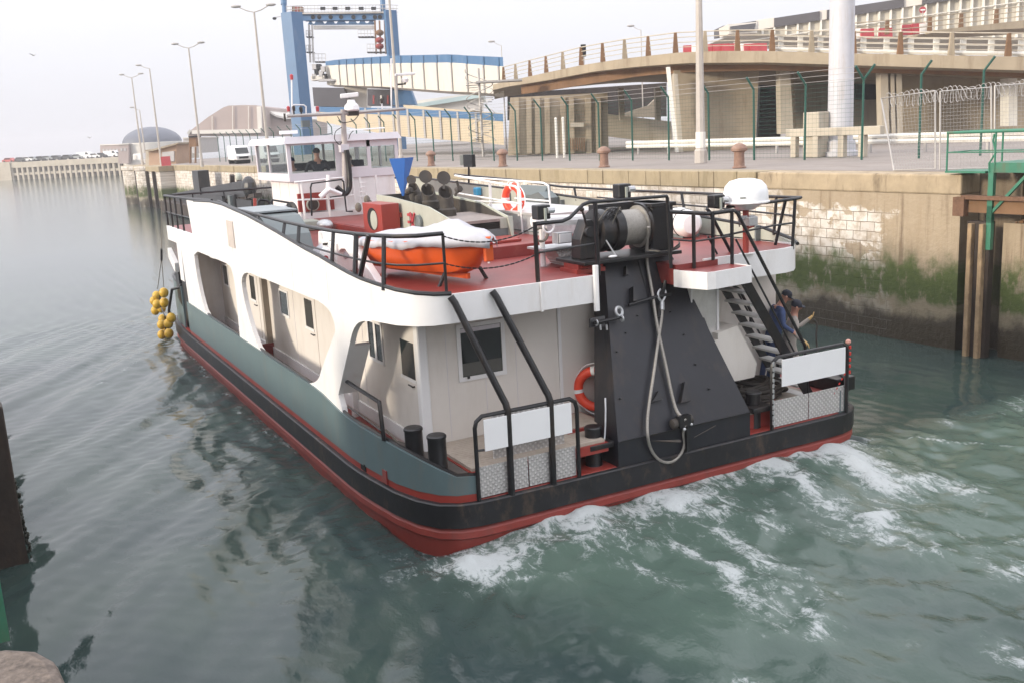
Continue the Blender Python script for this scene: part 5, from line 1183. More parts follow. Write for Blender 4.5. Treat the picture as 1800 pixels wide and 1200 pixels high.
# ---- stern ledge: tread plates, rails, blank boards
def stern_rail(x0, x1, board, mid=(), dense=0):
    r_ = MB().tube([(x0, 0, .80), (x0, 0, 1.98), (x0+.03, 0, 2.08), (x0+.13, 0, 2.15), (x1-.13, 0, 2.15), (x1-.03, 0, 2.08), (x1, 0, 1.98), (x1, 0, .80)], .035, 8).build('stern_rail', m_black, ship, True)
    n_ = 2; w_ = (x1-x0-.04)/n_
    for k in range(n_): MB().bx(x0+.03+k*w_, x0+.02+(k+1)*w_-.012, .035, .045, .84, 1.335).build('tread_plate', m_tread, r_)
    MB().bx(board[0], board[1], -.055, -.040, 1.60, 2.10).build('board', m_tank, r_, bevel=.004)
    for x in mid: MB().tube([(x, -.01, .80), (x, -.01, 1.6)], .04, 8).build('post', m_black, r_)
    return r_
s1 = stern_rail(1.04, 2.86, (1.17, 2.73))
MB().tube([(1.06, 0, 1.62), (1.17, -.03, 1.62)], .02, 6).build('strut', m_black, s1)
s2 = stern_rail(6.98, 8.84, (7.17, 8.74))
for k in range(12): MB().obx((6.98, -.035, .95+k*.1), .018, .012, .035, (1, 0, .5 if k % 2 else -.5), (0, 1, 0)).build('chain_link', m_galv, s2) if k < 12 else None
for xb, xt in ((1.60, .97), (2.36, 1.68)):
    MB().tube([(xt, .42, 3.96), (xt+.05, .38, 3.86), (xb-.03, .06, 2.36), (xb, .02, 2.27), (xb+.01, -.02, 2.15), (xb, -.02, .80)], .055, 10).build('bent_stanchion', m_black, ship, True)
MB().bx(1.5, 2.80, .33, .36, 1.22, 2.07).build('mesh_panel', m_tread, ship)
gr_ = MB()
for k in range(17): gr_.bx(1.0+.002, 3.45, .12+k*.087, .12+k*.087+.078, 1.26, 1.31)
gr_.build('grating', m_wood, ship)
MB().bx(.97, 3.5, .09, 1.6, 1.10, 1.255).build('grating_frame', m_redb, ship)
MB().bx(3.1, 3.9, .7, 1.58, .82, 1.36).build('deck_coaming', m_redb, ship); MB().bx(3.15, 3.85, .75, 1.5, 1.362, 1.38).build('coaming_lid', m_wood, ship)
MB().bx(6.4, 8.5, .25, 1.6, .82, 1.10).build('grating_frame', m_redb, ship); MB().bx(6.4, 8.5, .22, 1.6, 1.104, 1.14).build('grating', m_wood, ship)
# mooring bitts
def bitt(x, y, z, h, r):
    b_ = MB().lathe([(r*1.05, 0), (r, .02), (r, h), (r*1.08, h), (r*1.08, h+.03), (r*.95, h+.05), (0, h+.052)], (x, y, z), n=20).build('mooring_bitt', m_black, ship, True)
for x, y in ((.48, 1.12), (.62, .52)): bitt(x, y, 1.235, .55, .145)
for x, sg in ((3.38, 1), (6.98-.12, -1)):
    bitt(x, .36, .815, .62, .14)
    MB().prism([(x-.24, .08, 1.15), (x+.24, .08, 1.15), (x+.24, .62, 1.15), (x-.24, .62, 1.15)], (0, 0, .10)).build('bitt_shelf', m_black, ship, bevel=.02)
# short rail and rope on the port quarter
q_ = MB().tube([(.14, 3.30, 2.22), (.13, 1.62, 2.20), (.12, 1.58, 2.14), (.12, 1.52, 1.58)], .036, 8).build('quarter_rail', m_black, ship, True); MB().tube([(.14, 3.28, 1.75), (.13, 1.6, 1.72)], .016, 6).build('mid_rail', m_black, q_)
MB().tube([(.18, 1.55, 1.75), (.3, 1.4, 1.55), (.42, 1.15, 1.27), (.60, .95, 1.25), (.62, .72, 1.25), (.45, .62, 1.25)], .014, 6).build('heaving_line', m_rope, ship, True)
# ---- stern gantry
T = thing  # noqa
gm = MB()
P0 = [(3.62, 0, .81), (6.45, 0, .81), (6.45, -.015, 1.25), (3.62, -.015, 1.25)]
gtop = [(4.25, 1.2, 4.10), (5.66, 1.2, 4.10)]
ga = MB().add([(3.62, -.02, .80), (6.45, -.02, .80), (6.45, -.02, 1.25), (3.62, -.02, 1.25), (5.66, 1.18, 4.10), (4.25, 1.18, 4.10), (3.62, .72, .80), (6.45, .72, .80), (5.66, 1.5, 4.10), (4.25, 1.5, 4.10)],
    [(0,1,2,3), (3,2,4,5), (0,3,5,9,6), (1,7,8,4,2), (6,9,8,7), (5,4,8,9)]).build('stern_gantry', m_gan, ship)
gn = Vector((0, -(4.10-1.25), 1.2)).normalized(); gp0 = Vector((4, -.02, 1.25))
def gface(px, py, off=0.0): return onp(px, py, gp0+gn*off, gn)
MB().add([(6.48, .05, .82), (6.48, .95, .82), (6.05, .95, 2.75), (6.05, .62, 2.75)], [(0,1,2,3)]).build('spare', m_gan, ga) if False else None
MB().prism([(6.455, .10, .85), (6.455, 1.1, .85), (6.30, 1.1, 2.0), (6.02, .95, 2.9), (6.02, .75, 2.9)], (.05, 0, 0)).build('side_gusset', m_black, ga)
MB().bar(Vector((5.05, .02, 1.28))+gn*.002, Vector((4.93, 1.15, 4.06))+gn*.002, .02, .012, up=gn).build('weld_seam', m_black, ga)
MB().bar((3.63, -.035, 1.25), (6.44, -.035, 1.25), .02, .02).build('knuckle_seam', m_black, ga)
def lug(px, py, w, h, dpt, mat=m_black, tilt=0, name='pad_eye'):
    p = gface(px, py); return MB().prism([p-Vector((w/2, 0, 0))-Vector((0, .39, .92))*h/2+gn*.0, p+Vector((w/2, 0, 0))-Vector((0, .39, .92))*h/2, p+Vector((w*.3, 0, 0))+Vector((0, .39, .92))*h/2], gn*dpt).build(name, mat, ga)
lug(1096, 478, .07, .16, .10); lug(1107, 520, .10, .26, .14); lug(1197, 690, .24, .34, .10); lug(1150, 697, .24, .16, .08); lug(1152, 548, .10, .2, .1)
for px, py in ((1120, 555), (1178, 548), (1100, 585), (1202, 588), (1084, 618), (1222, 640), (1090, 700), (1246, 683)): MB().lathe([(.018, 0), (.018, .03), (.0, .035)], gface(px, py), gn, 8).build('bolt', m_black, ga)
# hook bar with wire thimble
MB().tube([gface(1105, 536, .06), gface(1135, 527, .09), gface(1160, 520, .12), gface(1180, 517, .16)], .028, 8).build('hook_bar', m_black, ga, True)
MB().tube([gface(1164, 520, .12), gface(1170, 493, .25)], .03, 8).build('belaying_pin', m_black, ga)
# shackle bar
MB().prism([gface(1035, 576, .05), gface(1036, 560, .05), gface(1062, 556, .05), gface(1062, 575, .05)], gn*.03).build('side_lug', m_black, ga)
MB().tube([gface(1044, 568, .14), gface(1095, 557, .14)], .03, 8).build('shackle_bar', m_black, ga)
ax_ = (gface(1100, 555)-gface(1050, 566)).normalized()
MB().torus(gface(1088, 548, .14), Vector((.2, -.9, .3)), .075, .028, 20, 8).build('bow_shackle', m_galv, ga, True); MB().torus(gface(1093, 560, .16), ax_, .045, .018, 16, 6).build('shackle', m_galv, ga, True); MB().torus(gface(1048, 567, .15), ax_, .045, .016, 16, 6).build('shackle', m_galv, ga, True)
for px in (1055, 1066): MB().tube([gface(px, 571, .13), gface(px+1, 580, .1)], .017, 6).build('shackle_pin', m_galv, ga)
MB().tube([(3.66, .38, 1.92)] + [(3.62, .32, 1.75), (3.56, .25, 1.5), (3.50, .2, 1.27)], .016, 6).build('hanging_chain', m_galv, ga, True)
# fairlead roller at the foot
pc = gface(1198, 740, .10)
fr_ = MB().lathe([(.05, -.22), (.085, -.2), (.085, -.1), (.05, -.08), (.05, .08), (.085, .1), (.085, .2), (.05, .22)], pc, (1, .0, .08), 12).build('fairlead_roller', m_exh, ga, True)
MB().obx(pc+gn*.06, .12, .05, .10, (1,0,0)).build('cheek', m_black, fr_); MB().ell(pc+Vector((-.02, -.1, -.11)), .03, .03, .03).build('pin', m_galv, fr_); MB().ell(pc+Vector((.13, -.1, -.05)), .025, .025, .025).build('pin', m_galv, fr_)
MB().obx(pc+Vector((.08, -.03, -.32)), .035, .05, .22).build('tail_plate', m_black, fr_)
MB().prism([gface(1143, 775, .03), gface(1192, 773, .03), gface(1192, 778, .03)], gn*.08).build('rubbing_bar', m_exh, ga)
MB().bar(gface(1220, 768, .02), gface(1258, 747, .02), .012, .008, up=gn).build('scratch_bar', m_exh, ga)
# towing wire from the drum, through the roller, looped back up to the thimble
w1 = [Vector((4.98, .87, 4.62))] + [gface(x, y, .08) for x, y in ((1137, 455), (1146, 510), (1155, 570), (1170, 640), (1187, 715))] + [pc+gn*.12]
w2 = [pc+gn*.10+Vector((0, 0, -.08))] + [at(x, y, Y=-.07) for x, y in ((1201, 760), (1203, 778), (1198, 795), (1186, 808), (1172, 812), (1157, 806), (1145, 790))] + [gface(x, y, .09) for x, y in ((1139, 768), (1138, 740), (1141, 710), (1150, 650), (1157, 600), (1163, 560), (1164, 540), (1163.5, 528))]
def smooth_path(P, n=6):
    P = [Vector(p) for p in P]; out = []
    for i in range(len(P)-1):
        a_ = P[max(i-1, 0)]; b_ = P[i]; c_ = P[i+1]; d_ = P[min(i+2, len(P)-1)]
        for k in range(n):
            t = k/n; out.append(.5*((2*b_)+(c_-a_)*t+(2*a_-5*b_+4*c_-d_)*t*t+(3*b_-a_-3*c_+d_)*t**3))
    return out+[P[-1]]
tw = MB().tube(smooth_path(w1), .028, 8).build('towing_wire', m_wire, ship, True); MB().tube(smooth_path(w2), .026, 8).build('wire_loop', m_wire, tw, True)
MB().tube([gface(1164, 545, .09), gface(1164, 531, .09)], .042, 10).build('ferrule', m_galv, tw, True)
e0 = gface(1163.5, 531, .10); MB().tube(smooth_path([e0, gface(1158, 524, .12), gface(1157, 515, .13), gface(1161, 509, .13)], 4), .022, 6).build('thimble', m_galv, tw, True); MB().tube(smooth_path([e0, gface(1168, 524, .12), gface(1170, 515, .13), gface(1168, 510, .13)], 4), .022, 6).build('thimble', m_galv, tw, True)
# ---- winch on top
wp_ = MB().bx(3.60, 5.62, .78, 1.72, 4.10, 4.16).build('winch_bed', m_black, ship, bevel=.01); 
wc = (0, 1.28, 4.60)
dr = MB().lathe([(.36, 4.58), (.36, 4.62), (.31, 4.63), (.31, 5.02), (.37, 5.03), (.37, 5.07)], (0, wc[1], wc[2]), (1, 0, 0), 28).build('drum', m_wire, wp_, True, ang=40)
MB().lathe([(.40, 5.06), (.40, 5.12)], (0, wc[1], wc[2]), (1, 0, 0), 28).build('flange', m_black, wp_, True); MB().lathe([(.30, 4.10), (.37, 4.12), (.37, 4.28), (.33, 4.29), (.33, 4.40), (.38, 4.41), (.38, 4.57), (.3, 4.58)], (0, wc[1], wc[2]), (1, 0, 0), 28).build('brake_drum', m_black, wp_, True, ang=40)
MB().bx(5.16, 5.62, 1.0, 1.75, 4.16, 5.0).build('gear_case', m_black, wp_, bevel=.03); MB().bx(5.12, 5.66, .97, 1.78, 4.93, 5.0).build('gear_case_lid', m_black, wp_, bevel=.01)
MB().prism([(3.72, 1.1, 4.16), (4.06, 1.1, 4.16), (4.06, 1.1, 4.74), (3.98, 1.1, 4.82), (3.88, 1.1, 4.82), (3.74, 1.1, 4.5)], (0, .3, 0)).build('bearing_pedestal', m_black, wp_, bevel=.015); MB().lathe([(.09, -.06), (.09, .1)], (3.9, 1.08, 4.62), (0, 1, 0), 12).build('bearing_cap', m_belt, wp_, True)
MB().tube([(3.84, 1.05, 4.74), (3.72, .98, 5.0)], .022, 6).build('brake_lever', m_black, wp_); MB().ell((3.71, .98, 5.02), .045, .045, .04).build('lever_knob', m_black, wp_)
MB().bx(4.3, 5.14, 1.5, 1.7, 4.8, 5.02).build('cross_frame', m_black, wp_)
for k in range(5): MB().tube(smooth_path([(4.05+k*.05, 1.0, 4.8-k*.05), (4.2+k*.06, .95, 4.98), (4.45+k*.03, 1.1, 4.98-k*.02), (4.6, 1.3, 4.9)], 4), .012, 6).build('hydraulic_hose', m_belt if k % 4 else m_rope, wp_, True)
for k in range(3): MB().tube(smooth_path([(4.9+k*.05, .85, 4.20+k*.02), (5.2, .72-k*.03, 4.19), (5.5, .72, 4.22+k*.03), (5.65, .9, 4.3)], 4), .012, 6).build('hydraulic_hose', m_rope if k == 1 else m_belt, wp_, True)
MB().tube([(4.13, .95, 4.5), (4.3, .9, 4.2)], .014, 6).build('brake_rod', m_galv, wp_); MB().ell((4.22, .86, 4.19), .09, .04, .025).build('cap_plate', m_tank, wp_)
st_ = MB().bx(3.55, 4.12, .95, 1.5, 3.95, 4.02).build('winch_foot', m_redb, ship); MB().bx(3.60, 4.06, 1.0, 1.45, 4.02, 4.10).build('foot_top', m_redb, st_)
for x in (3.6, 3.72, 3.84, 3.96, 4.06): MB().bx(x-.02, x+.02, .96, 1.0, 3.95, 4.10).build('rib', m_redb, st_)
MB().tube([(3.62, .92, 4.06), (4.05, .92, 4.06)], .02, 6).build('lashing_bar', m_redb, st_)
# ---- inclined stair to starboard
sb = MB().bar((6.50, .36, 3.80), (8.36, .36, 1.00), .045, .18).build('stair_stringer', m_black, ship); MB().bar((6.50, 1.10, 3.80), (8.36, 1.10, 1.00), .045, .14).build('stair_stringer', m_black, ship)
m_step = M('grey_step', (.46, .45, .43), .6, var=.1)
for k in range(11):
    t_ = (k+.6)/11.2; x = 6.5+1.86*t_; z = 3.72-2.72*t_
    MB().bx(x-.12, x+.12, .385, 1.08, z-.035, z).build('tread', m_step, ship)
for y in (.36, 1.12):
    h_ = MB().tube([(6.45, y, 4.80), (6.52, y, 4.74), (8.12, y, 2.15), (8.2, y, 1.2)], .032, 8).build('stair_handrail', m_black, ship, True); MB().tube([(6.47, y, 4.30), (7.9, y, 2.0)], .018, 6).build('mid_rail', m_black, h_)
MB().tube([(7.05, 1.3, 3.4), (7.35, 1.3, 3.2), (7.62, 1.28, 2.75), (7.62, 1.28, 2.3)], .03, 8).build('wall_rail', m_black, ship, True)
# aft locker under the landing, white trunk
la_, lb_, lt_, lz_ = at(1214, 550, Y=.82), at(1259, 550, Y=.82), at(1235, 503, Y=.82), at(1235, 599, Y=.82)
lk = MB().bx(la_.x+.03, lb_.x, .82, 1.58, lz_.z, lt_.z).build('locker', m_alu, ship, bevel=.01); MB().bx(la_.x, la_.x+.028, .80, 1.58, lz_.z, lt_.z+.02).build('locker_door', m_white, lk); MB().bx(lb_.x+.002, lb_.x+.05, .80, 1.58, lz_.z+.08, lt_.z).build('locker_side', m_white, lk); MB().bx(la_.x+.06, la_.x+.2, .795, .818, lz_.z+.05, lz_.z+.09).build('latch', m_tank, lk)
MB().prism([at(x, y, Y=.66) for x, y in ((1228, 603), (1262, 597), (1262, 586), (1296, 572), (1331, 638), (1326, 662), (1300, 668), (1248, 676))], (0, .92, 0)).build('sloped_trunk', m_cream, ship)
MB().lathe([(.2, 0), (.2, .05), (.16, .06)], (9.2, 1.2, 1.36), n=16).build('deck_filler', m_galv, ship, True)
MB().bx(9.0, 9.5, .4, 1.4, 1.06, 1.34).build('deck_box', m_black, ship, bevel=.02)
b = MB()
for k in range(10):
    if k % 2 == 0: b.bx(8.86, 8.90, -.04, -.01, 2.1-k*.06-.06, 2.1-k*.06)
b.build('barrier_tape', m_redt, s2)
MB().ell((8.86, 0, 2.17), .055, .05, .05, 10, 6).build('rail_knob', M('pinkish_knob', (.5, .25, .2), .5), s2)
tp_ = MB()
for k in range(9):
    tp_.bar(Vector((8.8, .0, 1.58)).lerp(Vector((8.55, .05, 1.2)), k/9), Vector((8.8, .0, 1.58)).lerp(Vector((8.55, .05, 1.2)), (k+.9)/9), .03, .008) if k % 2 == 0 else None
for k in range(7):
    tp_.bar(Vector((8.0, .3, 1.16)).lerp(Vector((7.5, .6, 1.16)), k/7), Vector((8.0, .3, 1.16)).lerp(Vector((7.5, .6, 1.16)), (k+.8)/7), .04, .006) if k % 2 == 0 else None
tp_.build('tape_scrap', m_redt, s2)

# ---- deck trunk, casing, exhausts
MB().prism([(3.30, 3.85, 3.95), (6.2, 3.85, 3.95), (6.2, 15.2, 3.95), (3.30, 15.2, 3.95)], (0, 0, .24)).build('deck_trunk', m_red, ship, bevel=.015)
MB().prism([(3.30, 14.2, 4.0), (3.30, 9.7, 4.0), (3.30, 9.7, 4.17), (3.30, 14.2, 4.17)], (-.05, 0, 0)).build('trunk_flange', m_redb, ship)
MB().bx(3.5, 4.55, 4.75, 5.25, 4.19, 4.235).build('hatch', m_redb, ship, bevel=.015); MB().bx(3.6, 4.35, 4.3, 4.55, 4.19, 4.25).build('hatch', m_redb, ship, bevel=.015)
bxr = MB()
bxr.bx(2.92, 3.36, 8.3, 9.55, 3.955, 4.88)
rbx = bxr.build('vent_house', m_redb, ship, bevel=.012)
def disc_on_x(c, ry, rz, name, mat, par, t=.02, n=28):
    return MB().prism([(c[0], c[1]+ry*math.cos(2*math.pi*k/n), c[2]+rz*math.sin(2*math.pi*k/n)) for k in range(n)], (-t, 0, 0)).build(name, mat, par)
disc_on_x((2.921, 8.92, 4.52), .34, .26, 'opening', m_dark, rbx, .006); disc_on_x((2.914, 8.80, 4.50), .22, .22, 'vent_mouth', m_case, rbx, .012)
MB().bx(3.365, 3.40, 8.28, 8.34, 4.55, 4.66).build('hinge', m_redb, rbx)
CX0, CX1 = 3.42, 4.72
cs = MB()
prof = [(5.5, 4.19), (9.9, 4.19), (9.9, 5.02), (9.0, 5.0), (6.75, 4.85), (5.5, 4.60)]
cs = MB().prism([(CX0, y, z) for y, z in prof], (.035, 0, 0)).build('engine_casing', m_case, ship)
MB().prism([(CX1-.035, y, z) for y, z in prof], (.035, 0, 0)).build('side_plate', m_case, cs); MB().bx(CX0+.035, CX1-.035, 9.84, 9.9, 4.19, 5.0).build('end_plate', m_exh, cs)
MB().prism([(CX0+.036, 5.5, 4.57), (CX0+.036, 7.3, 4.62), (CX0+.036, 7.3, 4.56), (CX0+.036, 5.5, 4.51)], (CX1-CX0-.072, 0, 0)).build('top_plate', M('sooty_plate', (.26, .22, .20), .7, var=.2, stain=(.1, .08, .06), amt=.5, stretch=1), cs)
MB().prism([(CX0+.036, 7.3, 4.5), (CX0+.036, 9.84, 4.5), (CX0+.036, 9.84, 4.44), (CX0+.036, 7.3, 4.44)], (CX1-CX0-.072, 0, 0)).build('well_floor', m_exh, cs)
MB().prism([(CX1-.037, 5.6, 4.56), (CX1-.037, 9.8, 4.5), (CX1-.037, 9.8, 4.98), (CX1-.037, 6.75, 4.82)], (-.004, 0, 0)).build('dark_lining', m_exh, cs)  # thin dark sheet along the inside of the starboard side plate
MB().bx(CX0+.036, CX1-.036, 5.50, 5.53, 4.19, 4.36).build('aft_plate', m_grey, cs); MB().bx(CX0+.036, CX1-.036, 5.56, 5.58, 4.36, 4.57).build('louvre_back', m_dark, cs)
lv = MB()
for k in range(6): lv.add([(CX0+.05, 5.50, 4.365+k*.034), (CX1-.22, 5.50, 4.365+k*.034), (CX1-.22, 5.55, 4.39+k*.034), (CX0+.05, 5.55, 4.39+k*.034)], [(0,1,2,3)])
lv.build('louvre', m_exh, cs); MB().bx(CX1-.22, CX1-.036, 5.49, 5.54, 4.36, 4.57).build('corner_plate', m_case, cs)
MB().prism([(CX1-.02, 5.35, 4.19), (CX1+.02, 5.35, 4.19), (CX1+.06, 5.45, 4.6), (CX1-.06, 5.45, 4.6)], (0, .06, 0)).build('bracket', m_case, cs)
# red hose reel on the casing side
hr = MB().lathe([(.17, 0), (.17, .06), (.10, .08)], (CX0-.01, 7.25, 4.48), (-1, 0, 0), 20).build('hose_reel', m_grey, ship)
for d1, d2 in (((-.06, .22), (.06, -.22)), ((-.06, -.22), (.06, .22))):
    MB().bar((CX0-.12, 7.4+d1[0]*2.2, 4.48+d1[1]), (CX0-.12, 7.4+d2[0]*2.2, 4.48+d2[1]), .05, .03, up=(1,0,0)).build('spoke', m_rb, hr)
for dz in (.16, 0, -.16): MB().obx((CX0-.05, 7.72, 4.48+dz), .04, .06, .03).build('valve_wheel', m_rb, hr)
MB().obx((CX0-.05, 7.72, 4.48), .03, .04, .19).build('valve_stem', m_case, hr)
# exhausts
def exhaust(px, py, tx, ty, z0, r, lid):
    b0 = at(px, py, Y=z0); t0 = at(tx, ty, Y=b0.y+.02)
    e = MB().lathe([(r*1.25, 0), (r*1.25, .16), (r*1.0, .2)], b0-ZV*.08, n=20).build('exhaust', m_exh, ship, True, ang=40)
    dirv = (t0-b0).normalized(); nrm = Vector((-.2, -.62, .72)).normalized(); u = Vector((1, 0, 0)); w = nrm.cross(u).normalized(); u = w.cross(nrm)
    n = 20; b = MB()
    base = [b0+ZV*.1+Vector((math.cos(2*math.pi*k/n)*r, math.sin(2*math.pi*k/n)*r, 0)) for k in range(n)]
    top = []
    for p in base:
        q = p+(t0-b0); t = -((q-t0).dot(nrm))/nrm.z; top.append(q+ZV*t)
    ins = [t0+(p-t0)*.9 for p in top]; bot = [p-ZV*.25 for p in ins]
    for R_ in (base, top, ins, bot): b.v += R_
    for j in range(3):
        for k in range(n): b.f.append([j*n+k, j*n+(k+1)%n, (j+1)*n+(k+1)%n, (j+1)*n+k])
    b.f.append([3*n+k for k in range(n)])
    p_ = b.build('pipe', m_exh, e, True); lc = at(lid[0], lid[1], Y=b0.y+.25)
    ln = Vector((-.15, -.9, .35)).normalized()
    MB().lathe([(r*.98, -.012), (r*.98, .012)], lc, ln, 24).build('rain_cap', m_exh, e); MB().bar(lc-ZV*r*.8, t0+Vector((0, r*.5, .05)), .05).build('cap_hinge', m_exh, e)
exhaust(787, 375, 783, 338, 6.9, .155, (780, 313)); exhaust(757, 361, 752, 334, 7.7, .155, (748, 311)); exhaust(735, 351, 726, 329, 8.6, .115, (723, 316.5))
for x, y, z in ((803, 335, 4.9), (716, 338, 4.9)):
    p = at(x, y, Y=8.4); MB().lathe([(.075, 0), (.075, .14), (.05, .16)], p, (.3, -.9, .3), 14).build('breather', m_exh, ship, True)
MB().tube([at(800, 345, Y=7.2), at(806, 330, Y=7.2), at(803, 318, Y=7.2)], .03, 6).build('vent_pipe', m_exh, ship)
# blue day mark: two crossed plates on a short stalk
db = at(709, 352, Y=9.7); dt = at(709, 278, Y=9.7); hw = (at(730, 278, Y=9.7)-at(687, 278, Y=9.7)).length/2
dm_ = MB().prism([db+Vector((.0, 0, .02)), dt+Vector((-hw, .12, 0)), dt+Vector((0, -.10, 0))], (0, .012, 0)); dm_.prism([db+Vector((.0, 0, .02)), dt+Vector((0, -.10, 0)), dt+Vector((hw, .12, 0))], (0, .012, 0))
dmo = dm_.build('day_mark', m_blue, ship); MB().tube([db-ZV*.7, db+ZV*.1], .03, 6).build('stalk', m_black, dmo)
# ---- wheelhouse
AY = 15.0
wx0, wx1, wy1, wz0, wz1 = 2.74, 6.10, 18.6, 5.27, 6.34
lo_ = MB().bx(2.98, 5.95, AY+.04, 18.0, 3.955, 5.27).build('wheelhouse_base', m_white, ship, bevel=.02)
for y in (16.0, 17.0): MB().bx(2.972, 2.98, y, y+.012, 4.1, 5.26).build('panel_seam', m_cream, lo_)
MB().bx(2.95, 6.0, AY-.10, AY+.04, 4.17, 4.36).build('plinth', m_white, lo_)
wh_ = MB().bx(wx0, wx1, AY, wy1, wz0, 5.50).build('wheelhouse', m_lav, ship)
# frames and posts of the glazed cabin
fr = MB()
for x, y in ((wx0, AY), (wx1-.1, AY), (wx0, wy1-.1), (wx1-.1, wy1-.1)): fr.bx(x, x+.10, y, y+.10, 5.50, wz1)
xa = [at(590, 280, Y=AY).x, at(611, 280, Y=AY).x]
fr.bx(xa[0], xa[1], AY, AY+.07, 5.50, wz1)
x2 = [at(646, 280, Y=AY).x, at(652, 280, Y=AY).x]; fr.bx(x2[0], x2[1], AY, AY+.07, 5.50, wz1)
fr.bx(xa[1], wx1-.1, AY, AY+.07, wz1-.20, wz1); fr.bx(xa[1], x2[0], AY, AY+.07, 5.501, 5.58)
fr.bx(wx0+.1, xa[0], AY, AY+.06, wz1-.06, wz1)
fr.bx(wx0, wx0+.06, 17.05, 17.12, 5.50, wz1); fr.bx(wx1-.06, wx1, 16.4, 16.5, 5.50, wz1)
for x in (3.8, 4.9): fr.bx(x, x+.07, wy1-.06, wy1, 5.50, wz1)
fr.build('window_frame', m_lav, wh_)
m_clear = bpy.data.materials.new('window_glass'); m_clear.use_nodes = True; nt = m_clear.node_tree
tb_ = nt.nodes.new('ShaderNodeBsdfTransparent'); tb_.inputs[0].default_value = (.88, .91, .90, 1); gb_ = nt.nodes.new('ShaderNodeBsdfGlossy'); gb_.inputs['Roughness'].default_value = .02
mx_ = nt.nodes.new('ShaderNodeMixShader'); fz_ = nt.nodes.new('ShaderNodeFresnel'); fz_.inputs[0].default_value = 1.5
gbk = nt.nodes.new('ShaderNodeNewGeometry'); iv_ = nt.nodes.new('ShaderNodeMath'); iv_.operation = 'SUBTRACT'; iv_.inputs[0].default_value = 1; nt.links.new(gbk.outputs['Backfacing'], iv_.inputs[1]); ml_ = nt.nodes.new('ShaderNodeMath'); ml_.operation = 'MULTIPLY'; nt.links.new(iv_.outputs[0], ml_.inputs[0]); nt.links.new(fz_.outputs[0], ml_.inputs[1]); nt.links.new(ml_.outputs[0], mx_.inputs[0]); nt.links.new(tb_.outputs[0], mx_.inputs[1]); nt.links.new(gb_.outputs[0], mx_.inputs[2]); nt.links.new(mx_.outputs[0], nt.nodes['Material Output'].inputs[0])
def pane(x0, x1, y0, y1): MB().bx(x0, x1, y0, y1, 5.50, wz1).build('window_pane', m_clear, wh_)
pane(wx0+.1, xa[0], AY+.03, AY+.038); pane(xa[1], x2[0], AY+.03, AY+.038); pane(x2[1], wx1-.1, AY+.03, AY+.038)
pane(wx0+.03, wx0+.038, AY+.1, 17.05); pane(wx0+.03, wx0+.038, 17.12, wy1-.1); pane(wx1-.038, wx1-.03, AY+.1, wy1-.1); pane(wx0+.1, wx1-.1, wy1-.038, wy1-.03)
MB().add([(wx0-.10, AY-.12, 6.33), (wx1+.10, AY-.12, 6.33), (wx1+.10, wy1+.5, 6.33), (wx0-.10, wy1+.5, 6.33), (wx0-.02, AY-.04, 6.52), (wx1+.02, AY-.04, 6.52), (wx1+.02, wy1+.4, 6.52), (wx0-.02, wy1+.4, 6.52)],
     [(0,3,2,1), (4,5,6,7), (0,1,5,4), (1,2,6,5), (2,3,7,6), (3,0,4,7)]).build('roof', m_lav, wh_)
MB().tube([at(520, 246.5, Y=AY+.6), at(584, 235, Y=AY+1.5)], .02, 5).build('roof_rail', m_grey, wh_); MB().tube([at(616, 229, Y=AY+.3), at(676, 225, Y=AY+.3)], .02, 5).build('roof_rail', m_tank, wh_)
MB().obx(at(507, 233, Y=17.5), .25, .14, .05).build('roof_lamp', m_tank, wh_)
MB().bx(wx0+.2, wx1-.2, 17.5, 18.3, 5.50, 5.72).build('console', m_navy, wh_); MB().lathe([(.16, 0), (.16, .04)], (3.9, 15.8, 6.28), n=14).build('ceiling_lamp', m_tank, wh_)
# red ventilator panel and aft stage rails
rp0, rp1 = at(524, 350, Y=AY-.06), at(572, 345, Y=AY-.06)
rv = MB().bx(rp0.x, rp1.x, AY-.07, AY+.035, 4.40, 4.92).build('vent_panel', m_redb, ship); vc = at(550, 360, Y=AY-.1)
MB().lathe([(.19, 0), (.19, .05), (.165, .06)], vc+Vector((0, .035, 0)), (0, -1, 0), 26).build('vent_ring', m_case, rv, True); MB().lathe([(.155, 0), (.155, .01)], vc+Vector((0, -.028, 0)), (0, -1, 0), 26).build('vent_mesh', m_exh, rv)
MB().bx(at(582, 360, Y=AY-.1).x, at(588, 360, Y=AY-.1).x, AY-.09, AY+.03, 4.40, 4.72).build('vent_panel', m_redb, ship)
ag = MB().tube([at(518, 321, Y=14.6), at(603, 312.5, Y=14.6), at(604, 318, Y=14.6), at(611, 375, Y=14.6)], .035, 6).build('stage_rail', m_white, ship, True)
for x0, y0, x1, y1 in ((529, 322, 537, 388), (572, 316, 581, 381), (618, 312, 627, 375), (632, 312, 640, 372), (660, 308, 665, 356), (643, 340, 646, 374)):
    MB().tube([at(x0, y0, Y=14.6), at(x1, y1, Y=14.6)], .035, 6).build('post', m_white, ag, True)
MB().tube([at(603, 348, Y=14.62), at(580, 350, Y=14.62), at(523, 352, Y=14.62)], .03, 6).build('mid_rail', m_white, ag); MB().tube([at(604, 346, Y=14.6), at(624, 343, Y=14.6)], .03, 6).build('mid_rail', m_white, ag)
for y in (322, 330, 338, 346): MB().tube([at(632, y, Y=14.5), at(642, y-1, Y=14.5)], .014, 5).build('rung', m_white, ag)
MB().tube([at(548, 380, Y=13.6), at(546, 330, Y=13.6), at(548, 323, Y=13.6), at(600, 316, Y=13.6), at(604, 320, Y=13.6), at(606, 345, Y=13.6), at(609, 372, Y=13.6), at(620, 372, Y=13.6)], .025, 6).build('hoop_rail', m_black, ship, True)
MB().tube([at(580, 347, Y=13.7), at(606, 344, Y=13.7)], .02, 6).build('hoop_rail', m_black, ship)
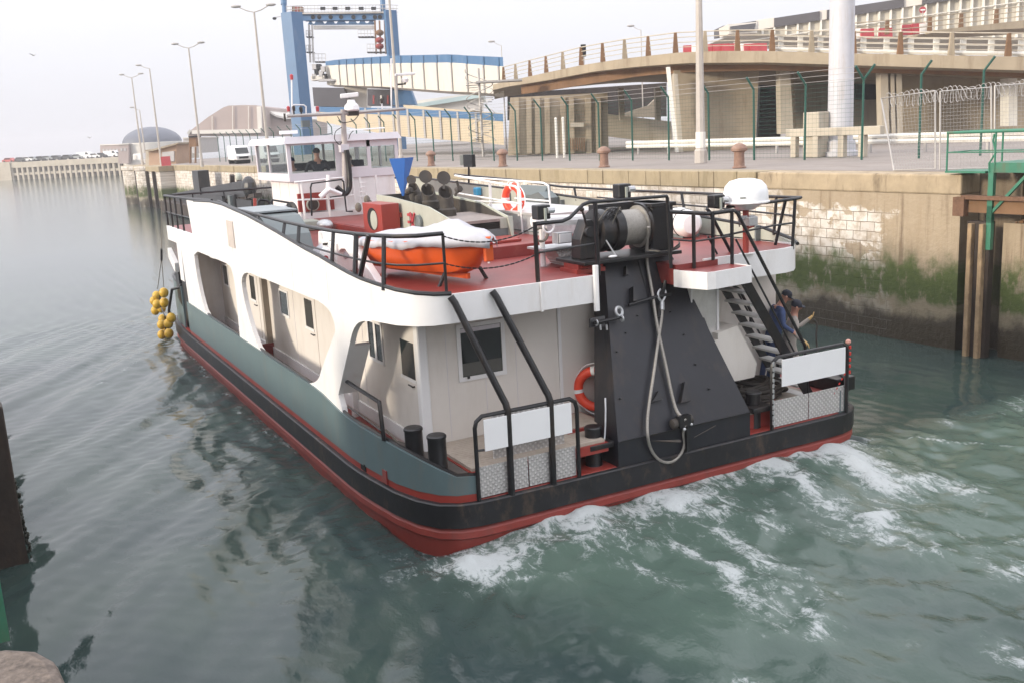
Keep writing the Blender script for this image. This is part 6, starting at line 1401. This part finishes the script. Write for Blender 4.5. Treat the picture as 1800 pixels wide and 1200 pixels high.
MB().tube([at(563, 347, Y=13.9), at(576, 335, Y=13.9)], .075, 10).build('horn', m_tank, ship, True); MB().tube([at(577, 308, Y=14.2), at(577, 333, Y=14.2)], .06, 8).build('vent_post', m_tank, ship, True); MB().tube([at(578, 333, Y=14.1), at(600, 342, Y=14.1)], .06, 8).build('brace', m_tank, ship, True)
for x, y in ((645, 352), (650, 360), (630, 365)): MB().ell(at(x, y, Y=14.3), .10, .10, .14, 10, 6).build('cable_drum', m_rope, ship)
wr = MB().tube([at(640, 330, Y=15.4), at(690, 322, Y=15.4)], .03, 6).build('side_rail', m_white, ship)
for x in (655, 668, 680, 690): MB().tube([at(x, 326-(x-640)*.14, Y=15.3), at(x+3, 352, Y=15.3)], .025, 6).build('post', m_white, wr)
# mast, yard, radars, J shaped exhaust
MY = 14.75
ms = MB().tube([at(608, 340, Y=MY), at(606, 262, Y=MY), at(602.5, 193, Y=MY)], [.11, .085, .07], 12).build('mast', M('mast_grey', (.40, .36, .34), .55, var=.1), ship, True)
MB().bx(at(597, 262, Y=MY).x, at(612, 262, Y=MY).x, MY-.1, MY+.12, at(604, 268, Y=MY).z, at(604, 254, Y=MY).z).build('mast_step', m_lav, ms)
MB().tube(smooth_path([at(609, 264, Y=MY-.16), at(613, 290, Y=MY-.16), at(615, 320, Y=MY-.16), at(613, 334, Y=MY-.16), at(607, 341, Y=MY-.16), at(600, 337, Y=MY-.16), at(592, 329, Y=MY-.16)], 4), .075, 10).build('exhaust_pipe', m_black, ms, True)
MB().tube([at(505, 204.5, Y=MY), at(604, 200, Y=MY), at(712, 191.5, Y=MY)], [.045, .055, .045], 8).build('yard', m_gal2, ms, True)
rd = MB().lathe([(.18, -.16), (.22, -.12), (.20, .0), (.12, .08), (.10, .16)], at(618, 186, Y=MY), n=16).build('radar', m_tank, ms, True); MB().obx(at(614, 168, Y=MY), .26, .07, .06, (1, -.3, .06), (.3, 1, 0)).build('scanner', m_tank, rd, bevel=.02)
MB().bx(at(612, 200, Y=MY).x, at(629, 200, Y=MY).x, MY-.1, MY+.1, at(620, 204, Y=MY).z, at(620, 195, Y=MY).z).build('radar_shelf', m_exh, ms)
MB().tube([at(688, 192, Y=MY), at(687.5, 103, Y=MY)], .022, 6).build('aerial', m_tank, ms); rd2 = MB().obx(at(712, 131, Y=MY), .30, .06, .035, (1, -.2, .03), (.2, 1, 0)).build('radar_scanner', m_tank, ms, bevel=.015); MB().lathe([(.08, -.12), (.11, -.02), (.05, .03)], at(712, 138, Y=MY), n=12).build('radar_motor', m_tank, rd2, True)
MB().tube([at(699, 149, Y=MY), at(712, 148, Y=MY), at(713, 141, Y=MY)], .03, 6).build('radar_bracket', m_black, ms); MB().tube([at(697.5, 131, Y=MY), at(699, 192, Y=MY)], .02, 6).build('aerial', m_gal2, ms)
for x, y0, y1, mt_ in ((512.5, 134, 203, m_tank), (507, 190, 203, m_tank), (516, 189, 203, m_black), (529, 191, 203, m_black), (558, 190, 202, m_tank), (671, 176, 193, m_tank)):
    a_ = MB().tube([at(x+1, y1, Y=MY), at(x, y0+4, Y=MY)], .022, 6).build('aerial', mt_, ms); MB().lathe([(.045, -.07), (.05, .05), (.02, .08)], at(x, y0+2, Y=MY), n=10).build('signal_lamp', m_rb if mt_ is m_tank and x < 560 else m_exh, a_, True)
MB().tube([at(514, 203, Y=MY), at(514, 187, Y=MY), at(517, 184.5, Y=MY), at(534, 185, Y=MY), at(538, 188, Y=MY), at(538, 201, Y=MY)], .022, 6).build('lamp_hoop', m_tank, ms)
MB().tube([at(500, 200, Y=MY), at(501, 214, Y=MY)], .03, 6).build('hailer', m_exh, ms); MB().obx(at(537, 218, Y=MY), .11, .08, .09).build('camera_box', m_grey, ms)
for P_ in (((593, 205), (600, 215), (607, 216), (622, 212), (630, 203)), ((588, 245), (590, 232), (601, 224)), ((588, 245), (596, 255), (601, 250)), ((613, 245), (616, 236), (621, 231))):
    MB().tube(smooth_path([at(x, y, Y=MY-.1) for x, y in P_], 4), .012, 5).build('cable', m_black, ms)
MB().tube([at(690, 260, Y=15.5), at(691, 235, Y=15.5)], .02, 5).build('whip', m_tank, ms) if False else None
# ---- starboard deck gear
gt_ = MB().bx(5.10, 6.6, 4.6, 8.4, 3.955, 4.62).build('galvanised_trunk', m_galv, ship, bevel=.02); MB().bx(5.07, 6.63, 4.57, 8.43, 4.60, 4.65).build('trunk_lid', m_alu, gt_); MB().bx(5.085, 5.10, 4.7, 8.3, 4.24, 4.27).build('swage', m_grey, gt_)
wrl = MB().tube([at(800, 309, X=5.08), at(905, 328, X=5.08), at(914, 336, X=5.08), at(919, 413, X=5.08)], .024, 8).build('white_handrail', m_white, ship, True)
for y0, y1 in ((345, 359), (348, 361)): MB().tube([at(805, y0-5, X=5.08), at(917, y1 if y0 < 346 else 351, X=5.08)], .02, 6).build('mid_rail', m_white, wrl) if y0 < 346 else MB().tube([at(805, 352, X=5.08), at(917, 358, X=5.08)], .02, 6).build('mid_rail', m_white, wrl)
for x, y0, y1 in ((861, 320, 372), (911, 322, 380)): MB().tube([at(x, y0, X=5.1), at(x+2, y1, X=5.1)], .032, 6).build('post', m_white, wrl)
wr2 = MB().tube([at(820, 312, X=6.6), at(955, 322, X=6.6), at(964, 327, X=6.6), at(970, 388, X=6.6)], .024, 8).build('white_handrail', m_white, ship, True); MB().tube([at(905, 349, X=6.6), at(967, 354, X=6.6)], .02, 6).build('mid_rail', m_white, wr2)
gbx = MB().prism([(8.2, 10.1, 3.96), (8.46, 10.1, 3.96), (8.46, 10.1, 4.86), (8.36, 10.1, 4.86), (8.2, 10.1, 4.62)], (0, 1.5, 0)).build('deck_locker', m_grey, ship, bevel=.01)
gb2 = MB().prism([at(921, 381, X=8.05), at(958, 386, X=8.05), at(958, 349, X=8.05), at(946, 338, X=8.05), at(925, 346, X=8.05)], (.42, 0, 0)).build('deck_locker', m_grey, ship); MB().bx(8.03, 8.05, 10.6, 11.0, 4.5, 4.55).build('locker_catch', m_black, gb2)
MB().tube([at(824, 322, X=8.5), at(824, 290, X=8.5)], .03, 6).build('lamp_post', m_black, ship); sg_ = MB().obx(at(825, 283, X=8.5), .06, .31, .19).build('search_lamp', m_black, ship); MB().obx(at(812, 282, X=8.5), .05, .06, .16).build('lens', m_case, sg_)
MB().obx(at(839, 337, X=8.4), .08, .14, .12).build('blue_fitting', M('blue_plastic', (.05, .35, .6), .4), ship, bevel=.03); MB().bx(8.3, 8.46, 13.2, 13.6, 4.0, 4.95).build('fire_locker', m_tank, ship) if False else None
# satellite dome on red post
yb = .85; dp = at(1311, 447, Z=3.96)
dmx = MB().tube([dp, Vector((dp.x, dp.y, 4.78))], .055, 10).build('dome_post', m_redb, ship, True); MB().lathe([(.13, 0), (.13, .015)], dp, n=14).build('foot_plate', m_alu, dmx); MB().bar(Vector((dp.x, dp.y, 4.42)), Vector((dp.x+.25, dp.y+.1, 4.44)), .04).build('bracket', m_redb, dmx)
MB().lathe([(.36, 0), (.425, .03), (.425, .05), (.40, .06), (.395, .20), (.365, .32), (.28, .41), (.14, .45), (0, .455)], Vector((dp.x, dp.y, 4.86)), n=32).build('satellite_dome', m_tank, dmx, True, ang=50)
MB().lathe([(.15, 4.76), (.3, 4.86)], Vector((dp.x, dp.y, 0)), n=20).build('dome_collar', m_tank, dmx, True); MB().obx(Vector((dp.x+.03, dp.y-.08, 4.56)), .10, .10, .08).build('junction_box', m_galv, dmx, bevel=.015)
for dx, dz in ((-.09, .1), (.1, .07)): MB().obx(Vector((dp.x+dx, dp.y-.02, 4.60+dz*.3)), .07, .05, .03).build('bracket_arm', m_galv, dmx)
MB().obx(Vector((dp.x-.30, dp.y-.27, 5.0)), .004, .05, .012, (.75, .66, 0), (-.66, .75, 0)).build('maker_plate', m_grey, dmx)
# aluminium basket, white pipework and lamp near the aft rail
MB().prism([(3.95, 2.0, 3.96), (4.6, 2.0, 3.96), (4.6, 2.0, 4.26), (3.75, 2.0, 4.26)], (0, .5, 0)).build('galvanised_basket', m_tread, ship); MB().bx(3.5, 4.65, 1.95, 2.55, 4.262, 4.30).build('basket_lid', m_galv, ship)
MB().tube([(3.62, 2.2, 3.96), (3.62, 2.2, 4.9)], .05, 8).build('white_post', m_white, ship, True); MB().tube([(3.45, 2.2, 4.78), (4.5, 2.25, 4.72), (4.62, 2.25, 4.66)], .10, 10).build('white_pipe', m_white, ship, True); MB().bx(3.8, 4.1, 1.95, 2.15, 4.36, 4.55).build('lamp_housing', m_galv, ship); MB().bx(3.83, 4.07, 1.935, 1.95, 4.38, 4.53).build('lamp_glass', m_tank, ship); MB().tube([(4.4, 2.2, 4.3), (4.4, 2.2, 4.7)], .05, 8).build('white_post', m_white, ship, True)
MB().torus((3.52, 2.05, 4.55), (.2, 1, 0), .12, .025, 18, 6).build('hose_coil', m_rope, ship, True); MB().torus((3.42, 1.6, 4.72), (.1, 1, .1), .10, .02, 18, 6).build('cable_coil', m_tank, ship, True)
# port deck gear
gl = MB().prism([(.5, 12.2, 3.96), (.5, 8.7, 3.96), (.5, 8.9, 4.35), (.5, 9.6, 4.72), (.5, 10.2, 4.78), (.5, 12.2, 4.80)], (.9, 0, 0)).build('deck_locker', m_grey, ship); MB().bx(.45, 1.45, 10.0, 12.25, 4.80, 4.84).build('locker_lid', M('pale_lid', (.26, .29, .30), .45), gl)
for k, (x0, x1) in enumerate(((455, 474), (477, 519))):
    h_ = MB().tube([at(x0, 391 if k else 380, Y=14.0), at(x0-1, 356+k*3, Y=14.0), at(x0+2, 351+k*1, Y=14.0), at(x1-4, 353+k*5, Y=14.0), at(x1, 358+k*5, Y=14.0), at(x1+1, 386+k*8, Y=14.0)], .035, 6).build('hoop_rail', m_black, ship, True)
    MB().tube([at(x0, 372, Y=14.0), at(x1, 377+k*2, Y=14.0)], .02, 6).build('mid_rail', m_black, h_)
wl = MB().lathe([(.26, -.35), (.26, -.3), (.16, -.28), (.16, .28), (.26, .3), (.26, .35)], at(495, 374, Y=13.4), (.9, .3, 0), 18).build('windlass', m_black, ship, True, ang=40); MB().ell(at(489, 377, Y=13.1), .2, .14, .14).build('warp', m_yel, wl); MB().bx(1.6, 2.6, 13.0, 13.8, 3.955, 4.05).build('bed', m_black, wl); MB().ell(at(499, 372, Y=13.1), .14, .12, .18).build('clutch', m_galv, wl)
for x in (449, 456): MB().tube([at(x, 386, Y=16.5), at(x-1, 349 if x < 452 else 362, Y=16.5)], .05, 8).build('red_post', m_redb, ship, True)
MB().ell(at(571, 396, Z=4.15), .22, .28, .16, 12, 8).build('grey_fitting', m_galv, ship, True); MB().obx(at(542, 396, Z=4.1), .25, .3, .14).build('vent_cowl', m_case, ship, bevel=.04)
# white boat davit
dx = .64
dv = MB().prism([at(x, y, X=dx) for x, y in ((559, 407), (598, 411), (622, 423), (626, 440), (668, 506), (651, 506), (612, 447), (606, 438), (599, 438), (592, 446), (590, 470), (560, 466))], (.14, 0, 0)).build('boat_davit', m_white, ship, bevel=.015)
MB().bx(dx-.05, dx+.3, 4.6, 5.5, 3.955, 4.5).build('pedestal', m_white, dv, bevel=.02); MB().tube([at(592, 446, X=dx-.02), at(584, 462, X=dx-.02)], .025, 6).build('ram', m_galv, dv)

# ================================================================== LOOSE THINGS ON AND AROUND THE VESSEL
# orange boat under its cover
def work_boat():
    t = thing('work_boat', 'small orange boat under a crumpled white cover on the red upper deck', 'boat'); L = 2.72
    st = np.linspace(0, 1, 22); sec = []; tops = []
    for s in st:
        wmax = .63*min(1, (1-(max(0, s-.40)/.60)**3.4))*(.88+.12*min(1, s*4)); wmax = max(wmax, .015)
        zk = .02+.03*s+.30*max(0, (s-.80)/.20)**2.2; zg = .56+.12*s**2
        x = -L/2+L*s+.10*max(0, (s-.8)/.2)*0
        row = []
        for f in (0, .18, .40, .58, .72, .86, 1.0):
            w_ = wmax*(f/.40*.62 if f <= .4 else .62+.30*((f-.4)/.32)**.8 if f <= .72 else .92+.08*(f-.72)/.28)
            z = zk+(zg-zk)*(f*.22 if f <= .4 else .088+(f-.4)*1.52)
            row.append((x+.30*max(0, (s-.82)/.18)*(z-zk)/(zg-zk+.01), w_, z))
        sec.append(row); tops.append((row[-1][0], wmax, zg))
    b = MB(); m_ = len(sec[0])
    for row in sec: b.v += [Vector(p) for p in row[::-1]] + [Vector((p[0], -p[1], p[2])) for p in row[1:]]
    n_ = 2*m_-1
    for i in range(len(sec)-1):
        for k in range(n_-1): b.f.append([i*n_+k, i*n_+k+1, (i+1)*n_+k+1, (i+1)*n_+k])
    b.f.append(list(range(n_))); b.f.append([(len(sec)-1)*n_+k for k in range(n_)][::-1])
    h = b.build('hull', m_orange, t, True, ang=38)
    MB().tube([(x, w_+.015, z-.01) for x, w_, z in tops] + [(x, -w_-.015, z-.01) for x, w_, z in tops[::-1]], .028, 6).build('gunwale', m_orange, h, True)
    MB().bx(-L/2-.02, L/2-.35, -.03, .03, -.03, .06).build('keel', m_orange, h)
    # cover: tented over a ridge, overlapping the gunwale, with creases
    b = MB(); cols = 17; rowsn = 34
    for i in range(rowsn):
        s = i/(rowsn-1)*1.0; x = float(np.interp(s, st, [q[0] for q in tops]))+.05*s; w_ = float(np.interp(s, st, [q[1] for q in tops]))+.05; z = float(np.interp(s, st, [q[2] for q in tops]))
        ridge = .08+.17*math.exp(-((s-.74)/.16)**2)+.09*math.sin(math.pi*min(s*1.15, 1))
        for k in range(cols):
            v = -1+2*k/(cols-1); av = abs(v); y = v*w_*(1.0 if av < .84 else 1.0)
            if av <= .82: yy = v/.82*w_; zz = z+.03+ridge*(1-(av/.82)**1.15)
            else: yy = math.copysign(w_+.012+.02*(av-.82), v); zz = z+.03-(av-.82)/.18*(.13+.022*math.sin(s*17+v)+.008*math.sin(s*61))
            if i >= rowsn-2: zz -= (.05 if i == rowsn-2 else .12)*(1-.3*av)
            if av < .8: zz += (.011*math.sin(s*26+v*7) + .007*math.sin(s*49-v*11) - .014*abs(math.sin(s*19+v*4))**6)*min(1, s*5)
            b.v.append(Vector((x, yy, zz)))
    for i in range(rowsn-1):
        for k in range(cols-1): b.f.append([i*cols+k, i*cols+k+1, (i+1)*cols+k+1, (i+1)*cols+k])
    cv = b.build('cover', m_cover, t, True, ang=60); sd = cv.modifiers.new('thick', 'SOLIDIFY'); sd.thickness = .008
    MB().obx((L/2+.20, .0, .42), .04, .08, .13).build('stem_fitting', m_orange, t, bevel=.02); MB().tube([(L/2+.17, -.02, .42), (L/2+.2, 0, .26)], .02, 6).build('painter', m_tank, t)
    MB().tube([(.75, .67, .54), (.85, .71, .46), (1.0, .66, .52)], .012, 5).build('grab_line', m_tank, t)
    for x in (-.9, .85):
        for sg in (-1, 1): MB().bar((x, sg*.50, -.12), (x, sg*.36, .10), .045).build('chock', m_black if x > 0 else m_orange, t)
    return t
wb = work_boat(); wb.location = (1.58, 2.45, 4.06); wb.rotation_euler = (0, 0, math.radians(-78))
# lifebuoys
def lifebuoy(label, c, ax, R=.30):
    t = thing('lifebuoy', label, 'lifebuoy', 'orange and white lifebuoys'); t.location = c
    MB().torus((0,0,0), ax, R, .085, 36, 12).build('ring', m_buoy, t, True)
    a_ = Vector(ax).normalized(); u = a_.orthogonal().normalized(); w = a_.cross(u)
    for k in range(4):
        g = math.pi/4+k*math.pi/2
        MB().tube([(u*math.cos(g+d)+w*math.sin(g+d))*R for d in (-.10, 0, .10)], .089, 12).build('reflective_band', m_tank, t, True)
    P = []
    for k in range(33):
        g = k*2*math.pi/32; r_ = R+.09+.045*abs(math.sin(2*g)); P.append((u*math.cos(g)+w*math.sin(g))*r_)
    MB().tube(P[:-1], .012, 5, True).build('grab_rope', m_tank, t); return t
lifebuoy('lifebuoy hanging upright beside the black gantry foot', (4.10, 1.34, 1.80), (-.72, -.69, .05), .33)
lifebuoy('lifebuoy hanging on the white handrail of the upper deck', at(894, 351, X=5.15)+Vector((.12, 0, 0)), (-.985, -.17, .0), .28)
# liferaft canister
lr_ = thing('liferaft_canister', 'white liferaft canister behind the winch by the starboard bulwark', 'liferaft'); c_ = at(1196, 391, X=8.05)
MB().lathe([(.0, -.60), (.19, -.58), (.285, -.46), (.30, -.06), (.315, -.05), (.315, .05), (.30, .06), (.285, .46), (.19, .58), (0, .60)], c_, (.25, 1, 0), 24).build('canister', m_tank, lr_, True, ang=40)
for d in (-.28, .28): MB().torus(c_+Vector((.25, 1, 0)).normalized()*d, (.25, 1, 0), .297, .012, 28, 6).build('strap', m_black, lr_)
MB().bx(c_.x-.22, c_.x+.22, c_.y-.36, c_.y+.36, 3.957, c_.z-.2).build('cradle', m_grey, lr_); rebase(lr_, Vector((c_.x, c_.y, 3.957)))
# canvas bundle and gas bottle on the port side of the deck
cbn = thing('canvas_bundle', 'white tarpaulin bundle behind the port rail beside the davit', 'tarpaulin'); c_ = Vector((.82, 5.25, 4.22))
b = MB().ell(c_, .42, .62, .30, 22, 14)
for v in b.v:
    d = v-c_; v += Vector((d.x, d.y, d.z*.4))*(.16*math.sin(d.x*11+d.y*7)*math.cos(d.y*9-d.z*6))
    v.z = max(v.z, 3.965)
b.build('tarpaulin', m_cover, cbn, True, ang=80); MB().tube(smooth_path([c_+Vector((-.44, -.1, -.1)), c_+Vector((-.2, -.2, .28)), c_+Vector((.2, -.1, .28)), c_+Vector((.42, 0, -.05))], 6), .012, 5).build('lashing', m_rope, cbn); rebase(cbn, Vector((c_.x, c_.y, 3.96)))
gbt = thing('gas_bottle', 'white gas bottle with red badge standing inside the port rail', 'bottle'); c_ = at(576, 478, Z=3.96)
MB().lathe([(.10, 0), (.115, .02), (.115, .36), (.09, .43), (.04, .46), (.04, .50)], c_, n=18).build('bottle', m_tank, gbt, True); MB().lathe([(.05, 0), (.05, .008)], c_+Vector((-.045, -.105, .27)), (-.4, -.92, 0), 16).build('badge', m_rb, gbt); MB().lathe([(.045, .50), (.045, .54)], c_, n=10).build('valve_wheel', m_exh, gbt); rebase(gbt, c_)
# rope coil on the aft deck
rc = thing('rope_coil', 'heap of dark mooring rope by the gantry foot to starboard', 'rope'); P = []; random.seed(6); c_ = Vector((7.35, 1.0, 1.15))
for k in range(300):
    g = k*.42; r_ = .16+.30*abs(math.sin(k*.031)); P.append(c_+Vector((math.cos(g)*r_*1.35+.12*math.sin(k*.11), math.sin(g)*r_*.9+.1*math.cos(k*.07), .03+.30*(k/300)*(1-abs(r_-.3)*1.5)+.03*math.sin(g*1.7))))
MB().tube(P, .028, 6).build('mooring_rope', m_exh, rc, True); MB().torus(c_+Vector((.45, -.2, .12)), (.3, .4, 1), .22, .03, 20, 6).build('rope_loop', m_exh, rc, True); MB().torus(c_+Vector((-.35, .1, .15)), (-.5, .2, 1), .20, .03, 20, 6).build('rope_loop', m_rope, rc, True); rebase(rc, c_)
# yellow floats on their line
yf = thing('fender_floats', 'two bunches of yellow fender floats hanging on a line off the bow', 'floats')
ypt = lambda x, y, d=0: at(x, y, X=-.28+d)
for k, (x, y, d) in enumerate(((275.7, 520, 0), (288, 514.7, 0), (270.7, 529, .2), (276, 535, -.05), (288.7, 532, 0), (273, 546, .1), (284, 542, .25), (286, 560.7, .1), (301, 558.7, .05), (284, 570.7, 0), (296, 568.7, -.05), (284.7, 588, 0), (297, 586, 0), (291, 578, .25))):
    MB().ell(ypt(x, y, d), .150, .150, .165, 16, 10).build('float', m_yel, yf, True)
tp = at(284, 352, X=.02)
MB().tube([tp, ypt(284, 455)], .014, 5).build('line', m_rope, yf); MB().tube([ypt(284, 455), ypt(277, 508)], .012, 5).build('bridle', m_rope, yf); MB().tube([ypt(284, 455), ypt(288, 505)], .012, 5).build('bridle', m_rope, yf); MB().tube([ypt(284, 438), ypt(284, 458)], .035, 6).build('shackle', m_black, yf); MB().tube([ypt(280, 510), ypt(283, 540), ypt(290, 556), ypt(291, 582)], .02, 5).build('core_line', m_black, yf)
rebase(yf, ypt(288, 590))

# ---- people
def person(label, J, cols, cap=None, cat='person', face=None, glove=None, kk=1):
    """J: joints in world space. One continuous skinned body, coloured by region; head gear is a child."""
    t = thing('person', label, cat)
    V = []; E = []; R = []; C_ = []
    def add(p, r, par, c):
        V.append(Vector(p)); R.append(r); C_.append(c)
        if par is not None: E.append((par, len(V)-1))
        return len(V)-1
    if kk != 1:
        J = {k_: CAM+(Vector(v_)-CAM)*kk+Vector((.14, 0, 0)) for k_, v_ in J.items()}
        for k_ in ('ankL', 'ankR'): J[k_].z = 1.22
    s, w_, sk, bt = cols     # jacket, trousers, skin, boots material index
    pel = add(J['pelvis'], .145, None, w_); wa = add(Vector(J['pelvis']).lerp(Vector(J['chest']), .45), .135, pel, s); ch = add(J['chest'], .165, wa, s); nk = add(J['neck'], .065, ch, sk)
    hd = Vector(J['head']); hc = add(Vector(J['neck']).lerp(hd, .55), .085, nk, sk); ht = add(hd, .092, hc, sk); add(hd+(hd-Vector(J['neck'])).normalized()*.06, .062, ht, sk)
    for sd in 'LR':
        sh = add(J['sho'+sd], .075, ch, s); el = add(J['elb'+sd], .052, sh, s); wr = add(J['wri'+sd], .038, el, s)
        d = (Vector(J['wri'+sd])-Vector(J['elb'+sd])).normalized(); hn = add(Vector(J['wri'+sd])+d*.06, .042, wr, glove if glove is not None else sk)
        o_ = d.orthogonal().normalized(); q = d.cross(o_)
        for f_, (a_, ln) in enumerate(((-.03, .085), (-.01, .10), (.01, .095), (.03, .075))):
            k1 = add(Vector(J['wri'+sd])+d*.10+o_*a_, .011, hn, glove if glove is not None else sk); add(Vector(J['wri'+sd])+d*(.10+ln*.7)+o_*a_+q*ln*.5, .008, k1, glove if glove is not None else sk)
        k1 = add(Vector(J['wri'+sd])+d*.05+o_*.045, .012, hn, glove if glove is not None else sk); add(Vector(J['wri'+sd])+d*.09+o_*.07+q*.03, .009, k1, glove if glove is not None else sk)
        if 'hip'+sd in J:
            hp = add(J['hip'+sd], .105, pel, w_); kn = add(J['kne'+sd], .072, hp, w_); an = add(J['ank'+sd], .052, kn, w_)
            f_ = Vector(face or (1, 0, 0)).normalized(); add(Vector(J['ank'+sd])+f_*.16-ZV*.05, .045, an, bt)
    me = bpy.data.meshes.new('body_cage'); me.from_pydata([tuple(v) for v in V], E, []); me.update()
    ob = bpy.data.objects.new('body_cage', me); COL.objects.link(ob)
    ob.modifiers.new('skin', 'SKIN'); ob.modifiers.new('sub', 'SUBSURF').render_levels = 2; ob.modifiers['sub'].levels = 2
    for k, r in enumerate(R): me.skin_vertices[0].data[k].radius = (r, r)
    me.skin_vertices[0].data[0].use_root = True
    dg = bpy.context.evaluated_depsgraph_get(); bm_ = bpy.data.meshes.new_from_object(ob.evaluated_get(dg))
    bpy.data.objects.remove(ob); bm_.materials.clear()
    for m_ in (m_jblue, m_jgrey, m_navy, m_skin, m_boot, m_glove): bm_.materials.append(m_)
    seg = [(V[a_], V[b_], C_[b_]) for a_, b_ in E]
    for p in bm_.polygons:
        c = p.center; best = 1e9
        for a_, b_, cc_ in seg:
            d = b_-a_; tt = max(0, min(1, (c-a_).dot(d)/max(d.length_squared, 1e-9))); q = (c-a_-d*tt).length
            if q < best: best = q; p.material_index = cc_
        p.use_smooth = True
    body = bpy.data.objects.new('body', bm_); COL.objects.link(body); body.parent = t
    hdv = Vector(J['head']); u = (hdv-Vector(J['neck'])).normalized(); f_ = Vector(face or (1, 0, 0)); f_ = (f_-u*f_.dot(u)).normalized(); sd_ = u.cross(f_)
    if cap: 
        MB().lathe([(.102, -.01), (.106, .02), (.098, .065), (.06, .105), (0, .118)], hdv+u*.01, u, 18).build('woollen_cap', cap, t, True); 
        MB().prism([hdv+u*.012+f_*.09-sd_*.08, hdv+u*.012+f_*.09+sd_*.08, hdv+u*.0+f_*.17+sd_*.05, hdv+u*.0+f_*.17-sd_*.05], u*.012).build('cap_peak', cap, t)
    else: MB().ell(hdv+u*.035-f_*.02,    .10, .10, .092, 16, 10, f_, sd_, u).build('hair', m_hair, t, True)
    MB().ell(hdv+f_*.105-u*.025, .022, .018, .03, 8, 6, f_, sd_, u).build('nose', m_skin, t, True)
    for sg in (-1, 1):
        MB().ell(hdv+f_*.093+sd_*.036*sg+u*.005, .010, .014, .010, 8, 6, f_, sd_, u).build('eye', m_dark, t, True); MB().ell(hdv+sd_*.105*sg-u*.01, .025, .012, .032, 8, 6, f_, sd_, u).build('ear', m_skin, t, True)
    MB().ell(hdv+f_*.09-u*.062, .008, .026, .008, 8, 6, f_, sd_, u).build('mouth', m_redb, t, True)
    rebase(t, Vector((J['pelvis'][0], J['pelvis'][1], min(v.z for v in V)-.05))); return t
# blue jacket, leaning forward behind the stair
person('crewman in blue jacket and dark cap leaning forward behind the stair', dict(pelvis=(8.72, 2.0, 2.0), chest=(8.80, 1.98, 2.42), neck=(8.90, 1.95, 2.64), head=(8.96, 1.90, 2.78), shoL=(8.86, 2.15, 2.52), elbL=(8.98, 2.15, 2.26), wriL=(9.12, 2.0, 2.16), shoR=(8.74, 1.78, 2.52), elbR=(8.66, 1.66, 2.24), wriR=(8.84, 1.58, 2.10),
    hipL=(8.68, 2.10, 1.94), kneL=(8.62, 2.12, 1.54), ankL=(8.48, 2.12, 1.18), hipR=(8.66, 1.90, 1.94), kneR=(8.60, 1.90, 1.54), ankR=(8.46, 1.90, 1.18)), (0, 0, 3, 4), cap=m_navy, face=(.75, -.6, -.35), kk=.958)
person('crewman in grey beige clothes and navy cap handling a line at the starboard quarter', dict(pelvis=(8.60, 1.45, 1.95), chest=(8.68, 1.42, 2.32), neck=(8.69, 1.38, 2.53), head=(8.70, 1.34, 2.68), shoL=(8.80, 1.56, 2.40), elbL=(8.90, 1.48, 2.20), wriL=(9.06, 1.36, 2.36), shoR=(8.60, 1.25, 2.40), elbR=(8.52, 1.16, 2.14), wriR=(8.64, 1.06, 2.02),
    hipL=(8.64, 1.53, 1.90), kneL=(8.72, 1.46, 1.54), ankL=(8.66, 1.46, 1.18), hipR=(8.58, 1.35, 1.90), kneR=(8.64, 1.22, 1.54), ankR=(8.52, 1.02, 1.20)), (1, 1, 3, 4), cap=m_navy, face=(.8, -.5, -.35), glove=5, kk=.985)
ln_ = thing('hand_line', 'dark line held in the gloved hand of the grey clad crewman', 'rope'); MB().tube(smooth_path([(9.12, 1.14, 2.40), (9.19, 1.13, 2.30), (9.17, 1.12, 2.06), (9.19, 1.11, 1.75), (9.18, 1.06, 1.4)], 5), .018, 6).build('line', m_exh, ln_, True); rebase(ln_, (9.18, 1.06, 1.4))
def seated(x, y, z, label, s=0, cap=None):
    person(label, dict(pelvis=(x, y, z), chest=(x, y+.02, z+.38), neck=(x, y+.03, z+.62), head=(x, y+.05, z+.77), shoL=(x-.25, y+.02, z+.48), elbL=(x-.36, y+.12, z+.22), wriL=(x-.20, y+.36, z+.16), shoR=(x+.25, y+.02, z+.48), elbR=(x+.36, y+.12, z+.22), wriR=(x+.20, y+.36, z+.16),
        hipL=(x-.1, y+.05, z), kneL=(x-.12, y+.42, z-.02), ankL=(x-.12, y+.45, z-.40), hipR=(x+.1, y+.05, z), kneR=(x+.12, y+.42, z-.02), ankR=(x+.12, y+.45, z-.40)), (2, 2, 3, 4), cap=cap, face=(0, 1, 0))
h1 = at(557, 268, Y=15.7); seated(h1.x, 15.7, h1.z-.77, 'helmsman in dark jacket seen from behind through the left wheelhouse window')
h2 = at(513, 284, Y=17.2); seated(h2.x, 17.2, h2.z-.77, 'person in dark jacket half hidden by the wheelhouse corner post', cap=m_navy)
h3 = at(607, 282, Y=16.4); seated(h3.x+.12, 16.4, h3.z-.72, 'person in dark jacket behind the mast in the wheelhouse', cap=m_navy)
rebase(ship, (0, 0, 0))

# ================================================================== AIR
hz_ = MB().bx(-900, 1300, -140, 1500, -6, 32).build('haze', m_white); tag(hz_, kind='stuff')
m_hz = bpy.data.materials.new('haze_air'); m_hz.use_nodes = True; nt = m_hz.node_tree; nt.nodes.remove(nt.nodes['Principled BSDF'])
pv = nt.nodes.new('ShaderNodeVolumePrincipled'); pv.inputs['Color'].default_value = (.93, .93, .97, 1); pv.inputs['Density'].default_value = .0007; pv.inputs['Anisotropy'].default_value = .2
nt.links.new(pv.outputs[0], nt.nodes['Material Output'].inputs['Volume']); hz_.data.materials.clear(); hz_.data.materials.append(m_hz)
